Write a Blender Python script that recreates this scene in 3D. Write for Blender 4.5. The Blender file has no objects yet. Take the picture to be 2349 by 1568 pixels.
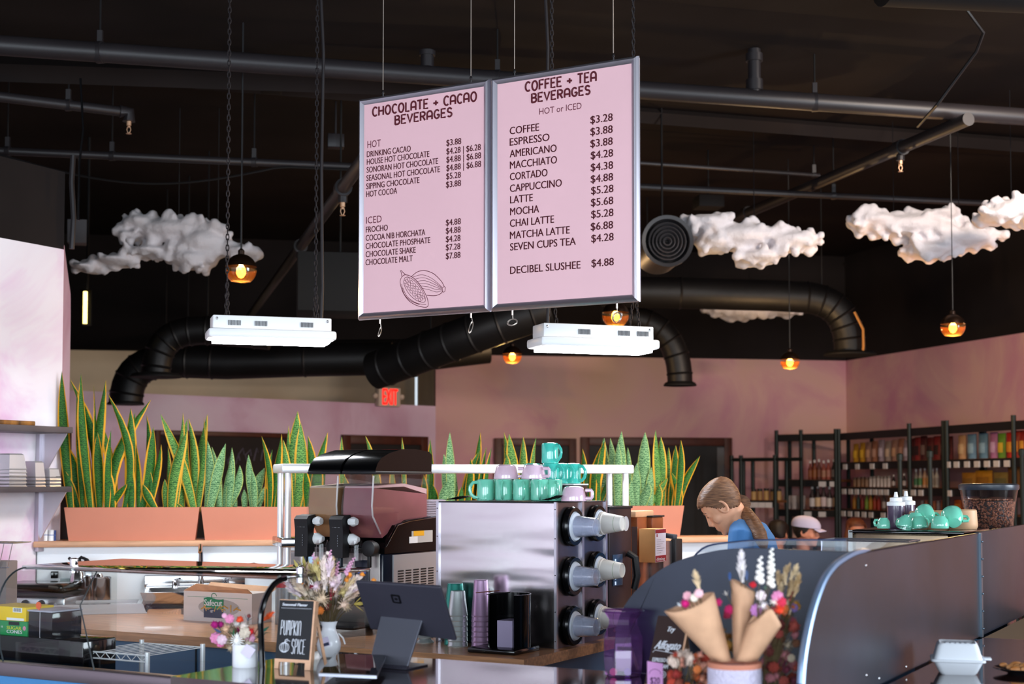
import bpy, bmesh, math, random
from math import sin, cos, tan, pi, radians, sqrt, atan2, hypot
from mathutils import Vector, Matrix, Euler
random.seed(7)
scene = bpy.context.scene
COL = scene.collection

# ---------------------------------------------------------------- camera
W_PX, H_PX, FPX = 2349.0, 1568.0, 3262.0
CAM_Z = 1.6
PITCH = radians(2.6)
HORIZON = 1101.0
PY0 = HORIZON - FPX * tan(PITCH)
cam_data = bpy.data.cameras.new('camera')
cam = bpy.data.objects.new('camera', cam_data)
COL.objects.link(cam)
cam.location = (0, 0, CAM_Z)
cam.rotation_euler = (pi / 2 + PITCH, 0, 0)
cam_data.sensor_width = 36.0
cam_data.lens = 36.0 * FPX / W_PX
cam_data.shift_y = (PY0 - H_PX / 2) / W_PX
cam_data.clip_start = 0.05
cam_data.clip_end = 100
cam_data.dof.use_dof = True
cam_data.dof.focus_distance = 6.0
cam_data.dof.aperture_fstop = 3.2
cam_data.dof.aperture_blades = 9
scene.camera = cam

# ---------------------------------------------------------------- view, world
scene.view_settings.view_transform = 'Standard'
scene.view_settings.look = 'None'
scene.view_settings.exposure = 0.0
scene.view_settings.gamma = 1.0
scene.view_settings.use_curve_mapping = False
scene.cycles.use_denoising = True
scene.cycles.max_bounces = 10
scene.cycles.diffuse_bounces = 4
scene.cycles.glossy_bounces = 5
scene.cycles.transmission_bounces = 6
scene.cycles.transparent_max_bounces = 24
scene.cycles.sample_clamp_indirect = 6.0
scene.cycles.caustics_reflective = False
scene.cycles.caustics_refractive = False
world = bpy.data.worlds.new('sky')
scene.world = world
world.use_nodes = True
wn = world.node_tree.nodes
wn['Background'].inputs[0].default_value = (0.78, 0.89, 1.0, 1)
wn['Background'].inputs[1].default_value = 1.0

def area_light(name, loc, rot, sx, sy, power, color):
    d = bpy.data.lights.new(name, 'AREA')
    d.shape = 'RECTANGLE'; d.size = sx; d.size_y = sy
    d.energy = power; d.color = color
    o = bpy.data.objects.new(name, d); COL.objects.link(o)
    o.location = loc; o.rotation_euler = rot
    return o
# daylight through the shop windows behind the photographer
DAY = (0.80, 0.90, 1.0)
area_light('daylight_window_centre', (-0.4, -2.35, 1.95), (radians(90), 0, 0), 4.2, 2.5, 285, DAY)
area_light('daylight_window_west', (-5.2, -2.35, 1.95), (radians(90), 0, 0), 3.8, 2.5, 330, DAY)
area_light('daylight_window_east', (4.6, -2.35, 1.95), (radians(90), 0, 0), 3.8, 2.5, 210, DAY)
area_light('added_side_light', (8.35, 3.2, 1.95), Vector((-.958, -.286, 0)).to_track_quat('-Z', 'Y').to_euler(), 5.0, 2.3, 800, DAY)  # unseen side light, added to brighten the back room
# unseen warm fill added over the shop floor to brighten the far walls
area_light('added_warm_fill', (3.4, 7.0, 4.25), Vector((-.12, .95, -.30)).to_track_quat('-Z', 'Y').to_euler(), 2.6, .25, 520, (1.0, .84, .72))

# ---------------------------------------------------------------- pixels of the photo -> rays in the room
CP, SP = cos(PITCH), sin(PITCH)
def ray(px, py):
    xc = (px - W_PX / 2) / FPX
    yc = (PY0 - py) / FPX
    return Vector((xc, CP - yc * SP, SP + yc * CP))
CAM = Vector((0, 0, CAM_Z))
def at(px, py, Y):
    d = ray(px, py); return CAM + d * (Y / d.y)
def onz(px, py, z):
    d = ray(px, py); return CAM + d * ((z - CAM_Z) / d.z)
def onplane(px, py, P, n):
    d = ray(px, py); n = Vector(n)
    return CAM + d * ((Vector(P) - CAM).dot(n) / d.dot(n))
def mpp(Y): return Y / FPX

# bar frame: u runs along the counters to the right, v runs away from the customers
AL = radians(29.1)
U = Vector((cos(AL), -sin(AL), 0)); V = Vector((sin(AL), cos(AL), 0))
BC = Vector((0.036, 5.50, 0))
RB = -AL
def Wb(x, y, z=0.0): return BC + U * x + V * y + Vector((0, 0, z))
def loc_b(P):
    d = Vector(P) - BC; return Vector((d.dot(U), d.dot(V), P[2]))
def on_v(px, py, ly):           # ray meets the vertical plane local y = ly of the bar frame
    return onplane(px, py, Wb(0, ly), V)
def on_u(px, py, lx):
    return onplane(px, py, Wb(lx, 0), U)
# pony wall / room frame
BE = radians(9.5)
A_ = Vector((cos(BE), sin(BE), 0)); B_ = Vector((-sin(BE), cos(BE), 0))
PW = Vector((-2.65, 7.90, 0))
def Wp(x, y, z=0.0): return PW + A_ * x + B_ * y + Vector((0, 0, z))
def on_p(px, py, ly): return onplane(px, py, Wp(0, ly), B_)
def loc_p(P):
    d = Vector(P) - PW; return Vector((d.dot(A_), d.dot(B_), P[2]))

# ---------------------------------------------------------------- mesh helpers
class MB:
    def __init__(self): self.v = []; self.f = []; self.uv = None
    def add(self, vs, fs, M=None):
        o = len(self.v)
        if M is not None: vs = [M @ Vector(p) for p in vs]
        self.v += [tuple(p) for p in vs]
        self.f += [tuple(i + o for i in f) for f in fs]
        return self
    def box(self, x0, x1, y0, y1, z0, z1, M=None):
        vs = [(x0, y0, z0), (x1, y0, z0), (x1, y1, z0), (x0, y1, z0), (x0, y0, z1), (x1, y0, z1), (x1, y1, z1), (x0, y1, z1)]
        return self.add(vs, [(0, 3, 2, 1), (4, 5, 6, 7), (0, 1, 5, 4), (1, 2, 6, 5), (2, 3, 7, 6), (3, 0, 4, 7)], M)
    def bbox(self, x0, x1, y0, y1, z0, z1, r=0.004, seg=2, M=None):
        bm = bmesh.new()
        bmesh.ops.create_cube(bm, size=1)
        for w in bm.verts:
            w.co = Vector(((x0 + x1) / 2 + w.co.x * (x1 - x0), (y0 + y1) / 2 + w.co.y * (y1 - y0), (z0 + z1) / 2 + w.co.z * (z1 - z0)))
        bmesh.ops.bevel(bm, geom=bm.edges[:], offset=r, segments=seg, affect='EDGES', profile=0.5)
        bm.verts.index_update()
        self.add([w.co.copy() for w in bm.verts], [[w.index for w in f.verts] for f in bm.faces], M)
        bm.free(); return self
    def prism(self, poly, h0, h1, M=None, axis='z'):
        n = len(poly)
        def p(a, b, h):
            return (a, b, h) if axis == 'z' else ((h, a, b) if axis == 'x' else (a, h, b))
        vs = [p(a, b, h0) for a, b in poly] + [p(a, b, h1) for a, b in poly]
        fs = [tuple(range(n - 1, -1, -1)), tuple(range(n, 2 * n))] + [(i, (i + 1) % n, n + (i + 1) % n, n + i) for i in range(n)]
        if axis == 'y': fs = [tuple(reversed(f)) for f in fs]
        return self.add(vs, fs, M)
    def lathe(self, prof, n=24, M=None, caps=True):
        vs = []; fs = []
        for r, z in prof:
            for k in range(n):
                a = 2 * pi * k / n; vs.append((r * cos(a), r * sin(a), z))
        m = len(prof)
        for i in range(m - 1):
            for k in range(n):
                k2 = (k + 1) % n
                fs.append((i * n + k, i * n + k2, (i + 1) * n + k2, (i + 1) * n + k))
        if caps:
            if prof[0][0] > 1e-6: fs.append(tuple(range(n - 1, -1, -1)))
            if prof[-1][0] > 1e-6: fs.append(tuple((m - 1) * n + k for k in range(n)))
        return self.add(vs, fs, M)
    def cyl(self, p0, p1, r, n=12, r2=None): return self.tube([p0, p1], [r, r if r2 is None else r2], n)
    def tube(self, pts, r, n=8, closed=False, caps=True, flat=None):
        pts = [Vector(p) for p in pts]; m = len(pts)
        rs = r if isinstance(r, (list, tuple)) else [r] * m
        vs = []; fs = []
        up = None
        for i in range(m):
            if closed: t = pts[(i + 1) % m] - pts[i - 1]
            else: t = pts[min(i + 1, m - 1)] - pts[max(i - 1, 0)]
            if t.length < 1e-9: t = Vector((0, 0, 1))
            t.normalize()
            if up is None:
                up = Vector((0, 0, 1)) if abs(t.z) < 0.9 else Vector((0, 1, 0))
            a = t.cross(up)
            if a.length < 1e-6: a = t.orthogonal()
            a.normalize(); b = a.cross(t).normalized(); up = b
            for k in range(n):
                g = 2 * pi * k / n
                ra, rb = (rs[i], rs[i]) if flat is None else (rs[i], rs[i] * flat)
                vs.append(pts[i] + a * (ra * cos(g)) + b * (rb * sin(g)))
        q = m if closed else m - 1
        for i in range(q):
            j = (i + 1) % m
            for k in range(n):
                k2 = (k + 1) % n
                fs.append((i * n + k, i * n + k2, j * n + k2, j * n + k))
        if caps and not closed:
            fs.append(tuple(range(n - 1, -1, -1))); fs.append(tuple((m - 1) * n + k for k in range(n)))
        return self.add(vs, fs)
    def sphere(self, c, r, n=12, m=8, sc=(1, 1, 1), M=None):
        c = Vector(c); vs = [c + Vector((0, 0, r * sc[2]))]; fs = []
        for i in range(1, m):
            t = pi * i / m
            for k in range(n):
                a = 2 * pi * k / n
                vs.append(c + Vector((r * sc[0] * sin(t) * cos(a), r * sc[1] * sin(t) * sin(a), r * sc[2] * cos(t))))
        vs.append(c - Vector((0, 0, r * sc[2])))
        for k in range(n): fs.append((0, 1 + k, 1 + (k + 1) % n))
        for i in range(m - 2):
            for k in range(n):
                a, b = 1 + i * n + k, 1 + i * n + (k + 1) % n
                fs.append((a, a + n, b + n, b))
        L = len(vs) - 1; o = 1 + (m - 2) * n
        for k in range(n): fs.append((L, o + (k + 1) % n, o + k))
        return self.add(vs, fs, M)
    def grid(self, fn, nu, nv, M=None):
        vs = [fn(i / nu, j / nv) for j in range(nv + 1) for i in range(nu + 1)]
        fs = [(j * (nu + 1) + i, j * (nu + 1) + i + 1, (j + 1) * (nu + 1) + i + 1, (j + 1) * (nu + 1) + i) for j in range(nv) for i in range(nu)]
        return self.add(vs, fs, M)

def obj(name, mb, mat=None, parent=None, loc=None, rot=None, smooth=35):
    me = bpy.data.meshes.new(name)
    me.from_pydata(mb.v, [], mb.f)
    if mb.uv:
        ul = me.uv_layers.new(name='UVMap')
        for lp in me.loops: ul.data[lp.index].uv = mb.uv[lp.vertex_index]
    if smooth:
        me.polygons.foreach_set('use_smooth', [True] * len(me.polygons))
        me.set_sharp_from_angle(angle=radians(smooth))
    me.update()
    if mat: me.materials.append(mat)
    o = bpy.data.objects.new(name, me); COL.objects.link(o)
    if parent: o.parent = parent
    if loc is not None: o.location = loc
    if rot is not None: o.rotation_euler = rot if hasattr(rot, '__len__') else (0, 0, rot)
    return o

def tag(o, label, cat, group=None, kind=None):
    o['label'] = label; o['category'] = cat
    if group: o['group'] = group
    if kind: o['kind'] = kind
    return o
def thing(name, label, cat, loc=(0, 0, 0), rotz=0, group=None):
    o = bpy.data.objects.new(name, None); COL.objects.link(o)
    o.empty_display_size = 0.05
    o.location = loc; o.rotation_euler = rotz if hasattr(rotz, '__len__') else (0, 0, rotz)
    return tag(o, label, cat, group)
def struct(name, mb, mat, parent=None, loc=None, rot=None, smooth=35, label=None, cat=None):
    o = obj(name, mb, mat, parent, loc, rot, smooth)
    if not parent:
        o['kind'] = 'structure'
        if label: tag(o, label, cat or 'wall')
    return o
def kids(o): return [c for c in COL.objects if c.parent == o]
def dup(root, loc=None, rot=None, label=None, group=None, scale=None):
    r = root.copy(); COL.objects.link(r)
    if loc is not None: r.location = loc
    if rot is not None: r.rotation_euler = rot if hasattr(rot, '__len__') else (0, 0, rot)
    if scale is not None: r.scale = scale if hasattr(scale, '__len__') else (scale,) * 3
    if label: r['label'] = label
    if group: r['group'] = group
    for ch in kids(root):
        c = ch.copy(); COL.objects.link(c); c.parent = r
        for g in kids(ch):
            d = g.copy(); COL.objects.link(d); d.parent = c
    return r
def bake(o, mods):
    """give o the mesh its modifiers make"""
    for kind, props in mods:
        m = o.modifiers.new(kind.lower(), kind)
        for k, val in props.items(): setattr(m, k, val)
    bpy.context.view_layer.update()
    dg = bpy.context.evaluated_depsgraph_get()
    me = bpy.data.meshes.new_from_object(o.evaluated_get(dg))
    mats = list(o.data.materials)
    o.modifiers.clear(); o.data = me
    if not me.materials:
        for m in mats: me.materials.append(m)
    me.polygons.foreach_set('use_smooth', [True] * len(me.polygons))
    return o

ORD = ['first', 'second', 'third', 'fourth', 'fifth', 'sixth', 'seventh', 'eighth', 'ninth', 'tenth', 'eleventh', 'twelfth', 'thirteenth', 'fourteenth', 'fifteenth', 'sixteenth']
# ---------------------------------------------------------------- lettering
_TC = {}
def text_mesh(s, extrude=0.0):
    key = (s, extrude)
    if key not in _TC:
        cu = bpy.data.curves.new('t', 'FONT'); cu.body = s; cu.size = 1.0; cu.extrude = extrude; cu.resolution_u = 3
        to = bpy.data.objects.new('t', cu)
        me = to.to_mesh()
        _TC[key] = ([tuple(w.co) for w in me.vertices], [tuple(p.vertices) for p in me.polygons])
        to.to_mesh_clear(); bpy.data.objects.remove(to); bpy.data.curves.remove(cu)
    return _TC[key]
CAPH = max(p[1] for p in text_mesh('H')[0])
def put_text(mb, s, x, z, cap, width=None, align='l', y=0.0, M=None, shear=0.0, bold=0.0):
    """letters standing in the xz plane, facing -y, baseline z"""
    vs, fs = text_mesh(s)
    x0 = min(p[0] for p in vs); x1 = max(p[0] for p in vs)
    k = cap / CAPH; kx = k if width is None else width / (x1 - x0)
    w = (x1 - x0) * kx
    ox = x if align == 'l' else (x - w / 2 if align == 'c' else x - w)
    for dx in ((0,) if not bold else (-bold, 0, bold)):
        mb.add([(ox + dx + (p[0] - x0) * kx + shear * p[1] * k, y - abs(dx) * 0.02, z + p[1] * k) for p in vs], fs, M)
    return w
# one-stroke alphabet for painted and chalked lettering: (advance, strokes) in a unit-high box
def _arc(cx, cy, rx, ry, a0, a1, n=10): return [(cx + rx * cos(radians(a0 + (a1 - a0) * i / n)), cy + ry * sin(radians(a0 + (a1 - a0) * i / n))) for i in range(n + 1)]
G = {
 'A': (.62, [[(.05, 0), (.05, .62)] + _arc(.31, .66, .26, .34, 180, 0) + [(.57, 0)], [(.05, .36), (.57, .36)]]),
 'B': (.58, [[(.06, 0), (.06, 1), (.3, 1)] + _arc(.3, .77, .2, .23, 90, -90) + [(.06, .54)], [(.3, .54)] + _arc(.3, .27, .24, .27, 90, -90) + [(.06, 0)]]),
 'C': (.58, [[(.55, .86)] + _arc(.34, .5, .28, .5, 50, 310)]),
 'D': (.6, [[(.06, 0), (.06, 1)] + _arc(.2, .5, .36, .5, 90, -90) + [(.06, 0)]]),
 'E': (.52, [[(.5, 1), (.06, 1), (.06, 0), (.5, 0)], [(.06, .52), (.42, .52)]]),
 'F': (.5, [[(.5, 1), (.06, 1), (.06, 0)], [(.06, .52), (.42, .52)]]),
 'G': (.62, [[(.55, .86)] + _arc(.34, .5, .28, .5, 50, 350) + [(.58, .42), (.36, .42)]]),
 'H': (.62, [[(.06, 0), (.06, 1)], [(.56, 0), (.56, 1)], [(.06, .5), (.56, .5)]]),
 'I': (.14, [[(.07, 0), (.07, 1)]]),
 'K': (.56, [[(.06, 0), (.06, 1)], [(.52, 1), (.08, .45), (.54, 0)]]),
 'L': (.48, [[(.06, 1), (.06, 0), (.46, 0)]]),
 'M': (.74, [[(.06, 0), (.06, .75)] + _arc(.21, .78, .15, .22, 180, 0) + [(.36, .35)], [(.36, .75)] + _arc(.51, .78, .15, .22, 180, 0) + [(.66, 0)]]),
 'N': (.58, [[(.06, 0), (.06, .7)] + _arc(.29, .72, .23, .28, 180, 0) + [(.52, 0)]]),
 'O': (.68, [_arc(.34, .5, .28, .5, 0, 360, 20)]),
 'P': (.54, [[(.06, 0), (.06, 1), (.28, 1)] + _arc(.28, .74, .22, .26, 90, -90) + [(.06, .48)]]),
 'R': (.58, [[(.06, 0), (.06, 1), (.3, 1)] + _arc(.3, .75, .22, .25, 90, -90) + [(.06, .5)], [(.28, .5), (.54, 0)]]),
 'S': (.54, [[(.48, .84)] + _arc(.27, .75, .2, .25, 40, 270) + _arc(.27, .25, .22, .25, 90, -140)]),
 'T': (.56, [[(.02, 1), (.54, 1)], [(.28, 1), (.28, 0)]]),
 'U': (.58, [[(.06, 1), (.06, .28)] + _arc(.29, .27, .23, .27, 180, 360) + [(.52, 1)]]),
 'V': (.6, [[(.03, 1), (.3, 0), (.57, 1)]]),
 'X': (.56, [[(.03, 1), (.53, 0)], [(.53, 1), (.03, 0)]]),
 '+': (.5, [[(.0, .44), (.5, .44)], [(.25, .70), (.25, .18)]]),
 '|': (.2, [[(.1, 0), (.1, 1)]]),
 ' ': (.34, []),
}
def put_strokes(mb, s, x, z, cap, width=None, r=0.003, y=0.0, n=5, shear=0.0, align='l', gap=.13):
    adv = sum(G[c][0] + gap for c in s) - gap
    kx = cap if width is None else width / adv
    if align == 'c': x -= adv * kx / 2
    for c in s:
        w, st = G[c]
        for line in st:
            mb.tube([(x + a * kx + shear * b * cap, y, z + b * cap) for a, b in line], r, n)
        x += (w + gap) * kx

# ---------------------------------------------------------------- materials
def lin(h):
    if isinstance(h, str):
        h = h.lstrip('#'); c = [int(h[i:i + 2], 16) / 255 for i in (0, 2, 4)]
    else: c = h
    return tuple((x / 12.92 if x <= .04045 else ((x + .055) / 1.055) ** 2.4) for x in c) + (1.0,)
_MC = {}
def mat(name, color, rough=.5, metal=0.0, spec=.4, var=0.0, vscale=8.0, bump=0.0, bscale=40.0, coat=0.0, emit=None, estr=0.0, color2=None, stretch=None, alpha=None, trans=0.0, sheen=0.0):
    if name in _MC: return _MC[name]
    m = bpy.data.materials.new(name); m.use_nodes = True
    nt = m.node_tree; b = nt.nodes['Principled BSDF']; L = nt.links
    c = lin(color); b.inputs['Base Color'].default_value = c
    b.inputs['Roughness'].default_value = rough; b.inputs['Metallic'].default_value = metal
    b.inputs['Specular IOR Level'].default_value = spec
    if coat: b.inputs['Coat Weight'].default_value = coat; b.inputs['Coat Roughness'].default_value = .05
    if trans: b.inputs['Transmission Weight'].default_value = trans
    if sheen: b.inputs['Sheen Weight'].default_value = sheen
    if alpha is not None: b.inputs['Alpha'].default_value = alpha
    if emit: b.inputs['Emission Color'].default_value = lin(emit); b.inputs['Emission Strength'].default_value = estr
    if var or color2 or bump:
        tc = nt.nodes.new('ShaderNodeTexCoord'); mp = nt.nodes.new('ShaderNodeMapping')
        L.new(tc.outputs['Object'], mp.inputs[0])
        if stretch: mp.inputs['Scale'].default_value = stretch
    if var or color2:
        nz = nt.nodes.new('ShaderNodeTexNoise'); nz.inputs['Scale'].default_value = vscale; nz.inputs['Detail'].default_value = 4
        L.new(mp.outputs[0], nz.inputs[0])
        rp = nt.nodes.new('ShaderNodeValToRGB'); rp.color_ramp.elements[0].position = .35; rp.color_ramp.elements[1].position = .65
        c2 = lin(color2) if color2 else tuple(min(1, x * (1 + var)) for x in c[:3]) + (1,)
        c1 = c if color2 else tuple(x * (1 - var) for x in c[:3]) + (1,)
        rp.color_ramp.elements[0].color = c1; rp.color_ramp.elements[1].color = c2
        L.new(nz.outputs[0], rp.inputs[0]); L.new(rp.outputs[0], b.inputs['Base Color'])
    if bump:
        n2 = nt.nodes.new('ShaderNodeTexNoise'); n2.inputs['Scale'].default_value = bscale; n2.inputs['Detail'].default_value = 3
        L.new(mp.outputs[0], n2.inputs[0])
        bp = nt.nodes.new('ShaderNodeBump'); bp.inputs['Strength'].default_value = bump; bp.inputs['Distance'].default_value = .01
        L.new(n2.outputs[0], bp.inputs['Height']); L.new(bp.outputs[0], b.inputs['Normal'])
    _MC[name] = m; return m
def glass(name, tint='#ffffff', refl=.5, rough=.02, body=0.0, bcol='#ffffff'):
    """thin clear sheet: lets light straight through, mirrors at a grazing angle; body = share of a solid tint"""
    if name in _MC: return _MC[name]
    m = bpy.data.materials.new(name); m.use_nodes = True
    nt = m.node_tree; nt.nodes.clear(); L = nt.links
    out = nt.nodes.new('ShaderNodeOutputMaterial'); tr = nt.nodes.new('ShaderNodeBsdfTransparent'); gl = nt.nodes.new('ShaderNodeBsdfGlossy')
    tr.inputs[0].default_value = lin(tint); gl.inputs['Roughness'].default_value = rough
    lw = nt.nodes.new('ShaderNodeLayerWeight'); pw = nt.nodes.new('ShaderNodeMath'); pw.operation = 'POWER'; pw.inputs[1].default_value = 5; L.new(lw.outputs['Facing'], pw.inputs[0])
    lw.inputs[0].default_value = .5; fr = nt.nodes.new('ShaderNodeMath'); fr.operation = 'MULTIPLY_ADD'; fr.inputs[1].default_value = .94; fr.inputs[2].default_value = .045; L.new(pw.outputs[0], fr.inputs[0])
    mu = nt.nodes.new('ShaderNodeMath'); mu.operation = 'MULTIPLY'; mu.inputs[1].default_value = refl * 2
    L.new(fr.outputs[0], mu.inputs[0]); mu.use_clamp = True
    mx = nt.nodes.new('ShaderNodeMixShader'); L.new(mu.outputs[0], mx.inputs[0])
    src = tr
    if body:
        df = nt.nodes.new('ShaderNodeBsdfDiffuse'); df.inputs[0].default_value = lin(bcol)
        m2 = nt.nodes.new('ShaderNodeMixShader'); m2.inputs[0].default_value = body
        L.new(tr.outputs[0], m2.inputs[1]); L.new(df.outputs[0], m2.inputs[2]); src = m2
    L.new(src.outputs[0], mx.inputs[1]); L.new(gl.outputs[0], mx.inputs[2]); L.new(mx.outputs[0], out.inputs[0])
    _MC[name] = m; return m
def nodes_of(m): return m.node_tree.nodes, m.node_tree.links, m.node_tree.nodes['Principled BSDF']

STEEL = mat('brushed steel', '#b9b9bd', .27, 1.0, var=.06, vscale=6, stretch=(1, 1, 30))
STEEL_P = mat('polished steel', '#cfd0d4', .12, 1.0)
CHROME = mat('chrome', '#d8d8dc', .06, 1.0)
ALU = mat('satin aluminium', '#c3bfc9', .33, .9)
BLACK = mat('black paint', '#100e0f', .75, spec=.25, var=.25, vscale=1.5)
BLACK_G = mat('glossy black plastic', '#08080a', .12, spec=.5)
BLACK_M = mat('matt black plastic', '#101013', .5)
PIPE = mat('black painted pipe', '#242022', .45, spec=.4, var=.12, vscale=3)
DUCT = mat('black painted duct', '#0d0b0c', .5, spec=.35, var=.2, vscale=4, bump=.15, bscale=14)
WHITE = mat('white paint', '#e9e8ea', .5)
WHITE_G = mat('white glazed ceramic', '#f2f0f0', .15)
WHITE_P = mat('white plastic', '#eceef0', .35)
CLEAR = glass('clear sheet')
BRASS = mat('brass', '#b8935a', .3, 1.0)
KRAFT = mat('kraft paper', '#cfa281', .8, var=.08, vscale=20)
CARD = mat('cardboard', '#b98652', .8, var=.06, vscale=12)

# ================================================================ the room
CEIL = 4.40
def paint(name, base, c2, c3, scale=.9, rough=.7):
    m = mat(name, base, rough, var=0.01)
    N, L, b = nodes_of(m)
    rp = [n for n in N if n.type == 'VALTORGB'][0]; nz = [n for n in N if n.type == 'TEX_NOISE'][0]
    nz.inputs['Scale'].default_value = scale; nz.inputs['Detail'].default_value = 5; nz.inputs['Roughness'].default_value = .55
    nz.inputs['Distortion'].default_value = .6
    cr = rp.color_ramp
    cr.elements[0].position = .32; cr.elements[0].color = lin(c2)
    cr.elements[1].position = .68; cr.elements[1].color = lin(c3)
    e = cr.elements.new(.5); e.color = lin(base)
    return m
PINK = paint('sponged pink paint', '#d6a6a0', '#c58498', '#d6ae98', .8)
LILAC = paint('sponged lilac paint', '#dcbbd0', '#c593ac', '#e2ccda', .9)
PINKWHITE = paint('white paint with pink clouding', '#e9dfe6', '#d9a4cc', '#eeeaee', 1.5)
BEIGE = mat('beige plaster', '#e2cdb2', .8, var=.05, vscale=2)
CEILP = mat('black ceiling paint', '#231e1d', .8, spec=.08, var=.3, vscale=.6)
SUBWAY = mat('white wall board', '#eceef2', .3, var=.02, vscale=2)
FLOORM = mat('polished concrete', '#6d6863', .35, var=.12, vscale=1.5)

def slab(name, P0, P1, z0, z1, m, t=.12, label=None, z1b=None):
    """wall between two ground points, thickness going to the left of P0->P1"""
    P0, P1 = Vector((P0[0], P0[1], 0)), Vector((P1[0], P1[1], 0))
    d = (P1 - P0).normalized(); n = Vector((-d.y, d.x, 0)) * t
    zb = z1 if z1b is None else z1b
    mb = MB()
    vs = [P0, P1, P1 + n, P0 + n]
    mb.add([p + Vector((0, 0, z0)) for p in vs] + [vs[0] + Vector((0, 0, z1)), vs[1] + Vector((0, 0, zb)), vs[2] + Vector((0, 0, zb)), vs[3] + Vector((0, 0, z1))],
           [(0, 3, 2, 1), (4, 5, 6, 7), (0, 1, 5, 4), (1, 2, 6, 5), (2, 3, 7, 6), (3, 0, 4, 7)])
    return struct(name, mb, m, label=label, smooth=0)

# corners of the room on the floor
KB = Vector((at(1943, 1101, 17.7).x, 17.7, 0))                     # far right corner
RW = Vector((.2857, -.9583, 0))                                    # along the right wall towards the street
KR = KB + RW * (20.1 / .9583)
BKD = Vector((cos(radians(10)), sin(radians(10)), 0))
KM = Vector((onplane(999, 1101, KB, Vector((-BKD.y, BKD.x, 0))).x, onplane(999, 1101, KB, Vector((-BKD.y, BKD.x, 0))).y, 0))   # left edge of the pink back wall
ZB = at(1943, 827, 17.7).z
mb = MB(); mb.box(-9.5, 10.5, -2.6, 24, -.1, 0); struct('floor', mb, FLOORM, smooth=0, label='grey polished concrete floor of the shop')
mb = MB(); mb.box(-9.5, 10.5, -2.6, 24, CEIL, CEIL + .1); struct('ceiling', mb, CEILP, smooth=0, label='black painted ceiling over the whole shop', cat='ceiling')
slab('wall_back', KB, KM, 0, ZB, PINK, -.15, 'sponged pink wall behind the cafe tables')
n_ = Vector((-BKD.y, BKD.x, 0))
slab('wall_back_upper', KB + n_ * .0, KM - BKD * 9 + n_ * 0, ZB, CEIL, CEILP, -.15, 'black upper part of the far wall')
slab('wall_right', KB + RW * 12.2, KB, 0, ZB, PINK, -.15, 'sponged pink side wall behind the grocery shelves')
slab('wall_right_near', KR, KB + RW * 18.0, 0, ZB, PINK, -.15, 'sponged pink side wall towards the street')
slab('wall_right_sill', KB + RW * 18.0, KB + RW * 12.2, 0, .75, PINK, -.15, 'pink wall under the opening for the added side light')  # wall left open above this for the added side light
slab('wall_right_upper', KR, KB, ZB, CEIL, CEILP, -.15, 'black upper part of the side wall')
# low lilac wall of the back rooms, at an angle, with the beige room behind it
ZL = 1.6 + 170 * KM.y / FPX
YL = (ZL - 1.6) * FPX / 208
PL = Vector((at(120, 1101, YL).x, YL, 0))
PL2 = PL + (PL - KM).normalized() * 3.0
slab('wall_back_lilac', KM, PL2, 0, ZL, LILAC, -.12, 'low sponged lilac wall under the exit sign')
BL0 = KM + n_ * .1; BL1 = KM + n_ * .1 - BKD * 9.5
slab('wall_recess', BL0 + n_ * 2.2, BL1 + n_ * 2.2, 0, CEIL, BEIGE, -.12, 'beige wall of the room beyond the lilac wall')
slab('wall_recess_end', KM + BKD * .02 + n_ * .16, KM + BKD * .02 + n_ * 2.2, 0, CEIL, BEIGE, -.1, 'end wall of the beige room')

area_light('added_beige_room_fill', (KM - BKD * 4 + n_ * 1.2 + Vector((0, 0, 3.9))), (0, 0, 0), 3.5, .8, 10, (1, .9, .78))  # hidden fill added behind the lilac wall to brighten the beige room
# counter wall on the left, it runs along the bar frame's v direction
WL1 = PW + V * .19; WL0 = PW - V * 11.2
ZW = at(140, 572, WL1.y).z
slab('wall_left', WL0, WL1, 0, ZW, PINKWHITE, .14, 'white wall clouded with pink above the prep shelves')
slab('wall_left_upper', WL0, WL1, ZW, 3.36, CEILP, .14, 'black wall above the white wall')
# further stub of the side wall beyond the pass-through
s0 = Vector((at(142, 800, 9.0).x, 9.0, 0)); s1 = Vector((at(161, 800, 9.3).x, 9.3, 0))
mb = MB()
pl = [(0, 0), (1, 0), (1, 2.68), (.95, 2.82), (.1, 3.1), (0, 3.1)]
d_ = s1 - s0
pts = [s0 + d_ * a + Vector((0, 0, z)) for a, z in pl]; nn = Vector((-d_.y, d_.x, 0)).normalized() * .08
k = len(pts)
mb.add(pts + [p + nn for p in pts], [tuple(range(k)), tuple(range(2 * k - 1, k - 1, -1))] + [(i, k + i, k + (i + 1) % k, (i + 1) % k) for i in range(k)])
struct('wall_passage', mb, LILAC, smooth=0, label='narrow lilac wall end beside the tallest plant')

# front wall behind the photographer with its three shop windows
mb = MB()
for x0, x1 in ((-9.5, -7.2), (-3.2, -2.6), (1.8, 2.6), (6.6, 10.5)): mb.box(x0, x1, -2.55, -2.45, 0, CEIL)
mb.box(-9.5, 10.5, -2.55, -2.45, 0, .6); mb.box(-9.5, 10.5, -2.55, -2.45, 3.3, CEIL)
struct('wall_front', mb, WHITE, smooth=0, label='front wall with the shop windows')
slab('wall_far_left', (-9.5, 24), (-9.5, -2.5), 0, CEIL, CEILP, -.1, 'dark outer wall behind the passage')

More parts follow.
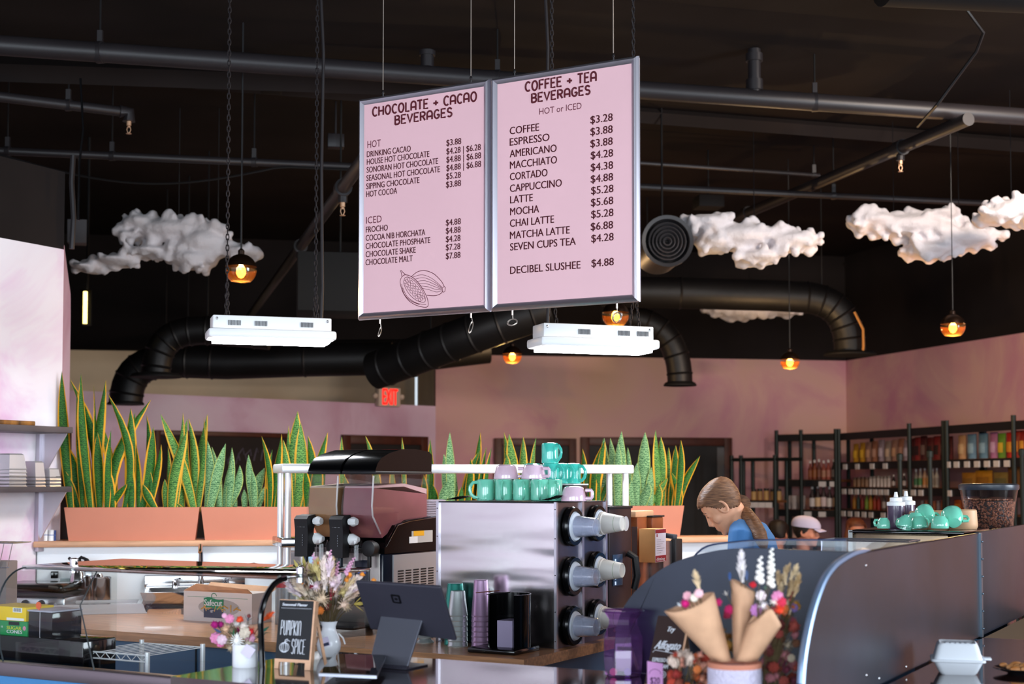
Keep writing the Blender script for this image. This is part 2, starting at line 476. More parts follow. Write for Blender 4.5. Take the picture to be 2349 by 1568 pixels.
# ---------------------------------------------------------------- doors and boards on the far walls
WOODF = mat('dark red brown wood', '#4a2216', .45, var=.2, vscale=10)
DARKP = mat('dark door glass', '#171313', .6, var=.3, vscale=4)
SLATE = mat('brown chalkboard', '#1e1310', .75, var=.3, vscale=3)
GREYS = mat('grey door edge', '#5c5a5c', .5)
CHALKD = mat('faint chalk', '#6b6270', .9)
def wall_panel(nm, label, cat, pxl, pxr, pyt, P, n, fw, panel_mat, zb=.02, struct_kind=True, mull=()):
    n = Vector(n).normalized()
    A = onplane(pxl, pyt, P, n); Bp = onplane(pxr, pyt, P, n)
    zt = (A.z + Bp.z) / 2
    A.z = Bp.z = 0
    d = (Bp - A); w = d.length; d.normalize()
    rz = atan2(d.y, d.x)
    e = thing(nm, label, cat, A - n * 0, rz)
    if struct_kind: e['kind'] = 'structure'
    mb = MB(); mb.box(fw, w - fw, -.03, -.005, zb, zt - fw)
    obj('panel', mb, panel_mat, e, smooth=0)
    mb = MB(); mb.bbox(0, fw, -.06, -.002, zb, zt, .006); mb.bbox(w - fw, w, -.06, -.002, zb, zt, .006); mb.bbox(fw, w - fw, -.06, -.002, zt - fw, zt, .006)
    for mx in mull: mb.bbox(mx * w - .04, mx * w + .04, -.055, -.002, zb, zt - fw, .005)
    obj('frame', mb, WOODF, e)
    return e, w, zt
nb = Vector((-BKD.y, BKD.x, 0))
dl = (KM - PL).normalized(); nl = Vector((-dl.y, dl.x, 0))
e1, w1, z1 = wall_panel('chalkboard', 'wide brown chalkboard with faint writing on the lilac wall', 'chalkboard', 352, 668, 990, KM, nl, .05, SLATE, zb=1.0, struct_kind=False)
mb = MB(); rr = random.Random(3)
for (x, z, c, n) in ((.36, z1 - .34, .09, 5), (.60, z1 - .30, .13, 5), (.14, z1 - .66, .12, 8), (.46, z1 - .72, .16, 7), (.74, z1 - .7, .14, 6)):
    for q in range(n):
        px = x * w1 + q * .085; hh = c * rr.uniform(.8, 1.1)
        mb.tube([(px, -.034, z), (px + rr.uniform(-.02, .02), -.034, z + hh * .5), (px + rr.uniform(0, .05), -.034, z + hh), (px + .05, -.034, z + hh * rr.uniform(.2, .7))], .007, 4)
obj('chalk_writing', mb, CHALKD, e1)
wall_panel('door_1', 'dark door in a red brown frame beyond the slush machine', 'door', 781, 976, 999, KM, nl, .1, DARKP)
wall_panel('door_2', 'narrow dark door in a brown frame behind the mugs', 'door', 1133, 1320, 1005, KB, nb, .09, DARKP)
e4, w4, z4 = wall_panel('door_3', 'wide dark double door in a brown frame behind the barista', 'door', 1331, 1676, 1003, KB, nb, .1, DARKP, mull=(.51,))
mb = MB(); mb.box(w4 - .19, w4 - .1, -.05, -.004, .02, z4 - .12); obj('side_strip', mb, GREYS, e4, smooth=0)

# ---------------------------------------------------------------- pony wall with its ledge
ZLT = onplane(80, 1241, Wp(0, 0), B_).z
pw_len = 4.12
mb = MB(); mb.box(-.05, pw_len, .02, .16, 0, ZLT - .034)
o = struct('wall_partition', mb, SUBWAY, loc=PW, rot=BE, smooth=0, label='low white wall under the plant ledge')
mb = MB(); mb.bbox(.0, pw_len + .06, -.02, .24, ZLT - .034, ZLT, .008)
OAK = mat('pale oak', '#cf9c78', .45, var=.14, vscale=5, stretch=(1, 14, 14))
o = struct('trim_1', mb, OAK, loc=PW, rot=BE, label='pale wooden ledge carrying the terracotta troughs', cat='ledge')
mb = MB(); mb.box(.012, .016, .012, .022, .9, ZLT - .036); struct('trim_2', mb, GREYS, loc=PW, rot=BE, smooth=0, label='thin dark joint where the white walls meet', cat='joint')
# dark upright between the counter wall and the first trough
mb = MB(); mb.box(0, .05, 0, .05, 0, 1.9)
DKWOOD = mat('dark brown wood', '#2b1613', .6, var=.2, vscale=6)
P = at(139, 1150, 8.22); struct('trim_3', mb, DKWOOD, loc=(P.x, P.y, 0), rot=BE, smooth=0, label='dark brown upright at the end of the white wall', cat='post')

# ================================================================ under the ceiling
RPIPE = mat('grimy brass', '#caa080', .4, .6)
def sprinkler(P, label, z=None):
    t = thing('sprinkler_head', label, 'sprinkler', P, 0, 'sprinkler heads')
    mb = MB(); mb.lathe([(.016, 0), (.016, -.025), (.009, -.03), (.009, -.04)], 10)
    obj('body', mb, RPIPE, t)
    mb = MB(); mb.tube([(.009, 0, -.035), (.013, 0, -.055), (.004, 0, -.075)], .003, 6); mb.tube([(-.009, 0, -.035), (-.013, 0, -.055), (-.004, 0, -.075)], .003, 6)
    mb.lathe([(.003, -.074), (.018, -.078), (.018, -.081), (.002, -.082)], 12)
    obj('deflector', mb, RPIPE, t)
    return t
def hanger(parent, P, r, rod=True, top=CEIL):
    """strap around a pipe and the threaded rod up to the ceiling; P in world, parent at the origin"""
    mb = MB(); mb.lathe([(r + .006, -.02), (r + .006, .02)], 16, Matrix.Translation(P) @ Matrix.Rotation(pi / 2, 4, 'Y') @ Matrix.Rotation(BE, 4, 'X'))
    mb.box(P.x - .015, P.x + .015, P.y - .012, P.y + .012, P.z + r, P.z + r + .07)
    obj('strap', mb, PIPE, parent)
    if rod:
        mb = MB(); mb.cyl((P.x, P.y, P.z + r + .05), (P.x, P.y, top), .006, 6); obj('rod', mb, BLACK, parent)
def pipe(name, label, pts, r, n=16, m=None):
    t = thing(name, label, 'pipe')
    mb = MB(); mb.tube(pts, r, n); obj('tube', mb, m or PIPE, t)
    return t
def zline(p0, p1, z): return onz(p0[0], p0[1], z), onz(p1[0], p1[1], z)
# the thick main along the room
A, Bq = zline((0, 104), (2349, 268), 4.08)
d = (Bq - A).normalized()
mp_ = pipe('main_pipe', 'thick black main pipe crossing the whole ceiling behind the menu boards', [A - d * 3, Bq + d * 1.5], .058, 20)
for px, rod in ((230, 1), (1138, 1), (1865, 1)):
    Q = A + d * ((onz(px, 110 + px * .068, 4.08) - A).dot(d)); hanger(mp_, Q, .058)
mb = MB(); Q = onplane(1921, 215, A, Vector((0, 1, 0))); Q = A + d * ((Q - A).dot(d))
mb.tube([Q + Vector((0, 0, .03)), Q + Vector((0, 0, .32))], .042, 14); mb.lathe([(.056, .02), (.056, .09)], 14, Matrix.Translation(Q + Vector((0, 0, .03)))); mb.lathe([(.056, 0), (.056, .05)], 14, Matrix.Translation(Q + Vector((0, 0, .24))))
obj('riser', mb, PIPE, mp_)
mb = MB(); Q = A + d * ((onz(995, 150, 4.08) - A).dot(d)); mb.lathe([(.04, .05), (.04, .12), (.05, .12), (.05, .15), (.03, .16)], 12, Matrix.Translation(Q)); obj('capped_stub', mb, PIPE, mp_)
# ledge-like dark beam just above and behind the main
mb = MB(); A2, B2 = zline((-200, 148), (1150, 196), 4.22); mb.tube([A2, B2], [.09, .09], 4); struct('beam_1', mb, CEILP, smooth=0, label='black beam behind the main pipe', cat='beam')
mb = MB(); A2, B2 = zline((2030, -78), (2800, -40), 4.2); mb.tube([A2, B2], [.2, .2], 24); o = obj('air_duct', mb, BLACK); tag(o, 'large round duct at the very top of the ceiling above the riser', 'duct')
# thin branch with an elbow, upper left
A, Bq = zline((0, 222), (296, 258), 4.0); d = (Bq - A).normalized()
bp_ = pipe('branch_pipe', 'black branch pipe ending in an elbow and sprinkler under the main pipe', [A - d * 1, Bq], .032, 14)
mb = MB(); mb.tube([Bq - d * .06, Bq, Bq + Vector((0, 0, -.06))], .042, 12); obj('elbow', mb, PIPE, bp_)
hanger(bp_, A + d * ((onz(158, 240, 4.0) - A).dot(d)), .032)
sprinkler(Bq + Vector((0, 0, -.06)), 'white sprinkler head at the elbow of the branch pipe')
# conduit pipe with two clamps and a sagging cable
A, Bq = zline((0, 346), (830, 383), 3.85); d = (Bq - A).normalized()
cp_ = pipe('conduit_pipe', 'long thin black pipe with a sagging cable above the first cloud', [A - d * 1, Bq + d * 2.0], .028, 12)
for px in (20, 258, 583):
    hanger(cp_, A + d * ((onz(px, 350 + px * .04, 3.85) - A).dot(d)), .028)
mb = MB(); pts = []
for i in range(25):
    s_ = i / 24; q = A.lerp(Bq, s_); pts.append(q + Vector((0, -.03, -.03 - .16 * sin(pi * min(1, s_ * 1.3)) * (1 if s_ < .77 else .6))))
mb.tube(pts, .008, 5); obj('sagging_cable', mb, BLACK, cp_)
# diagonal sprinkler lines
DM = {}
def diag(name, label, p0, z0, p1, r):
    A = onz(p0[0], p0[1], z0); Bq = onz(p1[0], p1[1], z0); d = (Bq - A)
    return pipe(name, label, [A, Bq], r, 14), A, Bq
t, A, Bq = diag('diagonal_pipe', 'slanting black sprinkler pipe over the clouds to the right', (2222, 273), 3.98, (1640, 520), .045)
for px, py, lb in ((2072, 340, 'sprinkler head on the slanting pipe nearer the main pipe'), (1734, 490, 'sprinkler head on the slanting pipe just above a cloud')):
    Q = onz(px, py, 3.98); Q = A + (Bq - A) * ((Q - A).dot(Bq - A) / (Bq - A).length_squared)
    mb = MB(); mb.lathe([(.058, -.04), (.058, .04)], 14, Matrix.Translation(Q) @ (Bq - A).to_track_quat('Z', 'Y').to_matrix().to_4x4()); mb.lathe([(.03, -.09), (.03, 0)], 10, Matrix.Translation(Q)); obj('tee', mb, PIPE, t)
    sprinkler(Q + Vector((0, 0, -.09)), lb)
t, A, Bq = diag('diagonal_pipe', 'slanting black sprinkler pipe left of the menu boards', (860, 330), 3.4, (572, 726), .04)
for px, py, lb in ((794, 432, 'sprinkler head beside the chocolate menu board'), (697, 566, 'sprinkler head above the left shop light')):
    Q = onz(px, py, 3.4); Q = A + (Bq - A) * ((Q - A).dot(Bq - A) / (Bq - A).length_squared)
    mb = MB(); mb.lathe([(.055, -.04), (.055, .04)], 14, Matrix.Translation(Q) @ (Bq - A).to_track_quat('Z', 'Y').to_matrix().to_4x4()); mb.lathe([(.03, -.09), (.03, 0)], 10, Matrix.Translation(Q)); obj('tee', mb, PIPE, t)
    sprinkler(Q + Vector((0, 0, -.09)), lb)
# thin pipes right of the boards
for (p0, p1, z, lb, r) in (((1200, 355), (1880, 402), 4.15, 'thin black pipe behind the coffee menu board, upper of two', .016), ((1200, 415), (2349, 470), 3.9, 'thin black pipe behind the coffee menu board, lower of two', .026)):
    A, Bq = zline(p0, p1, z); pp = pipe('thin_pipe', lb, [A, Bq], r, 10); hanger(pp, A.lerp(Bq, .6 if r > .02 else .98), r)
# cable looping down at the right
mb = MB(); Q0 = at(2255, 40, 8.2)
mb.tube([at(2175, -30, 8.0), at(2215, 20, 8.1), at(2256, 75, 8.2), at(2240, 118, 8.3), at(2150, 240, 8.5), at(2105, 290, 9.0)], .01, 6); o = obj('hanging_cable', mb, BLACK_M); tag(o, 'black cable looping down to the main pipe at the right', 'cable')
# seams of the roof deck: joists
for i, (p0, p1, z) in enumerate((((1480, 262), (2349, 330), 4.36), ((1650, 640), (2349, 560), 4.3))):
    A, Bq = zline(p0, p1, z); mb = MB(); mb.tube([A - (Bq - A), Bq + (Bq - A)], .07, 4); struct('beam_%d' % (i + 2), mb, CEILP, smooth=0, label=('black roof joist behind the main pipe', 'black roof joist beyond the hanging clouds')[i], cat='beam')
# small boxes on the ceiling
def jbox(px, py, z, sx, sy, sz, name, lb, cat, m=BLACK):
    Q = onz(px, py, z); mb = MB(); mb.bbox(-sx / 2, sx / 2, -sy / 2, sy / 2, 0, sz, .006); mb.cyl((0, 0, sz * .5), (0, 0, CEIL - z), .008, 6); o = obj(name, mb, m, loc=Q, rot=BE); tag(o, lb, cat); return o
jbox(622, 212, 4.22, .14, .12, .06, 'junction_box', 'black junction box beside the shop light cord', 'box')
jbox(770, 340, 4.05, .12, .1, .1, 'junction_box', 'dark grey junction box left of the chocolate menu board', 'box', PIPE)
jbox(1625, 478, 3.9, .22, .2, .1, 'emergency_lamp', 'black twin emergency lamp above the round diffuser', 'lamp')
o = jbox(780, 722, 2.8, .62, .5, .42, 'air_unit', 'big dark grey air unit behind the left shop light', 'air unit', mat('dark grey metal', '#0b0a0a', .8))
jbox(179, 560, 3.6, .16, .16, .2, 'loudspeaker', 'small grey loudspeaker left of the first cloud', 'loudspeaker', mat('grey plastic', '#6b696c', .6))
# conduit down the end of the dark wall
P = WL1 + V * .03 + U * .03
mb = MB(); mb.tube([P + Vector((0, 0, 2.92)), P + Vector((.008, 0, 3.1)), P + Vector((-.006, 0, 3.3)), P + Vector((0, 0, 3.46))], .016, 8); o = obj('conduit', mb, PIPE); tag(o, 'black conduit running down the edge of the dark wall', 'pipe')
mb = MB(); Q = P + U * .05; mb.tube([Q + Vector((0, 0, 3.08)), Q + Vector((0, 0, 3.4)), Q + Vector((.02, 0, 3.6)), Q + Vector((0, 0, 3.9))], .007, 6); o = obj('hanging_cable', mb, BLACK_G); tag(o, 'thin glossy cable beside the conduit on the dark wall', 'cable')

# ---------------------------------------------------------------- ducts
def flange(mb, P, r, R): mb.lathe([(r, .03), (R * .9, .02), (R, 0), (R, -.012), (r * .8, -.012)], 28, Matrix.Translation(P))
def bez(p0, p1, p2, p3, n=14):
    p0, p1, p2, p3 = map(Vector, (p0, p1, p2, p3))
    return [p0 * (1 - t) ** 3 + p1 * 3 * t * (1 - t) ** 2 + p2 * 3 * t * t * (1 - t) + p3 * t ** 3 for t in [i / n for i in range(n + 1)]]
def duct(label, pts, r, end=True, R=None):
    t = thing('air_duct', label, 'duct')
    mb = MB(); mb.tube(pts, r, 24); 
    for i in range(1, len(pts) - 1, 2):
        q = (pts[i + 1] - pts[i - 1]).to_track_quat('Z', 'Y').to_matrix().to_4x4(); mb.lathe([(r, -.012), (r + .008, 0), (r, .012)], 24, Matrix.Translation(pts[i]) @ q, caps=False)
    obj('tube', mb, DUCT, t)
    Q = pts[len(pts) // 3 if len(pts) > 5 else 0]; mb = MB(); mb.cyl((Q.x, Q.y, Q.z), (Q.x, Q.y, CEIL), .008, 6); obj('hanger_rod', mb, BLACK, t)
    if end:
        mb = MB(); flange(mb, pts[-1], r, R or r * 1.75); obj('flange', mb, BLACK, t)
    return t
Y = 12.0; r = 33 * mpp(Y)
duct('black elbow duct bending down left of the left shop light', bez(at(620, 770, Y), at(430, 750, Y), at(362, 740, Y), at(357, 862, Y), 16), r)
Y = 13.0; r = 38 * mpp(Y)
duct('black elbow duct behind and below the first elbow', [at(900, 822, Y), at(700, 826, Y)] + bez(at(520, 832, Y), at(360, 828, Y), at(296, 810, Y), at(288, 925, Y), 14), r, R=r * 1.1)
Y = 13.6; r = 36 * mpp(Y)
duct('long straight black duct over the lilac wall', [at(380, 815, Y), at(700, 815, Y), at(1000, 812, Y + .2), at(1120, 798, Y + .3)], r, end=False)
Y = 11.2; r = 46 * mpp(Y)
duct('slack flexible duct sloping behind the chocolate menu board', bez(at(860, 850, Y + .6), at(1000, 800, Y + .3), at(1060, 770, Y), at(1260, 705, Y), 14), r, end=False)
Y = 14.0; r = 29 * mpp(Y)
duct('black elbow duct beside the right shop light', bez(at(1380, 720, Y), at(1500, 725, Y), at(1560, 760, Y), at(1560, 882, Y), 14), r, R=38 * mpp(Y))
Y = 13.2; r = 36 * mpp(Y)
duct('large black elbow duct over the far corner', [at(1380, 668, Y), at(1560, 672, Y), at(1780, 678, Y)] + bez(at(1850, 682, Y), at(1930, 690, Y), at(1950, 740, Y), at(1950, 812, Y), 12), r, R=60 * mpp(Y))
# warm painted edge of duct insulation
mb = MB(); mb.tube([at(1960, 715, 13.0), at(1980, 755, 13.0), at(1981, 795, 13.0), at(1979, 808, 13.0)], .012, 6); o = obj('insulation_edge', mb, mat('tan insulation', '#a9743c', .8)); tag(o, 'tan insulation edge on the outside of the far elbow duct', 'insulation')
# round diffuser
Y = 10.4; P = at(1530, 554, Y); r = 60 * mpp(Y)
t = thing('round_diffuser', 'round black air diffuser with concentric rings beside the coffee menu board', 'diffuser', P, (radians(90), 0, radians(4)))
mb = MB(); mb.lathe([(r * .93, -.45), (r * .93, .0), (r, .0), (r, .035), (r * .86, .03), (r * .84, .0), (r * .8, -.02)], 40, caps=False); obj('collar', mb, mat('diffuser grey', '#2e2c2e', .4), t)
for q, rr_ in enumerate((.68, .54, .40, .26, .12)):
    mb = MB(); mb.lathe([(r * rr_, .0), (r * (rr_ + .055), .022), (r * (rr_ + .02), .026), (r * (rr_ - .04), .0)], 36, caps=False); obj('ring', mb, mat('diffuser ring', '#3b393b', .35), t)
mb = MB(); mb.lathe([(r * .9, -.05), (.001, -.05)], 30, caps=False); mb.tube([(-r * .8, 0, -.005), (r * .8, 0, -.005)], .006, 6); obj('backing', mb, BLACK, t)
mb = MB(); mb.cyl((0, CEIL - P.z, -.2), (0, r * .9, -.2), .008, 6); obj('hanger_rod', mb, BLACK, t)

# ---------------------------------------------------------------- cotton clouds
def cotton():
    m = mat('cotton wool', '#d9d3d6', 1.0, spec=.05, bump=.9, bscale=26, sheen=.3)
    return m
COTTON = cotton()
def cloud(label, Y, blobs, seed, wires, dep=.5):
    """blobs: (px, py, rx px, ry px): overlapping tufts make one cotton cloud"""
    rr = random.Random(seed); mb = MB(); k = mpp(Y)
    C = at(blobs[0][0], blobs[0][1], Y)
    for (px, py, rx, ry) in blobs:
        P = at(px, py, Y) - C
        n = int(6 + rx * ry / 60)
        mb.sphere(P, 1, 12, 8, (rx * k * .9, dep * .5, ry * k * .75))
        for i in range(n):
            a = rr.uniform(0, 2 * pi); q = sqrt(rr.uniform(.2, 1)); yy = rr.uniform(-.8, .3)
            s_ = rr.uniform(7, 13) * k
            mb.sphere(P + Vector((cos(a) * q * rx * k, yy * dep * .5, sin(a) * q * ry * k)), s_, 7, 5)
    o = obj('cotton_cloud', mb, COTTON, smooth=180)
    bake(o, [('REMESH', dict(mode='VOXEL', voxel_size=5.5 * k)), ('SMOOTH', dict(factor=.5, iterations=2))])
    t = thing('cotton_cloud', label, 'cloud', C, 0, 'cotton clouds under the ceiling')
    o.name = 'cotton'; o.parent = t
    mb = MB()
    for px, py in wires:
        Q = at(px, py, Y) - C; mb.tube([Q, Vector((Q.x, Q.y, CEIL - C.z))], .003, 4)
    obj('hanging_wire', mb, BLACK_M, t)
cloud('largest cotton cloud with a long tail behind the globe pendant', 10.6, [(395, 530, 110, 36), (330, 515, 50, 26), (470, 560, 75, 50), (445, 597, 62, 28), (350, 580, 60, 16), (270, 600, 55, 14), (205, 616, 35, 11), (560, 582, 52, 20), (300, 545, 30, 14)], 1, ((410, 500), (500, 520)))
cloud('cotton cloud touching the round diffuser', 10.9, [(1700, 545, 95, 42), (1620, 515, 65, 28), (1810, 555, 72, 32), (1735, 592, 60, 22), (1640, 560, 50, 28)], 2, ((1730, 510),))
cloud('broad cotton cloud beyond the slanting pipe', 11.0, [(2080, 520, 135, 36), (2000, 510, 68, 28), (2150, 495, 55, 16), (2200, 550, 95, 34), (2130, 575, 70, 26)], 3, ((2050, 490), (2200, 530)))
cloud('cotton cloud cut off by the edge of the picture', 10.1, [(2310, 488, 62, 34), (2270, 500, 40, 22), (2370, 490, 60, 36)], 4, ((2320, 460),))
cloud('small far cotton cloud under the large elbow duct', 14.6, [(1720, 712, 90, 17), (1655, 712, 45, 14), (1795, 714, 42, 14), (1690, 726, 30, 10)], 5, ((1720, 700),))

# ---------------------------------------------------------------- lamps
AMBER = glass('amber glass', '#f0c486', .6, .03, body=.12, bcol='#dda050')
FIL = mat('glowing filament', '#ffd9a0', .5, emit='#ffdba8', estr=40)
FILC = mat('lit bulb glass', '#ffb060', .5, emit='#ffb860', estr=9)
GLOBE_TOP = mat('dark bronze', '#2a1c14', .35, .7)
def pendant(px, py, Y, rp, label, power, dark_top=False):
    r = rp * mpp(Y); P = at(px, py, Y)
    t = thing('pendant_lamp', label, 'lamp', P, 0, 'amber pendant lamps')
    prof = [(r * sin(radians(a)), -r * cos(radians(a))) for a in range(0, 181, 10)]
    lowcut = [p for p in prof if p[1] < r * .12]
    flat = [(0.001, -r * .86)] + [(x, z) for x, z in lowcut if z > -r * .84]
    mb = MB(); mb.lathe(flat, 28, caps=False)
    inner = [(max(x - .006, .001), z) for x, z in reversed(flat)]
    obj('globe', mb, AMBER, t)
    mb = MB(); mb.lathe([(x * 1.01, z) for x, z in prof if z > r * .08] , 28, caps=False); mb.lathe([(.02, r * .98), (.02, r * 1.22), (.008, r * 1.35)], 12); obj('cap', mb, GLOBE_TOP, t)
    mb = MB(); mb.lathe([(.012, r * .3), (.028, r * .05), (.03, -r * .25), (.016, -r * .5), (.001, -r * .56)], 14); obj('bulb', mb, FILC if not dark_top else FILC, t)
    mb = MB(); mb.tube([(0, 0, r * .3), (0, 0, -r * .42)], .013, 8); obj('filament', mb, FIL, t)
    mb = MB(); mb.cyl((0, 0, r * 1.2), (0, 0, CEIL - P.z), .0035 if not dark_top else .006, 6); obj('cord', mb, BLACK_M, t)
    ld = bpy.data.lights.new('pendant_glow', 'POINT'); ld.energy = power; ld.color = (1, .62, .28); ld.shadow_soft_size = .03
    lo = bpy.data.objects.new('pendant_glow', ld); COL.objects.link(lo); lo.parent = t; lo.location = (0, 0, -r * .95 - .06)
    return t
pendant(553, 618, 8.6, 36, 'nearest amber globe pendant above the left shop light', 12, True)
pendant(1412, 722, 10.2, 31, 'amber pendant hanging just under the coffee menu board', 18)
pendant(1175, 815, 13.0, 22, 'amber pendant hanging in front of the far pink wall by the right shop light', 42)
pendant(1812, 828, 12.3, 22, 'amber pendant near the far corner of the pink walls', 50)
pendant(2186, 748, 10.6, 28, 'amber pendant hanging above the grocery shelves', 40)

LEDW = mat('lit led panel', '#ffffff', .5, emit='#f4f8ff', estr=75)
def chain(mb, p0, p1, link=.03, r=.0028):
    p0, p1 = Vector(p0), Vector(p1); n = max(3, int((p1 - p0).length / (link * .8))); d = (p1 - p0) / n
    for i in range(n):
        c = p0 + d * (i + .5); a = (1, 0, 0) if i % 2 else (0, 1, 0); a = Vector(a)
        mb.tube([c + a * (link * .22 * sin(g)) + Vector((0, 0, link * .55 * cos(g))) for g in [2 * pi * j / 8 for j in range(8)]], r, 4, closed=True)
def shop_light(px, py, Y, wpx, rz, label, cord_px):
    L_ = wpx * mpp(Y); P = at(px, py, Y)
    t = thing('shop_light', label, 'light', P, rz, 'white led shop lights over the bar')
    D = .2
    mb = MB(); mb.bbox(-L_ / 2 + .01, L_ / 2 - .01, -D * .5 + .02, D * .5 - .02, .055, .125, .006)
    mb.bbox(-L_ / 2 - .012, L_ / 2 + .012, -D / 2 - .01, D / 2 + .01, 0.012, .058, .012); obj('housing', mb, WHITE_P, t)
    mb = MB(); mb.box(-L_ / 2 + .02, L_ / 2 - .02, -D / 2 + .015, D / 2 - .015, -.004, .012); obj('lens', mb, LEDW, t, smooth=0)
    mb = MB()
    for x in (-.22, -.09, .14) if px < 1000 else (-.11, .1, .2):
        for q in range(9): mb.box(x + q * .0072, x + q * .0072 + .0035, -D * .5 + .0165, -D * .5 + .0195, .075, .1)
    obj('vent_slots', mb, mat('slot shadow grey', '#55565a', .6), t, smooth=0)
    mb = MB()
    for x in (-L_ / 2 + .03, L_ / 2 - .03): mb.sphere((x, -D * .5 + .02, .108), .007, 8, 6, (1, .5, 1))
    obj('screw', mb, STEEL_P, t)
    H = CEIL - P.z
    for x in (-L_ * .36, L_ * .42 - .03):
        mb = MB(); 
        for y in (-.07, .07): chain(mb, (x, y, .1), (x, 0, .32))
        chain(mb, (x, 0, .32), (x, 0, min(H, 2.2)), .034); obj('chain', mb, PIPE, t)
    mb = MB(); cx = L_ * .42 if cord_px > 0 else -L_ * .40
    mb.tube([(cx, .0, .12), (cx + .004, 0, .3), (cx - .004, 0, .9), (cx + .003, 0, 1.5), (cx - .02, .0, min(1.95, H - .02)), (cx - .1, .02, min(2.05, H))], .0085, 6); obj('cord', mb, PIPE, t)
    return t
shop_light(621, 786, 7.15, 278, radians(17), 'white led shop light hanging over the sink end of the bar', 1)
shop_light(1361, 806, 7.0, 280, radians(19), 'white led shop light hanging under the coffee menu board', -1)

# wall lantern far left
P = at(198, 705, 11.5)
t = thing('tube_lamp', 'upright lit tube lamp in the dark passage under the first cloud', 'lamp', P, 0)
k = mpp(11.5)
mb = MB(); mb.bbox(-11 * k, 11 * k, .0, .04, -42 * k, 42 * k, .01); obj('backplate', mb, BLACK, t)
mb = MB(); mb.tube([(0, -.03, -38 * k), (0, -.03, 36 * k)], 5 * k, 10); obj('tube', mb, mat('lit warm tube', '#fff6d8', .5, emit='#fff0c0', estr=7), t)
mb = MB(); mb.lathe([(11 * k, -40 * k), (11 * k, -2 * k), (10 * k, 0), (11 * k, 2 * k), (11 * k, 40 * k)], 16, Matrix.Translation((0, -.03, 0)), caps=False); obj('glass_sleeve', mb, glass('smoked yellow glass', '#cfc38a', .5), t)
mb = MB(); mb.cyl((0, .02, 42 * k), (0, .02, CEIL - P.z), .012, 8); obj('stem', mb, BLACK, t)

# exit sign on the lilac wall
Q = onplane(884, 911, KM, nl); dq = dl
t = thing('exit_sign', 'white exit sign with red letters above the lilac wall', 'sign', Q - nl * 0.05, atan2(dq.y, dq.x))
k = mpp(Q.y) * 1.1
mb = MB(); mb.bbox(-28 * k, 28 * k, -.04, .045, -20 * k, 20 * k, .012); obj('body', mb, mat('ivory plastic', '#cdb8a8', .5), t)
mb = MB(); put_text(mb, 'EXIT', 0, -16 * k, 33 * k, 38 * k, 'c', y=-.045, bold=.004); obj('lettering', mb, mat('lit red letters', '#e01510', .5, emit='#ff1a10', estr=1.6), t, smooth=0)
for s_ in (-1, 1):
    mb = MB(); mb.sphere((s_ * 34 * k, -.01, 2 * k), 6 * k, 12, 8); mb.cyl((s_ * 26 * k, 0, 2 * k), (s_ * 32 * k, 0, 2 * k), .012, 8); obj('emergency_lamp_head', mb, mat('ivory plastic', '#cdb8a8'), t)

# ================================================================ menu boards
YS = 5.85
P0s = at(1125, 180, YS)                   # top of the joint between the boards
SIGNP = Vector((P0s.x, P0s.y, 0))
PINKP = mat('pale pink poster', '#f1c2c9', .38, spec=.4, var=.015, vscale=3)
INK = mat('maroon ink', '#5a1220', .6)
INK2 = mat('plum ink', '#6d2a3c', .6)
def bp(px, py):                            # pixel -> (x along the boards, z)
    Q = onplane(px, py, SIGNP, V); return (Q - SIGNP).dot(U), Q.z
def board(label, px0, px1, pyt, pyb):
    x0 = bp(px0, (pyt + pyb) / 2)[0]; x1 = bp(px1, (pyt + pyb) / 2)[0]
    zt = P0s.z; zb = bp(1125, 714)[1]
    t = thing('menu_board', label, 'menu board', SIGNP, RB)
    fw = .030
    mb = MB()
    prof = [(0, .012), (.004, -.004), (.014, -.012), (.024, -.006), (.031, .002), (.031, .012)]
    # mitred snap frame
    cs = [(x0, zb), (x1, zb), (x1, zt), (x0, zt)]; dirs = [(1, 1), (-1, 1), (-1, -1), (1, -1)]
    n = len(prof); vs = []
    for (cx, cz), (dx, dz) in zip(cs, dirs):
        for a, b in prof: vs.append((cx + dx * a, b, cz + dz * a))
    fs = []
    for i in range(4):
        j = (i + 1) % 4
        for q in range(n - 1): fs.append((i * n + q, j * n + q, j * n + q + 1, i * n + q + 1))
        fs.append((i * n + n - 1, j * n + n - 1, j * n, i * n))
    mb.add(vs, fs); obj('frame', mb, ALU, t, smooth=40)
    mb = MB(); mb.box(x0 + .004, x1 - .004, .010, .026, zb + .004, zt - .004); obj('back_panel', mb, ALU, t, smooth=0)
    mb = MB(); mb.box(x0 + .029, x1 - .029, .0, .0099, zb + .029, zt - .029); obj('poster', mb, PINKP, t, smooth=0)
    return t, x0, x1, zb, zt
def c2(x, y): return 800 + x * .42735, 100 + y * .42735       # a close-up of the boards -> photo pixels
def line(mb, s, xl, yl, xr, yr, cap, bold=0.0, stroke=0, fn=None):
    a = bp(*c2(xl, yl)); b = bp(*c2(xr, yr)); top = bp(*c2(xl, yl - cap))[1]
    w = b[0] - a[0]; z = (a[1] + b[1]) / 2; h = top - a[1]
    if stroke: put_strokes(mb, s, a[0], z, h, w, stroke, y=-.0008, n=6)
    else: put_text(mb, s, a[0], z, h, w, 'l', y=-.0012, bold=bold)
t, x0, x1, zb, zt = board('menu board headed chocolate and cacao beverages with a cocoa pod drawing', 822, 1123.5, 204, 727)
LB = t
mb = MB(); line(mb, 'CHOCOLATE + CACAO', 127, 391, 688, 307, 47, stroke=.0041); line(mb, 'BEVERAGES', 247, 434, 556, 390, 45, stroke=.0041); obj('title', mb, INK, t)
mb = MB(); line(mb, 'HOT', 101, 560, 172, 552, 37); line(mb, 'ICED', 94, 966, 177, 958, 36); obj('section_headings', mb, INK2, t, smooth=0)
mb = MB()
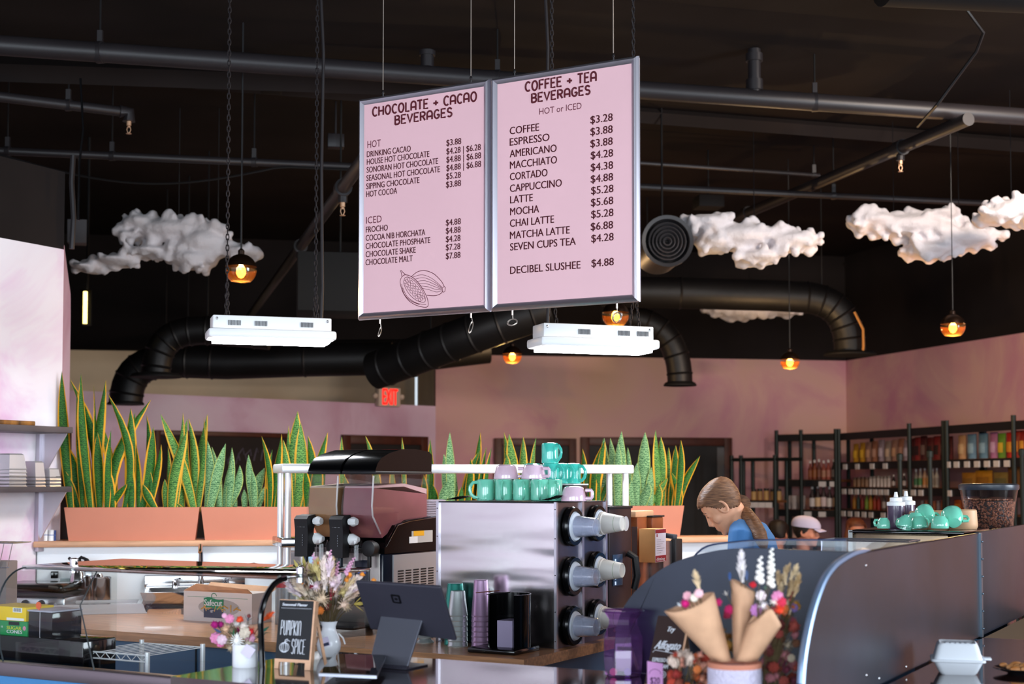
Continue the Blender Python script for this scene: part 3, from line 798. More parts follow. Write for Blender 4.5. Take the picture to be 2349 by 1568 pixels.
for s, xl, yl, xr, yr in (('DRINKING CACAO', 98, 610, 333, 578), ('HOUSE HOT CHOCOLATE', 98, 651, 433, 607), ('SONORAN HOT CHOCOLATE', 97, 694, 480, 645), ('SEASONAL HOT CHOCOLATE', 96, 738, 490, 689), ('SIPPING CHOCOLATE', 95, 781, 380, 748), ('HOT COCOA', 95, 823, 260, 805),
    ('FROCHO', 93, 1013, 210, 1003), ('COCOA NIB HORCHATA', 92, 1059, 411, 1027), ('CHOCOLATE PHOSPHATE', 92, 1103, 438, 1069), ('CHOCOLATE SHAKE', 92, 1146, 360, 1122), ('CHOCOLATE MALT', 91, 1189, 343, 1168)):
    line(mb, s, xl, yl, xr, yr, 31, bold=.0005)
obj('drink_list', mb, INK, t, smooth=0)
mb = MB()
for s, xl, yl, xr, yr in (('$3.88', 525, 547, 604, 540), ('$4.28 | $6.28', 525, 592, 709, 573), ('$4.88 | $6.88', 525, 636, 711, 618), ('$4.88 | $6.88', 525, 681, 711, 663), ('$5.28', 524, 727, 602, 720), ('$3.88', 523, 772, 603, 764),
    ('$4.88', 522, 976, 602, 969), ('$4.88', 522, 1020, 601, 1013), ('$4.28', 522, 1065, 600, 1058), ('$7.28', 522, 1109, 599, 1103), ('$7.88', 522, 1155, 600, 1149)):
    line(mb, s, xl, yl, xr, yr, 32, bold=.0005)
obj('price_list', mb, INK, t, smooth=0)
# cocoa pod drawing: two pods, the front one cut open over its beans
mb = MB()
def dl_(pts, r=.0011, closed=False):
    q = []
    for x, y in pts:
        a, z = bp(*c2(x, y)); q.append((a, -.0004, z))
    mb.tube(q, r, 4, closed=closed)
def spl(pts, n=6):
    out = []
    P = [pts[0]] + list(pts) + [pts[-1]]
    for i in range(1, len(P) - 2):
        for k in range(n):
            t_ = k / n
            out.append(tuple(.5 * ((2 * P[i][d]) + (-P[i - 1][d] + P[i + 1][d]) * t_ + (2 * P[i - 1][d] - 5 * P[i][d] + 4 * P[i + 1][d] - P[i + 2][d]) * t_ ** 2 + (-P[i - 1][d] + 3 * P[i][d] - 3 * P[i + 1][d] + P[i + 2][d]) * t_ ** 3) for d in (0, 1)))
    out.append(pts[-1]); return out
outer = spl([(286, 1250), (276, 1275), (284, 1315), (300, 1350), (330, 1385), (375, 1408), (422, 1412), (424, 1375), (405, 1330), (375, 1285), (340, 1252), (305, 1240), (286, 1250)])
dl_(outer, .0014)
dl_(spl([(300, 1258), (296, 1285), (312, 1325), (340, 1360), (375, 1382), (408, 1385), (408, 1355), (385, 1310), (350, 1270), (318, 1252), (300, 1258)]))
dl_(spl([(284, 1290), (296, 1340), (330, 1378), (380, 1400)])); dl_(spl([(290, 1310), (315, 1358), (365, 1392), (415, 1400)]))
dl_([(286, 1250), (281, 1225), (276, 1218), (284, 1218), (290, 1226), (305, 1240)], .0014)
for i in range(7):
    for j in range(3):
        s_ = i / 6.0; cx = 312 + s_ * 78 + (j - 1) * (11 + 6 * sin(pi * s_)) * .9; cy = 1272 + s_ * 96 - (j - 1) * (8 + 5 * sin(pi * s_)) * .8
        dl_([(cx + 8 * cos(a) * .9 + 2 * sin(a), cy + 9 * sin(a)) for a in [2 * pi * k / 9 for k in range(9)]], .0009, True)
dl_(spl([(336, 1250), (370, 1224), (410, 1218), (455, 1234), (495, 1272), (513, 1303)]), .0014)
dl_(spl([(420, 1350), (465, 1352), (495, 1340), (504, 1326)]), .0014)
dl_([(504, 1326), (502, 1310), (513, 1303), (519, 1308), (516, 1330), (506, 1334), (504, 1326)], .0014)
for k in range(6): dl_(spl([(345 + k * 9, 1252 + k * 12), (395 + k * 7, 1240 + k * 16), (450 + k * 4, 1262 + k * 14), (500, 1306 + k * 4)]), .0009)
obj('cocoa_pod_drawing', mb, INK2, t)
t2, x02, x12, zb2, zt2 = board('menu board headed coffee and tea beverages with prices to $6.88', 1127, 1465, 119, 690)
RBRD = t2
mb = MB(); line(mb, 'COFFEE + TEA', 947, 258, 1330, 200, 49, stroke=.0041); line(mb, 'BEVERAGES', 980, 315, 1297, 272, 45, stroke=.0041); obj('title', mb, INK, t2)
mb = MB(); line(mb, 'HOT or ICED', 1023, 378, 1250, 353, 33); obj('section_headings', mb, INK2, t2, smooth=0)
mb = MB()
for s, xl, yl, xr, yr in (('COFFEE', 865, 487, 1022, 468), ('ESPRESSO', 865, 547, 1078, 522), ('AMERICANO', 865, 609, 1116, 582), ('MACCHIATO', 866, 671, 1118, 643), ('CORTADO', 866, 733, 1067, 712), ('CAPPUCCINO', 866, 796, 1144, 767), ('LATTE', 867, 857, 988, 846), ('MOCHA', 867, 920, 1022, 907), ('CHAI LATTE', 866, 983, 1102, 962), ('MATCHA LATTE', 866, 1046, 1186, 1021), ('SEVEN CUPS TEA', 867, 1110, 1219, 1080), ('DECIBEL SLUSHEE', 867, 1236, 1244, 1206)):
    line(mb, s, xl, yl, xr, yr, 39, bold=.0007)
obj('drink_list', mb, INK, t2, smooth=0)
mb = MB()
for s, y_, dx in (('$3.28', 428, 0), ('$3.88', 492, 0), ('$3.88', 556, 0), ('$4.28', 619, 2), ('$4.38', 684, 2), ('$4.88', 747, 2), ('$5.28', 809, 4), ('$5.68', 873, 3), ('$5.28', 937, 4), ('$6.88', 1003, 2), ('$4.28', 1067, 5), ('$4.88', 1200, 6)):
    line(mb, s, 1298 + dx, y_, 1417 + dx, y_ - 13, 40, bold=.0007)
obj('price_list', mb, INK, t2, smooth=0)
WIRE = mat('steel wire', '#b5a99f', .35, .8)
def wires(t, zb, zt, tops, bottoms):
    for px, py in tops:
        x, z = bp(px, py)
        mb = MB(); mb.tube([(x, .012, zt - .01), (x, .012, CEIL)], .0022, 5); obj('hanging_wire', mb, WIRE, t)
        mb = MB(); mb.lathe([(.004, -.005), (.004, .012), (.006, .014), (.006, .022), (.002, .028)], 8, Matrix.Translation((x, .012, zt))); obj('wire_clamp', mb, CHROME, t)
    for px, py, rx, rz, n in bottoms:
        x, z = bp(px, py)
        mb = MB(); mb.lathe([(.004, -.02), (.004, .0)], 8, Matrix.Translation((x, .012, zb)))
        pts = [(x, .012, zb)]; cz = zb - .035 - rz
        for i in range(n * 10 + 1):
            g = 2 * pi * i / 10; s_ = 1 + .12 * sin(g * .37 + px)
            pts.append((x + rx * s_ * sin(g), .012 + .5 * rx * cos(g * 1.0) * (.5 if rx > .01 else 3), cz + rz * s_ * cos(g)))
        mb.tube(pts, .0016, 4); obj('wire_coil', mb, WIRE, t)
wires(LB, zb, zt, ((875, 212), (1077, 180)), ((868, 737, .006, .020, 3), (1077, 722, .008, .024, 3)))
wires(RBRD, zb2, zt2, ((1177, 160), (1404, 125)), ((1172, 712, .022, .014, 3), (1412, 695, .018, .020, 3)))

# ================================================================ terracotta troughs and snake plants on the ledge
TERRA = mat('terracotta', '#c27c64', .8, var=.04, vscale=3, bump=.05, bscale=30)
SOIL = mat('potting soil', '#2a1d16', .95)
def leaf_mat(name, g1, g2, edge, ew):
    m = bpy.data.materials.new(name); m.use_nodes = True
    N, L, b = nodes_of(m)
    b.inputs['Roughness'].default_value = .6; b.inputs['Specular IOR Level'].default_value = .22
    uv = N.new('ShaderNodeUVMap'); sx = N.new('ShaderNodeSeparateXYZ'); L.new(uv.outputs[0], sx.inputs[0])
    wv = N.new('ShaderNodeTexWave'); wv.bands_direction = 'Y'; wv.inputs['Scale'].default_value = 9; wv.inputs['Distortion'].default_value = 9; wv.inputs['Detail'].default_value = 3; wv.inputs['Detail Scale'].default_value = 2.2
    mp = N.new('ShaderNodeMapping'); mp.inputs['Scale'].default_value = (.35, 1, 1); L.new(uv.outputs[0], mp.inputs[0]); L.new(mp.outputs[0], wv.inputs[0])
    rp = N.new('ShaderNodeValToRGB'); rp.color_ramp.elements[0].color = lin(g1); rp.color_ramp.elements[1].color = lin(g2); rp.color_ramp.elements[0].position = .2
    L.new(wv.outputs[0], rp.inputs[0])
    a = N.new('ShaderNodeMath'); a.operation = 'SUBTRACT'; a.inputs[1].default_value = .5; L.new(sx.outputs[0], a.inputs[0])
    ab = N.new('ShaderNodeMath'); ab.operation = 'ABSOLUTE'; L.new(a.outputs[0], ab.inputs[0])
    gt = N.new('ShaderNodeMath'); gt.operation = 'GREATER_THAN'; gt.inputs[1].default_value = .5 - ew; L.new(ab.outputs[0], gt.inputs[0])
    mx = N.new('ShaderNodeMixRGB'); L.new(gt.outputs[0], mx.inputs[0]); L.new(rp.outputs[0], mx.inputs[1]); mx.inputs[2].default_value = lin(edge)
    L.new(mx.outputs[0], b.inputs['Base Color']); return m
LEAF_Y = leaf_mat('variegated snake plant leaf', '#16401a', '#3d7420', '#cf921c', .13)
LEAF_S = leaf_mat('silvery snake plant leaf', '#2f5c38', '#8db47c', '#a9b35a', .05)
LEAF_M = leaf_mat('banded snake plant leaf', '#1f5022', '#6f9c48', '#c9982c', .13)
def leaf(mb, p0, p1, w, bend=0.0, twist=0.0, face=0.0, n=9):
    """one blade from p0 to p1; w width; bend pushes the middle sideways; twist turns it along its length"""
    p0 = Vector(p0); p1 = Vector(p1); ax = p1 - p0; L_ = ax.length
    side = Vector((cos(face), sin(face), 0))
    if mb.uv is None: mb.uv = []
    vs = []; fs = []; m = 4
    for i in range(n + 1):
        s = i / n
        c = p0 + ax * s + Vector((cos(face) * bend, .25 * bend, 0)) * sin(pi * s)
        ww = w * (.55 + .45 * sin(min(1, s * 1.5) * pi / 2)) * (1 if s < .5 else max(.0, 1 - ((s - .5) / .5) ** 2.2)) * .5
        a = face + twist * s
        sd = Vector((cos(a), sin(a), 0)); nn = Vector((-sin(a), cos(a), 0))
        for q in range(m + 1):
            e = q / m * 2 - 1
            vs.append(c + sd * (e * ww) + nn * (e * e * ww * .55)); mb.uv.append((q / m, s * L_ * 3.2))
    for i in range(n):
        for q in range(m): fs.append((i * (m + 1) + q, i * (m + 1) + q + 1, (i + 1) * (m + 1) + q + 1, (i + 1) * (m + 1) + q))
    mb.add(vs, fs)
TX = [(.158, .896), (.904, 1.64), (1.648, 2.36), (2.37, 3.06), (3.07, 3.735)]
TNAME = ['first', 'second', 'third', 'fourth', 'last']
TH = .186
TDESC = ['terracotta trough at the sink end of the ledge, nearest the steel shelves', 'terracotta trough beside the first one, partly behind the shelf posts', 'terracotta trough on the ledge hidden behind the slush machine',
         'terracotta trough on the ledge behind the stacked mugs', 'terracotta trough at the far end of the ledge, beside the barista']
for i, (a, b) in enumerate(TX):
    t = thing('planter_trough', TDESC[i], 'planter', Wp((a + b) / 2, .10, ZLT), BE, 'terracotta troughs on the ledge')
    h = (b - a) / 2; sl = .024
    mb = MB()
    o_ = [(-h, -.085), (h, -.085), (h, .085), (-h, .085)]; bt = [(-h + sl, -.068), (h - sl, -.068), (h - sl, .068), (-h + sl, .068)]; q = .008
    inn = [(-h + q, -.085 + q), (h - q, -.085 + q), (h - q, .085 - q), (-h + q, .085 - q)]
    vs = [(x, y, 0) for x, y in bt] + [(x, y, TH) for x, y in o_] + [(x, y, TH) for x, y in inn] + [(x * .97, y * .9, TH - .03) for x, y in inn]
    fs = [(3, 2, 1, 0)]
    for r in range(3): fs += [(r * 4 + k, r * 4 + (k + 1) % 4, (r + 1) * 4 + (k + 1) % 4, (r + 1) * 4 + k) for k in range(4)]
    mb.add(vs, fs); obj('trough', mb, TERRA, t, smooth=20)
    mb = MB(); mb.box(-h + .012, h - .012, -.07, .07, TH - .045, TH - .028); obj('soil', mb, SOIL, t, smooth=0)
# leaves read off the photo: (base px, tip px, tip py, width px, kind, bend px) ; base row sits at the rim
LV = [
 # clump by clump; kind y = yellow edged, s = silvery, m = banded
 ('snake plant at the wall end of the first trough, with the highest leaf of all', 'y', [(163, 142, 850, 22, -4, .3), (172, 146, 1010, 34, 8, 0), (182, 150, 1080, 16, 0, 0), (196, 187, 965, 20, 4, .8), (190, 176, 895, 18, 0, .3)]),
 ('snake plant in the first trough with broad yellow edges crossing over', 'y', [(222, 160, 868, 26, 22, .3), (208, 186, 856, 20, -4, .6), (222, 243, 870, 24, -10, .5), (218, 215, 880, 16, 6, 1.2), (214, 196, 1070, 12, 0, 0), (228, 224, 990, 22, 0, .4)]),
 ('snake plant in the middle of the first trough with a long arching dark leaf', 'y', [(284, 246, 900, 18, 30, .4), (252, 347, 915, 26, -30, .2), (262, 225, 950, 22, 14, .5), (250, 292, 1108, 20, -6, .2), (258, 242, 1060, 22, 0, .2), (300, 276, 1010, 24, 6, .6), (244, 255, 985, 18, 0, .9)]),
 ('snake plant in the first trough before its right half, dark upright leaves', 'y', [(300, 300, 935, 24, 0, .2), (292, 310, 945, 22, 0, .7), (324, 352, 978, 24, 8, .3), (330, 336, 950, 22, 6, .5), (318, 311, 1010, 18, 0, .8), (362, 328, 1110, 20, -4, .2), (340, 370, 1018, 18, 0, .4), (346, 345, 1080, 12, 0, .3)]),
 ('snake plant near the right end of the first trough, leaning yellow edged leaf', 'm', [(446, 368, 948, 24, 10, .3), (392, 430, 985, 26, -10, .3), (400, 420, 945, 18, 0, .5), (417, 412, 1050, 22, 0, .2), (388, 385, 1022, 14, 0, .5), (380, 378, 1098, 14, 0, .1), (444, 430, 960, 26, -12, .5)]),
 ('snake plant at the right end of the first trough, twin tall tips', 'm', [(448, 476, 948, 24, -8, .5), (452, 468, 955, 20, 2, .9), (440, 432, 958, 20, 8, .3), (424, 400, 1150, 12, 0, .2)]),
 ('silvery snake plant at the left end of the second trough', 's', [(474, 476, 1010, 20, 4, .2), (480, 518, 1016, 22, 0, .3), (505, 486, 1024, 18, 0, .4), (502, 505, 1080, 18, -2, .2), (512, 530, 1055, 16, 0, .3), (516, 550, 1066, 22, 6, .3), (524, 532, 1025, 16, 0, .5), (540, 538, 1120, 12, 0, .2)]),
 ('small sparse silvery snake plant in the second trough', 's', [(562, 560, 1122, 12, 0, .2), (580, 570, 1042, 16, 0, .2), (585, 578, 1075, 14, 0, .4), (584, 607, 1072, 24, -8, .2), (590, 640, 1085, 14, -8, .4), (568, 600, 1136, 12, 0, .2)]),
 ('snake plant of the second trough just left of the shelf posts', 'y', [(618, 600, 1000, 14, 8, .4), (612, 625, 1030, 16, 0, .6), (626, 646, 995, 18, -3, .6), (630, 612, 1070, 16, 0, .3), (634, 650, 1080, 18, 0, .2)]),
 ('bushy snake plant of the second trough right behind the shelf posts', 'm', [(672, 683, 942, 30, -4, .3), (678, 690, 968, 28, 8, .4), (668, 650, 1008, 18, 0, .3), (664, 662, 975, 14, -4, .4), (655, 668, 1050, 20, 0, .2), (690, 700, 1040, 18, 0, .5)]),
 ('snake plant of the second trough touching the slush machine', 'y', [(712, 706, 998, 20, 8, .3), (716, 752, 990, 20, -8, .5), (722, 735, 1060, 22, 0, .2), (706, 700, 1075, 18, 0, .3), (735, 748, 1070, 18, 0, .6)]),
 ('snake plant whose pale tips stick out above the slush machine lids', 'm', [(786, 784, 1000, 12, 0, .3), (874, 838, 998, 18, 4, .4), (800, 790, 1090, 18, 0, .2), (930, 922, 1002, 10, 0, .3), (905, 900, 1060, 14, 0, .5)]),
 ('snake plant right of the slush machine lids, thin yellow leaf', 'y', [(985, 987, 1005, 16, 4, .4), (980, 990, 1028, 14, 0, .6), (975, 972, 1088, 14, 0, .2), (1008, 1040, 1088, 20, 4, .2), (1000, 992, 1110, 16, 0, .4)]),
 ('dark silvery snake plant left of the pink cups', 's', [(1036, 1032, 990, 20, 2, .2), (1028, 1018, 1040, 18, 0, .3), (1012, 1030, 1098, 20, -3, .2), (1048, 1046, 1080, 16, 0, .4), (1030, 1024, 1100, 18, 0, .1), (1056, 1040, 1130, 12, 0, .2)]),
 ('snake plant left of the pink cups with crossing yellow leaves', 'y', [(1062, 1102, 1030, 18, -8, .2), (1085, 1102, 990, 16, -2, .4), (1092, 1116, 1024, 10, 0, .3), (1072, 1080, 1050, 18, 0, .6), (1058, 1060, 1115, 16, 0, .2), (1100, 1092, 1100, 18, 0, .3), (1110, 1128, 1025, 14, -2, .5)]),
 ('snake plant behind the two inverted pink cups', 'm', [(1160, 1156, 990, 16, 6, .5), (1185, 1168, 994, 26, 4, .2), (1165, 1163, 1040, 24, 0, .3), (1198, 1200, 1000, 18, 0, .2), (1148, 1146, 1080, 18, 0, .3), (1140, 1136, 1075, 16, 0, .6)]),
 ('snake plant behind the topmost teal mug', 'm', [(1222, 1230, 1002, 14, -4, .4), (1214, 1212, 1055, 16, 0, .2), (1240, 1240, 1070, 18, 0, .5), (1262, 1264, 1016, 10, 0, .2), (1300, 1296, 1080, 18, 0, .2)]),
 ('yellow edged snake plant at the left end of the last trough', 'y', [(1340, 1336, 1028, 16, 2, .5), (1352, 1346, 1062, 18, 0, .3), (1366, 1388, 1010, 26, -10, .2), (1372, 1384, 1004, 16, 0, .7), (1360, 1342, 1115, 16, 0, .2), (1370, 1410, 1060, 14, 0, .2)]),
 ('silvery snake plant by the right shelf post', 's', [(1392, 1386, 1004, 20, 0, .2), (1404, 1400, 1004, 18, 6, .3), (1424, 1426, 988, 24, 0, .2), (1418, 1418, 1012, 18, 0, .4), (1436, 1440, 1025, 18, 0, .3), (1410, 1396, 1080, 20, 0, .2), (1400, 1424, 1120, 18, 0, .3)]),
 ('tall banded snake plant just right of the steel shelf', 's', [(1478, 1480, 990, 26, 0, .2), (1462, 1462, 1060, 20, 0, .2), (1470, 1488, 1105, 22, 0, .3), (1492, 1495, 1070, 18, 0, .2), (1456, 1450, 1098, 18, 0, .4), (1446, 1470, 1112, 16, 0, .2)]),
 ('snake plant of the last trough with broad crossing green leaves', 'm', [(1512, 1504, 985, 22, 4, .4), (1518, 1516, 1000, 22, 0, .2), (1486, 1532, 1095, 18, 0, .2), (1524, 1534, 1025, 16, 0, .3), (1530, 1498, 1075, 18, 6, .3), (1508, 1512, 1110, 18, 0, .2)]),
 ('snake plant at the barista end of the last trough, tip bent outward', 'y', [(1556, 1606, 1045, 18, -10, .2), (1548, 1550, 1020, 18, 0, .2), (1552, 1562, 1008, 16, 4, .5), (1556, 1540, 1082, 20, 10, .3), (1538, 1545, 1085, 14, 0, .3), (1546, 1566, 1068, 18, 0, .6)]),
]
rl = random.Random(11)
for lb, kd, ls in LV:
    bx = sum(l[0] for l in ls) / len(ls)
    C = on_p(bx, 1166, .10); C.z = ZLT + TH - .03
    mb = MB()
    for (b0, tx, ty, wpx, bend, tw) in ls:
        yo = .10 + rl.uniform(-.055, .055); ty2 = yo + rl.uniform(-.05, .05)
        B = on_p(b0, 1166, yo); B.z = ZLT + TH - .032
        T = on_p(tx, ty, ty2); k = mpp(B.y)
        leaf(mb, B - C, T - C, wpx * k * 1.2, bend * k, tw * rl.choice((-1, 1)) * 1.6, BE + rl.uniform(-.25, .25))
    o = obj('snake_plant', mb, {'y': LEAF_Y, 's': LEAF_S, 'm': LEAF_M}[kd], loc=C, smooth=60)
    tag(o, lb, 'plant', 'snake plants in the terracotta troughs')

# ================================================================ the work counter
TOPZ = .91
def rot_b(lx, ly, z): return Wb(lx, ly, z)
OAKTOP = mat('oiled oak worktop', '#c8926a', .28, var=.22, vscale=3.5, stretch=(1.2, 16, 16), coat=.25)
BLUE = mat('blue cabinet paint', '#4f7395', .35, var=.05, vscale=1.5)
WT = [(-3.50, .02), (-3.50, .78), (-2.76, 1.36), (-2.58, .78), (-1.98, .78), (-1.95, 1.3), (-.95, 2.4), (0, 2.4), (0, .02)]
t = thing('work_counter', 'long oak topped work counter with blue cabinets behind the till', 'counter', BC, RB)
mb = MB(); mb.prism([(x, y) for x, y in reversed(WT)], TOPZ - .042, TOPZ); obj('worktop', mb, OAKTOP, t, smooth=0)
mb = MB()
mb.box(-3.48, -.06, .08, .7, 0, TOPZ - .0425); mb.box(-.7, -.06, .7, 2.2, 0, TOPZ - .0425)
obj('cabinet', mb, BLUE, t, smooth=0)
mb = MB()
for x in (-2.9, -2.3, -1.7, -1.1, -.55): mb.box(x - .003, x + .003, .074, .0805, .1, TOPZ - .06)
obj('door_gaps', mb, mat('dark gap', '#1c2733', .8), t, smooth=0)

# ---------------------------------------------------------------- steel cup cabinet
WAVY = mat('wavy stainless sheet', '#cbc7c8', .2, 1.0)
N, L, b = nodes_of(WAVY)
tc = N.new('ShaderNodeTexCoord'); mp_n = N.new('ShaderNodeMapping'); mp_n.inputs['Scale'].default_value = (1.3, .5, 7.0)
nz = N.new('ShaderNodeTexNoise'); nz.inputs['Scale'].default_value = 1.0; nz.inputs['Detail'].default_value = 1.5
bpn = N.new('ShaderNodeBump'); bpn.inputs['Strength'].default_value = .42; bpn.inputs['Distance'].default_value = .03
L.new(tc.outputs['Object'], mp_n.inputs[0]); L.new(mp_n.outputs[0], nz.inputs[0]); L.new(nz.outputs[0], bpn.inputs['Height']); L.new(bpn.outputs[0], b.inputs['Normal'])
DSTEEL = mat('dark steel', '#77747a', .3, 1.0, var=.15, vscale=5)
CX0, CX1, CY0, CY1, CH = -.628, -.045, .384, .86, .60
t = thing('cup_cabinet', 'stainless cup cabinet with round dispensers on its side, mugs on top', 'cabinet', Wb(0, 0, TOPZ), RB)
mb = MB(); mb.box(CX0, CX1 - .003, CY0 + .012, CY1, 0.0, CH - .004); obj('body', mb, DSTEEL, t, smooth=0)
mb = MB()
mb.grid(lambda a, c: (CX0 + .004 + a * (CX1 - CX0 - .02), CY0 + .008 - .006 * sin(pi * a) * sin(pi * c), .006 + c * (CH - .012)), 16, 12)
obj('front_panel', mb, WAVY, t, smooth=80)
for q in ((CX0, CX0 + .012, CY0 - .002, CY0 + .013), (CX1 - .012, CX1, CY0 - .002, CY0 + .013), (CX1 - .004, CX1 + .006, CY0 + .225, CY0 + .245), (CX1 - .004, CX1 + .004, CY1 - .012, CY1 + .004)):
    mb = MB(); mb.box(*q, 0, CH); obj('corner_strip', mb, ALU, t, smooth=0)
mb = MB()
for z in (.03, .15, .3, .45, .57):
    for x in (CX0 + .006, CX1 - .006): mb.sphere((x, CY0 - .002, z), .003, 6, 4)
obj('rivets', mb, STEEL_P, t)
mb = MB(); mb.box(CX0, CX1, CY0, CY1, CH - .004, CH); obj('top_sheet', mb, BLACK_M, t, smooth=0)
COLS = [(CY0 + .125, (.497, .29, .085)), (CY0 + .36, (.505, .305, .1))]
RING = mat('black rubber gasket', '#070708', .18)
DISC = mat('milky dispenser face', '#dfe6f2', .3)
cupP = None; cupC = None
PAPER = mat('white paper cup', '#efe9e2', .55); GREEN = mat('green cup stripe', '#6f9b3e', .55)
CLEARCUP = glass('clear cup plastic', '#fafbff', .9, .12, body=.24, bcol='#e6ecff')
rows = ('upper', 'middle', 'lower')
for ci, (cy, zs) in enumerate(COLS):
    for ri, z in enumerate(zs):
        R = .082 if ci == 0 else .078
        M = Matrix.Translation((CX1 + .0, cy, z)) @ Matrix.Rotation(pi / 2, 4, 'Y')
        mb = MB(); mb.lathe([(R * .6, .0), (R, .004), (R * 1.02, .016), (R * .95, .026), (R * .78, .026), (R * .74, .018)], 36, M, caps=False); obj('gasket', mb, RING, t)
        mb = MB(); mb.lathe([(R * .78, .018), (R * .7, .03), (R * .5, .034), (.001, .034)], 32, M, caps=False); obj('dispenser_face', mb, DISC, t)
        clear = ci == 0
        r0, r1, Lc = (.046, .037, .096) if clear else (.045, .032, .09)
        prof = [(r0 + .003, 0), (r0 + .003, .005), (r0, .007), (r0 * .985, .02), (r1, Lc), (r1 * .93, Lc + .002), (r1 * .9, Lc - .004), (.001, Lc - .004)]
        key = 'C' if clear else 'P'
        nn = 4 if clear else 5
        base = -.004 if clear else .008
        if not clear and ri == 1: nn = 2; base = .03
        for q in range(nn):
            off = base + q * (.0095 if clear else .0085)
            side = ('near' if clear else 'far')
            kind = 'clear plastic cup' if clear else 'white paper cup with green stripe'
            last = q == nn - 1
            lb = (f'outermost {kind} in the {rows[ri]} dispenser of the {side} column' if last else f'{kind} nested behind the outermost in the {rows[ri]} {side} dispenser')
            src = cupC if clear else cupP
            P = Wb(CX1 + off, cy, TOPZ + z)
            if src is None:
                c = thing('plastic_cup' if clear else 'paper_cup', lb, 'cup', P, (0, pi / 2, RB))
                mb = MB(); mb.lathe(prof, 28, caps=False); obj('wall', mb, CLEARCUP if clear else PAPER, c)
                mb = MB()
                if clear:
                    mb.tube([((r0 + .003) * cos(g), (r0 + .003) * sin(g), .003) for g in [2 * pi * i / 28 for i in range(28)]], .0022, 5, closed=True); obj('rim', mb, CLEARCUP, c)
                else:
                    mb.tube([((r0 + .002) * cos(g), (r0 + .002) * sin(g), .003) for g in [2 * pi * i / 28 for i in range(28)]], .0028, 5, closed=True); obj('rolled_rim', mb, PAPER, c)
                    z0 = Lc * .56; ra = r0 + (r1 - r0) * .56
                    mb = MB(); mb.lathe([(ra + .0006, z0), (ra - .0012 + .0006, z0 + .011)], 28, caps=False); obj('green_stripe', mb, GREEN, c)
                if clear: cupC = c
                else: cupP = c
            else:
                c = dup(src, P, (0, pi / 2, RB), lb)
            c['group'] = f'nested cups in the {rows[ri]} {side} dispenser'

# ---------------------------------------------------------------- mugs on the cabinet
TEAL = mat('jade green glaze', '#78d2b6', .1, spec=.6, coat=.5)
TEAL2 = mat('turquoise glaze', '#46c2b2', .1, spec=.6, coat=.5)
PINKG = mat('pale pink glaze', '#e3c3d6', .12, spec=.6, coat=.5)
def mug_parts(t, r, h, mt, hw, taper=0.0, round_=.008, square=False):
    prof = [(.001, h), (r * (1 - taper) - round_, h), (r * (1 - taper) - round_ * .3, h - round_ * .3), (r * (1 - taper), h - round_), (r, .004), (r - .001, 0), (r - .004, 0), (r - .0055, .006), (r * (1 - taper) - .006, h - .008), (.001, h - .008)]
    mb = MB(); mb.lathe(prof, 36, caps=False); obj('cup_body', mb, mt, t)
    mb = MB()
    if square: pts = [(r - .002, 0, h * .72), (r + hw * .85, 0, h * .72), (r + hw, 0, h * .62), (r + hw, 0, h * .28), (r + hw * .85, 0, h * .18), (r - .002, 0, h * .18)]
    else: pts = [(r - .003, 0, h * .86), (r + hw * .55, 0, h * .84), (r + hw * .95, 0, h * .66), (r + hw, 0, h * .5), (r + hw * .85, 0, h * .3), (r + hw * .45, 0, h * .16), (r - .003, 0, h * .12)]
    mb.tube(pts, .0055, 8, flat=1.35); obj('handle', mb, mt, t)
MUGP = {}
def mug(kind, P, rz, lb, grp=None, rx=0.0, scale=None):
    if kind not in MUGP:
        t = thing('mug' if kind[0] == 't' else 'teacup', lb, 'mug' if kind[0] == 't' else 'cup', P, (rx, 0, rz), grp)
        if kind == 't': mug_parts(t, .037, .091, TEAL, .032)
        if kind == 't2': mug_parts(t, .037, .088, TEAL2, .03)
        if kind == 'p': mug_parts(t, .054, .062, PINKG, .026, .18, .016, True)
        MUGP[kind] = t; return t
    t = dup(MUGP[kind], P, (rx, 0, rz), lb, scale=scale)
    if grp: t['group'] = grp
    return t
ztop = TOPZ + CH + .004
g1 = 'upside down mugs on the cup cabinet'
def mp_at(px, ly, z): P = on_v(px, 1140, ly); return Vector((P.x, P.y, z))
RBm = RB
mug('t', mp_at(1114, .44, ztop), pi + .25, 'jade mug upside down at the outer end of the front row, handle showing', g1)
mug('t', mp_at(1156, .44, ztop), -1.72, 'second upside down jade mug of the front row', g1)
mug('t', mp_at(1197, .44, ztop), -1.45, 'third upside down jade mug of the front row', g1)
mug('t', mp_at(1238, .44, ztop), -1.6, 'fourth upside down jade mug of the front row', g1)
mug('t', mp_at(1270, .49, ztop), -1.35, 'jade mug half behind the fourth mug of the front row', g1)
for k, px in enumerate((1130, 1172, 1212)): mug('t', mp_at(px, .56, ztop), RB + .6 * k, ('jade mug behind the front row, under the first pink cup', 'jade mug behind the front row, between the pink cups', 'jade mug behind the front row, under the second pink cup')[k], g1)
z2 = ztop + .0915
mug('p', mp_at(1161, .51, z2), RB + .3, 'pink cup upside down on the jade mugs, nearer the slush machine', g1)
mug('p', mp_at(1224, .51, z2), RB - .1, 'pink cup upside down on the jade mugs, below the turquoise mugs', g1)
mug('p', mp_at(1316, .46, ztop), RB + .15, 'pink cup upside down alone on the cabinet corner', g1)
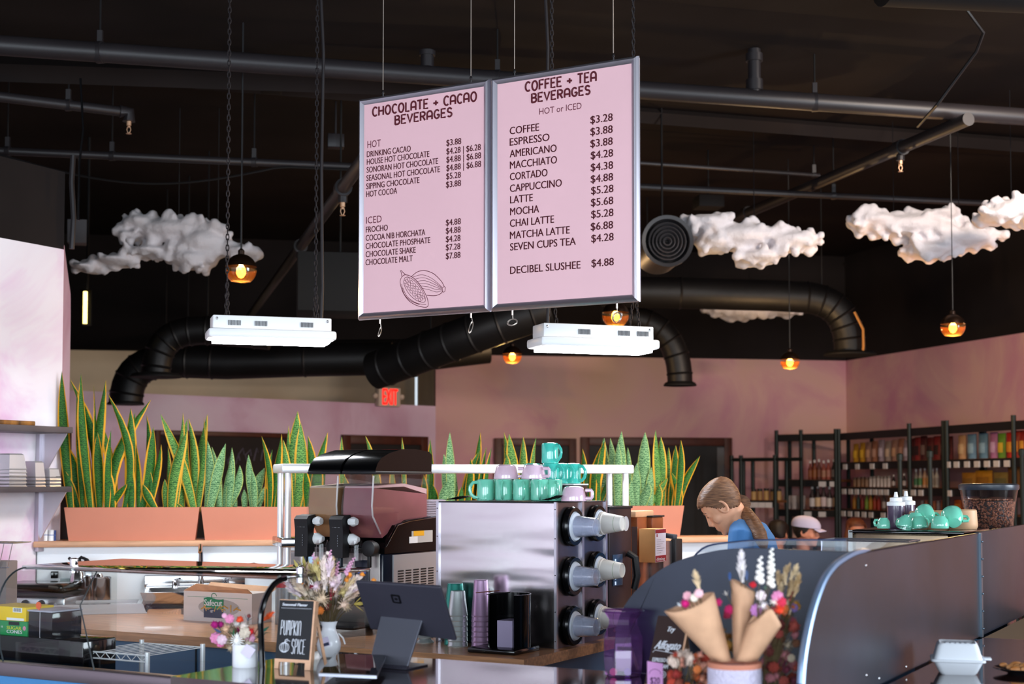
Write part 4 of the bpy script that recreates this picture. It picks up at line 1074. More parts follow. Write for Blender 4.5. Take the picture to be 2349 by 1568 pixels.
# low black crate carrying the turquoise mugs
P = mp_at(1295, .68, ztop)
t = thing('display_box', 'low black box with a pale top edge under the turquoise mugs', 'box', P, RB)
mb = MB(); mb.bbox(-.14, .078, -.07, .07, 0, .064, .004); obj('box_body', mb, mat('dark brown box', '#2b1b1a', .4), t)
mb = MB(); mb.bbox(-.143, .081, -.073, .073, .0645, .071, .002); obj('lid_edge', mb, WHITE_P, t)
zb_ = ztop + .072
for px, ly, lb, hr in ((1222, .69, 'turquoise mug behind the pink cup in the second tier', 1.5), (1263, .64, 'turquoise mug under the topmost mug', -.15), (1289, .69, 'turquoise mug in the middle of the second tier', -.25), (1313, .72, 'turquoise mug at the end of the second tier, handle out', -.1)):
    mug('t2', mp_at(px, ly, zb_), RB + hr, lb, g1)
mug('t2', mp_at(1262, .655, zb_ + .0885), RB - .3, 'topmost turquoise mug crowning the whole stack', g1)
# ribbed black mats under the mugs
RIB = mat('ribbed black rubber', '#0d0d10', .5, bump=1.0, bscale=160)
mb = MB(); k = MB()
mb.grid(lambda a, c: (-.33 + a * .33, -.05 + c * .1, .004 + .022 * (max(0, a - .72) / .28) ** 1.5 + .001 * sin(a * 150)), 60, 4)
o = obj('bar_mat', mb, RIB, loc=mp_at(1290, .415, ztop - .001), rot=RB); tag(o, 'ribbed black mat curling up before the lone pink cup', 'mat')
mb = MB(); mb.grid(lambda a, c: (-.12 + a * .22, -.06 + c * .12, .003 + .016 * sin(pi * a) ** 2 + .001 * sin(a * 110)), 50, 4)
o = obj('bar_mat', mb, RIB, loc=mp_at(1085, .46, ztop), rot=RB); tag(o, 'ribbed black mat bunched at the slush machine end of the cabinet', 'mat')

# ---------------------------------------------------------------- slush machine
SX, SY = -1.172, .49
t = thing('slush_machine', 'two bowl slush machine with brown and mauve drinks under black lids', 'slush machine', Wb(SX, SY, TOPZ), RB)
HW = .20
GSTEEL = mat('grey steel sheet', '#8c8682', .35, .8)
mb = MB(); mb.box(-HW + .01, HW - .006, .012, .46, .03, .36); obj('body', mb, BLACK_G, t, smooth=0)
mb = MB(); mb.bbox(-HW + .012, HW - .02, .0, .014, .03, .385, .003); obj('front_panel', mb, GSTEEL, t)
mb = MB(); mb.bbox(HW - .022, HW + .0, -.004, .45, .02, .36, .008); obj('corner_post', mb, mat('dark blue black plastic', '#0c1522', .2), t)
mb = MB(); pr = [(.0, .385), (.10, .485), (.20, .50), (.47, .515), (.475, .36), (.0, .36)]
mb.prism(pr, -HW, HW + .004, axis='x'); obj('black_shroud', mb, mat('gloss black shell', '#060607', .16, spec=.16), t, smooth=20)
mb = MB(); mb.tube([(HW + .004, .005, .392), (HW + .004, .10, .487), (HW + .004, .2, .503), (HW + .004, .45, .518)], .006, 8); obj('clear_trim', mb, glass('clear trim', '#dfe3ea', .8), t)
# side vent panel with its louvres
mb = MB(); mb.box(HW - .0, HW + .006, .07, .43, .04, .352); obj('side_panel', mb, mat('bright steel sheet', '#a9abb0', .4, .45), t, smooth=0)
mb = MB()
for c in range(5):
    for r_ in range(20):
        y = .105 + c * .064; mb.box(HW + .0062, HW + .0075, y, y + .046, .05 + r_ * .0118, .05 + r_ * .0118 + .0058)
obj('vent_slots', mb, BLACK, t, smooth=0)
mb = MB(); mb.box(HW + .0045, HW + .0055, .22, .40, .40, .455); obj('rating_label', mb, mat('silver label', '#b9b6b4', .5), t, smooth=0)
mb = MB(); mb.box(HW + .0045, HW + .0058, .20, .27, .40, .43); obj('white_label', mb, WHITE, t, smooth=0)
mb = MB(); mb.box(HW + .0045, HW + .0062, .235, .325, .432, .455); obj('warning_label', mb, mat('yellow label', '#e8ab1e', .5), t, smooth=0)
BOWL = glass('bowl plastic', '#f3f1f2', .55)
LIDM = mat('gloss black shell', '#060607', .16, spec=.16)
DR = [mat('brown slush', '#a07a53', .35, var=.1, vscale=6, coat=.3), mat('mauve slush', '#875055', .35, var=.1, vscale=6, coat=.3)]
FOAM = [mat('tan foam', '#c9b49c', .6), mat('pink foam', '#c2a0a2', .6)]
for i, bx in enumerate((-.1, .095)):
    w = .086
    pr = [(-.035, .70), (-.062, .575), (-.06, .53), (.02, .42), (.2, .50), (.40, .51), (.405, .725), (-.03, .725)]
    mb = MB(); mb.prism(pr, bx - w, bx + w, axis='x'); obj('bowl', mb, BOWL, t, smooth=15)
    q = .006
    lv = .655
    pr2 = [(-.045, lv), (-.055, .575), (-.053, .533), (.022, .43), (.2, .507), (.396, .517), (.396, lv - .03 if i else lv)]
    mb = MB(); mb.prism(pr2, bx - w + q, bx + w - q, axis='x'); obj('drink', mb, DR[i], t, smooth=15)
    mb = MB(); mb.prism([(-.043, lv), (.2, lv + .006), (.394, lv - .03 if i else lv), (.394, lv - .005 if i else lv + .01), (.2, lv + .02), (-.04, lv + .008)], bx - w + q, bx + w - q, axis='x'); obj('foam', mb, FOAM[i], t, smooth=15)
    mb = MB()
    pl = [(-.045, .722), (-.045, .738), (-.03, .765), (.0, .79), (.06, .812), (.16, .832), (.28, .836), (.40, .825), (.425, .81), (.42, .722)]
    mb.prism(pl, bx - w - .004, bx + w + .004, axis='x'); obj('lid', mb, LIDM, t, smooth=50)
    mb = MB(); mb.bbox(bx - w - .008, bx + w + .008, -.05, .425, .718, .732, .005); obj('lid_rim', mb, BLACK_M, t)
    mb = MB(); mb.tube([(bx + w - .004, -.05, .71), (bx + w - .002, -.064, .575), (bx + w - .002, -.058, .53), (bx + w - .006, .01, .45)], .0045, 6); obj('bowl_edge', mb, glass('bowl edge', '#ffffff', 1.0, .1, body=.35), t)
    # tap
    sx = bx - .062
    mb = MB(); M = Matrix.Translation((sx, -.105, .43)) 
    mb.prism([(-.028, -.085), (-.026, .035), (-.034, .085), (-.018, .10), (.03, .105), (.036, .09), (.02, .035), (.02, -.085)], -.036, .036, M, 'x'); obj('tap_handle', mb, BLACK_M, t, smooth=15)
    mb = MB(); put_text(mb, 'PULL', -.026, .062, .016, .05, 'l', y=-.0335, M=M @ Matrix.Rotation(-.12, 4, 'X')); put_text(mb, 'HERE', -.022, .045, .012, .042, 'l', y=-.034, M=M @ Matrix.Rotation(-.12, 4, 'X')); obj('lettering', mb, WHITE, t, smooth=0)
    mb = MB()
    for j in range(5): mb.box(sx + .008, sx + .011, -.136, -.1345, .395 + j * .011, .401 + j * .011)
    obj('grip_marks', mb, mat('grey mark', '#777a80', .5), t, smooth=0)
    mb = MB(); mb.sphere((sx + .056, -.08, .505), .022, 10, 8, (.9, 1, 1)); mb.lathe([(.016, -.02), (.019, .0), (.016, .02)], 8, Matrix.Translation((sx + .062, -.09, .505)) @ Matrix.Rotation(pi / 2, 4, 'Y'))
    mb.lathe([(.024, -.03), (.027, 0), (.012, .03)], 14, Matrix.Translation((sx + .048, -.07, .425)) @ Matrix.Rotation(pi / 2, 4, 'Y')); obj('white_knob', mb, WHITE_P, t)
    mb = MB(); mb.lathe([(.024, .33), (.024, .40), (.03, .405), (.03, .42)], 16, Matrix.Translation((sx + .06, -.06, 0))); obj('spout', mb, BOWL, t)
    mb = MB(); mb.lathe([(.03, -.02), (.036, .0), (.036, .03), (.02, .035)], 18, Matrix.Translation((bx + .06, -.03, .385)) @ Matrix.Rotation(pi / 2, 4, 'X')); mb.bbox(bx + .02, bx + .05, -.05, -.03, .38, .395, .003); mb.bbox(bx + .052, bx + .068, -.055, -.04, .30, .37, .003); obj('bowl_latch', mb, BLACK_M, t)
    mb = MB(); mb.bbox(sx - .012, sx + .006, -.105, -.085, .29, .35, .003); obj('tap_lever', mb, mat('dark grey blue plastic', '#2a333d', .4), t)
    mb = MB(); mb.bbox(bx - .05, bx + .03, -.006, -.0005, .12, .33, .002); obj('control_panel', mb, mat('navy panel', '#0f1626', .3), t)
    mb = MB(); mb.lathe([(.001, 0), (.022, .0), (.024, -.002)], 20, Matrix.Translation((bx - .01, -.0068, .2)) @ Matrix.Rotation(pi / 2, 4, 'X'), caps=False); obj('panel_emblem', mb, mat('pale emblem', '#c5cad4', .5), t)
    mb = MB(); mb.box(bx - .032, bx + .012, -.0075, -.006, .27, .295); obj('panel_badge', mb, mat('blue badge', '#3d5ea8', .4), t, smooth=0)
mb = MB(); mb.box(-.03, .003, -.003, -.0005, .22, .31); obj('notice_sticker', mb, mat('grey paper', '#b9b7b6', .7), t, smooth=0)
mb = MB()
for x in (-.17, .17):
    for y in (.04, .42): mb.lathe([(.02, 0), (.016, .035)], 12, Matrix.Translation((x, y, 0)))
obj('feet', mb, BLACK_M, t)
mb = MB(); mb.bbox(-.15, .15, -.16, .0, .03, .05, .01); obj('drip_tray', mb, BLACK_M, t)
# stacked grey trays behind the slush machine
P = on_v(979, 1175, 1.12); TRZ = at(655, 1231, 6.95).z - .003
for i in range(16):
    mb = MB(); mb.bbox(-.05, .05, -.1, .1, 0, .0085, .003); mb.box(-.045, .045, -.09, .09, .008, .0112)
    o = obj('thin_tray', mb, mat('mauve grey plastic', '#8d8590', .4), loc=(P.x, P.y, TRZ + i * .0115), rot=RB); tag(o, f'{ORD[i]} thin grey tray from the bottom, stacked between slush machine and cup cabinet', 'tray', 'stacked grey trays')

# ---------------------------------------------------------------- steel overshelf behind the machines
a_o = radians(18); OD = Vector((cos(a_o), sin(a_o), 0)); OB = Vector((-sin(a_o), cos(a_o), 0))
FL = at(647, 1073, 6.9); FR = onplane(1455, 1078, FL, OB); OL = (Vector((FR.x, FR.y, 0)) - Vector((FL.x, FL.y, 0))).length
zt = at(647, 1063, 6.9).z; zb_o = at(647, 1084, 6.9).z; zl = at(655, 1231, 6.95).z
BRIGHT = mat('bright stainless', '#f0f0f2', .3, .35)
t = thing('overshelf', 'free standing stainless shelf on round posts behind slush machine and mugs', 'shelf', (FL.x, FL.y, 0), a_o)
mb = MB(); mb.bbox(0, OL, 0, .3, zb_o, zt, .008); obj('top_shelf', mb, BRIGHT, t)
mb = MB(); mb.bbox(0, OL, 0, .3, zl - .05, zl - .004, .006); obj('lower_shelf', mb, STEEL_P, t)
for x in (.035, OL - .035):
    for y in (.035, .265):
        mb = MB(); mb.cyl((x, y, TOPZ + .001), (x, y, zb_o + .004), .0165, 14); obj('post', mb, BRIGHT, t)
for x, y in ((.12, .03), ):
    mb = MB(); mb.lathe([(.008, 1.0), (.008, zl - .06), (.02, zl - .058), (.022, zl - .035), (.016, zl - .03)], 12, Matrix.Translation((x, y - .05, 0))); obj('dispenser_pump', mb, BLACK_M, t)

# ---------------------------------------------------------------- sink against the low wall
STB = mat('sink steel', '#d4d2d4', .18, 1.0)
P0 = on_p(322, 1400, -.36); s0 = loc_p(P0).x; s1 = loc_p(on_p(556, 1400, -.2)).x
zr = on_p(400, 1352, -.2).z
t = thing('hand_sink', 'stainless hand sink fixed to the low white wall behind the carton', 'sink', Wp(s0, 0, 0), BE)
w = s1 - s0
mb = MB()
prf = lambda inset, z, d0, d1: [(inset, d0, z), (w - inset, d0, z), (w - inset, d1, z), (inset, d1, z)]
rings = [prf(.06, zr - .09, -.30, -.05), prf(.02, zr - .06, -.36, -.02), prf(.0, zr, -.38, .0), prf(.02, zr, -.36, -.06), prf(.05, zr - .04, -.33, -.08), prf(.09, zr - .085, -.26, -.1)]
vs = [p for r in rings for p in r]; fs = [(3, 2, 1, 0)]
for r in range(5): fs += [(r * 4 + k, r * 4 + (k + 1) % 4, (r + 1) * 4 + (k + 1) % 4, (r + 1) * 4 + k) for k in range(4)]
fs.append((20, 21, 22, 23)); mb.add(vs, fs); obj('basin', mb, STB, t, smooth=50)
mb = MB(); mb.bbox(-.01, w + .01, -.018, .019, zr, zr + .07, .004); mb.bbox(0, w, -.06, 0, zr - .005, zr + .012, .004); obj('splashback', mb, STB, t)
mb = MB(); cx = w * .56; mb.tube([(cx, -.04, zr), (cx, -.04, zr + .19), (cx, -.06, zr + .23), (cx, -.10, zr + .235), (cx, -.14, zr + .20)], [.016, .014, .013, .012, .011], 12); obj('faucet', mb, CHROME, t)
for dx in (-.14, .14):
    mb = MB(); mb.lathe([(.02, 0), (.016, .03), (.02, .04)], 12, Matrix.Translation((cx + dx, -.05, zr))); mb.tube([(cx + dx, -.05, zr + .045), (cx + dx + .03, -.1, zr + .055)], .006, 6); obj('tap_handle', mb, CHROME, t)
mb = MB(); mb.lathe([(.02, 0), (.03, .004), (.001, .006)], 16, Matrix.Translation((w * .5, -.18, zr - .084))); obj('drain', mb, mat('rusty drain', '#a5683a', .5), t)
mb = MB(); mb.box(.1, w - .1, -.03, .019, zr - .09, zr); obj('mounting_bracket', mb, STEEL, t, smooth=0)
# gooseneck water tap near the posts
P = on_p(632, 1312, -.15)
t = thing('water_tap', 'slim bent steel water tap by the left shelf posts', 'tap', P, 0)
Q = [on_p(x, y, -.2) - P for x, y in ((560, 1304), (570, 1295), (582, 1292), (612, 1301), (640, 1309))]
mb = MB(); mb.tube(Q, .006, 8); obj('spout', mb, CHROME, t)
mb = MB(); mb.lathe([(.02, -.42), (.02, -.03), (.03, -.02), (.03, .02), (.012, .035)], 14, Matrix.Translation(Q[-1] + Vector((.02, .03, 0)))); mb.sphere(Q[-1] + Vector((.05, .03, .01)), .03, 10, 8, (1.3, 1, .8)); obj('valve_body', mb, CHROME, t)
# wall things behind the posts
def p_box(name, lb, cat, pxl, pxr, pyt, pyb, ly, dep, m, r=.004):
    A = on_p(pxl, pyb, ly); Bq = on_p(pxr, pyt, ly); a0 = loc_p(A); b0 = loc_p(Bq)
    t = thing(name, lb, cat, Wp(a0.x, ly, A.z), BE)
    mb = MB(); mb.bbox(0, b0.x - a0.x, 0, dep, 0, Bq.z - A.z, r); obj('body', mb, m, t)
    return t, b0.x - a0.x, Bq.z - A.z
t, w, h = p_box('soap_dispenser', 'dark grey soap dispenser on the white wall by the left shelf posts', 'dispenser', 654, 690, 1263, 1345, -.09, .108, mat('smoky grey plastic', '#5d585c', .35), .02)
mb = MB(); mb.bbox(w * .28, w * .66, -.006, .004, h * .36, h * .52, .006); obj('push_button', mb, WHITE_P, t)
t, w, h = p_box('paper_notice', 'white paper notice on the wall beside the slush machine', 'notice', 697, 724, 1262, 1345, .012, .007, WHITE, .0008)
mb = MB(); mb.box(.006, w - .006, -.001, -.0002, h * .62, h * .85); obj('blue_print', mb, mat('pale blue print', '#9cbcd8', .6), t, smooth=0)
mb = MB(); mb.box(.006, w - .006, -.001, -.0002, h * .3, h * .5); obj('orange_print', mb, mat('pale orange print', '#e6b48e', .6), t, smooth=0)

# ---------------------------------------------------------------- things on the left of the worktop
def on_top(px, py, z=TOPZ): return onz(px, py, z)
P = Wb(-2.0, .64, TOPZ)
t = thing('carton', 'open white carton with a green and navy printed label on the worktop', 'carton', P, RB)
CW, CD, CHh = .215, .075, .145
CARTW = mat('white carton board', '#d3c8c4', .6)
mb = MB(); mb.box(-CW, CW, -CD, CD, 0, CHh); obj('box_body', mb, CARTW, t, smooth=0)
mb = MB()
mb.add([(-CW, -CD, CHh), (CW, -CD, CHh), (CW + .01, -CD - .05, CHh + .025), (-CW + .12, -CD - .045, CHh + .04)], [(0, 1, 2, 3)]); mb.add([(-CW, CD, CHh), (CW, CD, CHh), (CW, CD + .05, CHh + .02), (-CW, CD + .05, CHh + .03)], [(0, 1, 2, 3)])
o = obj('flaps', mb, KRAFT, t, smooth=0); sm = o.modifiers.new('thick', 'SOLIDIFY'); sm.thickness = .003
mb = MB(); mb.sphere((0, 0, 0), 1, 24, 12, (.13, .001, .042), Matrix.Translation((.01, -CD - .0008, .07))); obj('bowl_picture', mb, mat('picture grey', '#a9a09c', .6), t)
mb = MB()
for k in range(14): x = -.1 + k * .017; mb.tube([(x, -CD - .0022, .06 + .01 * sin(k * 2.1)), (x + .03 * cos(k), -CD - .0022, .075 + .012 * sin(k * 1.3))], .0035, 5)
obj('noodle_picture', mb, mat('amber print', '#c79343', .6), t)
mb = MB(); M = Matrix.Translation((-.02, -CD - .003, 0))
mb.grid(lambda a, c: (-.062 + a * .124, -.001, .066 + c * .048 + .005 * sin(a * 2 * pi)), 12, 1, M); obj('green_banner', mb, mat('label green', '#2c7f58', .5), t)
mb = MB(); mb.box(-.082, .04, -CD - .0035, -CD - .001, .02, .066); obj('navy_panel', mb, mat('label navy', '#15233f', .5), t, smooth=0)
mb = MB(); put_text(mb, 'Safecut', -.077, .078, .03, .112, 'l', y=-CD - .0052, bold=.0012); put_text(mb, '18"', -.03, .045, .012, None, 'c', y=-CD - .0045); obj('brand_lettering', mb, WHITE, t, smooth=0)
mb = MB(); mb.tube([(-.02 + .016 * cos(a), -CD - .002, .125 + .014 * sin(a)) for a in [2 * pi * k / 16 for k in range(14)]], .0016, 4); mb.box(-.19, .19, -CD - .001, -CD - .0003, .118, .1195); obj('ring_emblem', mb, mat('label green', '#2c7f58'), t)
# shallow translucent tray upside down
P = on_top(222, 1402)
t = thing('plastic_tray', 'wide shallow translucent plastic tray lying on the worktop by the steel jugs', 'tray', (P.x, P.y, TOPZ), BE + .05)
TRAYM = glass('frosted clear plastic', '#e9e9ec', .9, .15, body=.45, bcol='#dedde2')
mb = MB(); hx, hy = .26, .17
rg = [[(-hx, -hy, 0), (hx, -hy, 0), (hx, hy, 0), (-hx, hy, 0)], [(-hx + .02, -hy + .02, .05), (hx - .02, -hy + .02, .05), (hx - .02, hy - .02, .05), (-hx + .02, hy - .02, .05)], [(-hx + .05, -hy + .05, .05), (hx - .05, -hy + .05, .05), (hx - .05, hy - .05, .05), (-hx + .05, hy - .05, .05)], [(-hx + .06, -hy + .06, .04), (hx - .06, -hy + .06, .04), (hx - .06, hy - .06, .04), (-hx + .06, hy - .06, .04)]]
vs = [p for r in rg for p in r]; fs = []
for r in range(3): fs += [(r * 4 + k, r * 4 + (k + 1) % 4, (r + 1) * 4 + (k + 1) % 4, (r + 1) * 4 + k) for k in range(4)]
fs.append((12, 13, 14, 15)); mb.add(vs, fs); obj('tray_shell', mb, TRAYM, t, smooth=20)
mb = MB(); mb.tube([(-hx, -hy, .004), (hx, -hy, .004), (hx, hy, .004), (-hx, hy, .004)], .006, 6, closed=True); obj('rim', mb, TRAYM, t)
# panini press
P = on_top(78, 1398)
t = thing('sandwich_press', 'black and steel sandwich press at the wall end of the worktop', 'press', (P.x + .04, P.y + .02, TOPZ), RB + .35)
mb = MB(); mb.bbox(-.17, .19, -.13, .13, .01, .075, .01); obj('base', mb, STEEL, t)
mb = MB(); mb.bbox(-.18, .18, -.13, .13, .078, .10, .006); obj('lower_plate', mb, BLACK_M, t)
mb = MB(); mb.bbox(-.19, .18, -.14, .13, .104, .145, .016); obj('lid', mb, BLACK_G, t)
mb = MB(); mb.tube([(-.15, -.14, .125), (-.13, -.19, .135), (.13, -.19, .135), (.15, -.14, .125)], .011, 8); obj('handle', mb, BLACK_M, t)
for x in (-.03, .06):
    mb = MB(); mb.lathe([(.018, 0), (.015, .02)], 12, Matrix.Translation((x, -.13, .045)) @ Matrix.Rotation(pi / 2, 4, 'X')); obj('control_knob', mb, BLACK_M, t)
# steel jugs and canisters against the low wall
def siphon(px, lb):
    P = Wp(loc_p(on_p(px, 1370, -.10)).x, -.10, TOPZ)
    t = thing('cream_siphon', lb, 'siphon', P, BE - .5, 'steel siphons on the worktop')
    mb = MB(); mb.lathe([(.045, 0), (.047, .02), (.047, .13), (.036, .18), (.026, .2), (.026, .215), (.001, .216)], 24); obj('bottle', mb, STEEL_P, t)
    mb = MB(); mb.lathe([(.03, .205), (.03, .235), (.018, .245), (.014, .262)], 16); mb.tube([(0, 0, .25), (.02, 0, .268), (.06, 0, .255), (.085, 0, .225)], [.01, .009, .008, .007], 8); mb.tube([(0, 0, .23), (-.04, 0, .25), (-.06, 0, .262)], .009, 8); obj('lever_head', mb, BLACK_M, t)
    return t
siphon(178, 'tall cream siphon with black lever head beside the sandwich press')
def canister(px, r, h, lb, dy=-.08):
    P = Wp(loc_p(on_p(px, 1370, dy)).x, dy, TOPZ)
    t = thing('steel_canister', lb, 'canister', P, 0, 'steel canisters on the worktop')
    mb = MB(); mb.lathe([(r * .97, 0), (r, .004), (r, h), (r * 1.04, h + .004), (r * 1.04, h + .012), (r * .95, h + .012), (r * .93, h - .03), (.001, h - .04)], 28, caps=False); obj('can', mb, STEEL_P, t)
    return t
canister(205, .042, .155, 'narrow steel canister nearer the siphon')
c = canister(231, .055, .15, 'wide steel canister with a ladle in it', -.15)
mb = MB(); mb.lathe([(.026, .15), (.03, .18), (.02, .2), (.001, .2)], 14, Matrix.Translation((-.012, 0, -.02))); obj('inner_pot', mb, CHROME, c)
P = on_top(150, 1378)
for i in range(1):
    for k in range(5):
        mb = MB(); mb.lathe([(.001, .003), (.026, 0), (.032, .07), (.033, .072)], 18, caps=False)
        o = obj('glass_tumbler', mb, glass('tumbler glass', '#dfe9ea', .8, .05, body=.08), loc=Wp(loc_p(on_p(151, 1370, -.08)).x, -.08, TOPZ + k * .02)); tag(o, f'{ORD[k]} clear tumbler from the bottom of the stack behind the sandwich press', 'glass', 'stacked clear tumblers')
# knives in a rack on the wall above the glass
t = thing('utensil_holder', 'black handled utensils sticking up behind the curved glass', 'utensils', Wp(loc_p(on_p(186, 1290, -.03)).x, -.03, on_p(186, 1330, -.03).z), BE)
mb = MB(); mb.tube([(-.012, 0, .04), (-.03, -.01, .115)], [.011, .013], 10); mb.tube([(.02, 0, .03), (.028, 0, .11)], [.011, .012], 10); mb.tube([(.03, 0, .10), (.05, 0, .085), (.062, 0, .05)], .007, 8); obj('handles', mb, BLACK_G, t)
mb = MB(); mb.bbox(-.04, .06, -.012, .049, -.03, .05, .004); obj('rack', mb, STEEL, t)
mb = MB(); k = on_p(120, 1318, .0); o = None
t, w, h = p_box('power_outlet', 'black power outlet on the white wall over the sandwich press', 'outlet', 116, 133, 1310, 1326, -.012, .03, BLACK_G, .003)
# small white containers on the ledge
for px, w_, h_, m_, lb in ((102, .036, .062, WHITE_P, 'white lidded tub on the ledge next to the trough'), (117, .03, .06, WHITE_P, 'second white tub on the ledge beside the first'), (126, .012, .058, mat('blue white bottle', '#3b4d86', .5), 'small blue and white bottle on the ledge by the dark upright')):
    Q = on_p(px, 1238, .07)
    t = thing('tub' if w_ > .02 else 'small_bottle', lb, 'tub' if w_ > .02 else 'bottle', (Q.x, Q.y, ZLT), 0)
    mb = MB(); mb.lathe([(w_ * .5, 0), (w_ * .52, h_ * .85), (w_ * .55, h_ * .86), (w_ * .55, h_), (.001, h_)], 18); obj('container', mb, m_, t)
    mb = MB(); mb.lathe([(w_ * .525, h_ * .5), (w_ * .53, h_ * .56)], 18, caps=False); obj('label_band', mb, mat('blue print', '#5a74b0', .6), t)

# ---------------------------------------------------------------- steel shelves on the left wall
SHM = mat('weathered grey shelf wood', '#4a4347', .5, var=.15, vscale=6)
xw = loc_b(WL1).x
def sh_shelf(pyfront_t, pyfront_b, endpx, lb, dep=.27):
    Q = on_u(endpx - 4, (pyfront_t + pyfront_b) / 2, xw + dep); y1 = loc_b(Q).y
    zt_ = on_u(endpx - 10, pyfront_t, xw + dep).z; zb_ = on_u(endpx - 10, pyfront_b, xw + dep).z
    t = thing('wall_shelf', lb, 'shelf', Wb(xw, y1, 0), RB)
    mb = MB(); mb.bbox(.004, dep, -2.2, 0, zb_, zt_, .004); obj('board', mb, SHM, t)
    for yb in (loc_b(on_u(88, 1040, xw)).y - y1, -1.4):
        mb = MB(); mb.box(.001, .03, yb - .02, yb + .02, zb_ - .33, zb_ - .001); obj('bracket_upright', mb, ALU, t, smooth=0)
        mb = MB(); mb.prism([(.03, zb_ - .0005), (dep - .05, zb_ - .0005), (.03, zb_ - .26)], yb - .003, yb + .003, axis='y'); obj('bracket_plate', mb, mat('galvanised plate', '#c9c3cb', .35, .6), t, smooth=0)
    return t, y1, zt_
ts1, y1s, z1s = sh_shelf(979, 993, 172, 'upper dark wall shelf with steel brackets on the white wall')
ts2, y2s, z2s = sh_shelf(1115, 1128, 169, 'lower dark wall shelf carrying the steel pans')
# tray on the upper shelf
Q = on_u(40, 970, xw + .14)
mb = MB(); mb.bbox(-.1, .1, -.5, .12, 0, .026, .006); o = obj('wooden_tray', mb, mat('streaked dark wood', '#3a2517', .3, color2='#a06c34', vscale=5, stretch=(1, 3, 1)), loc=Wb(xw + .12, loc_b(on_u(82, 975, xw + .22)).y - .12, z1s), rot=RB); tag(o, 'streaked dark wooden tray on the upper wall shelf', 'tray')
def pans(px, wpx, n, hbot, lb):
    Q = on_u(px, 1110, xw + .15); k = mpp(Q.y); w = wpx * k
    P = Wb(xw + .14, loc_b(Q).y, z2s)
    for i in range(n):
        mb = MB(); z = i * .018; hh = hbot
        a = w / 2
        rg = [[(-.07, -a, z), (.07, -a, z), (.07, a, z), (-.07, a, z)], [(-.065, -a * .95, z + .006), (.065, -a * .95, z + .006), (.065, a * .95, z + .006), (-.065, a * .95, z + .006)], [(-.055, -a * .8, z + hh * .92), (.055, -a * .8, z + hh * .92), (.055, a * .8, z + hh * .92), (-.055, a * .8, z + hh * .92)], [(-.045, -a * .68, z + hh), (.045, -a * .68, z + hh), (.045, a * .68, z + hh), (-.045, a * .68, z + hh)]]
        vs = [p for r in rg for p in r]; fs = []
        for r in range(3): fs += [(r * 4 + q, r * 4 + (q + 1) % 4, (r + 1) * 4 + (q + 1) % 4, (r + 1) * 4 + q) for q in range(4)]
        fs.append((12, 13, 14, 15)); mb.add(vs, fs); o = obj('steel_pan', mb, mat('satin pan steel', '#cfcdd0', .3, .6), loc=P, rot=RB, smooth=25); tag(o, f'{ORD[i]} upside down steel pan from the bottom of the {lb}', 'pan', 'pans in the ' + lb)
pans(24, 52, 6, .085, 'largest stack at the picture edge')
pans(76, 30, 3, .10, 'narrow middle stack')
pans(110, 34, 3, .062, 'shortest stack nearest the shelf end')
t = thing('wire_rack', 'thin dark wire rack around the steel pans', 'rack', Wb(xw + .15, loc_b(on_u(60, 1110, xw + .15)).y, z2s), RB)
mb = MB()
for z in (.012, .03, .05): mb.tube([(.095, -.45, z), (.095, .16, z)], .0018, 5); mb.tube([(-.095, -.45, z), (-.095, .16, z)], .0018, 5)
for y in (-.42, .16): mb.tube([(.095, y, 0), (.095, y, .052), (-.095, y, .052), (-.095, y, 0)], .002, 5)
obj('wires', mb, BLACK_M, t)
# wire basket with papers at the far left
P = on_v(20, 1345, .1)
t = thing('wire_basket', 'wire basket standing on the worktop at the picture edge', 'basket', (P.x - .03, P.y, TOPZ), RB + .3)
hz = on_v(20, 1243, .1).z - TOPZ
mb = MB(); mb.bbox(-.14, .05, -.05, .05, 0, hz - .09, .004); obj('grey_box', mb, mat('taupe board', '#7c716e', .6), t)
mb = MB(); mb.bbox(-.12, -.02, -.056, -.05, .1, hz - .12, .002); obj('dark_sheet', mb, BLACK_M, t)
mb = MB(); mb.bbox(-.12, -.02, -.058, -.05, 0, .1, .002); obj('crimson_sheet', mb, mat('crimson', '#8e1f42', .5), t)
mb = MB()
for i in range(5): x = -.12 + i * .045; mb.tube([(x, -.06, hz - .12), (x + .05, -.10, hz), (x + .05, .06, hz)], .0022, 5)
mb.tube([(-.16, -.10, hz), (.115, -.10, hz), (.115, .06, hz), (-.16, .06, hz)], .0026, 5, closed=True); mb.tube([(-.14, -.06, hz - .12), (.07, -.06, hz - .12)], .0022, 5); obj('wire_frame', mb, STEEL, t)
# red lidded jar between the glass and the posts
P = Wb(-1.75, .86, 0)
P = on_v(655, 1400, .66)
t = thing('lidded_jar', 'clear jar with a red lid behind the pumpkin spice board', 'jar', (P.x, P.y, TOPZ), 0)
hj = on_v(655, 1336, .66).z - TOPZ
mb = MB(); mb.lathe([(.05, 0), (.05, hj - .02)], 20); obj('glass', mb, glass('jar glass', '#dde2e6', .7, .04, body=.3, bcol='#b9babd'), t)
mb = MB(); mb.lathe([(.048, hj - .021), (.048, hj), (.001, hj)], 20); obj('lid', mb, mat('red lid', '#a3232c', .4), t)
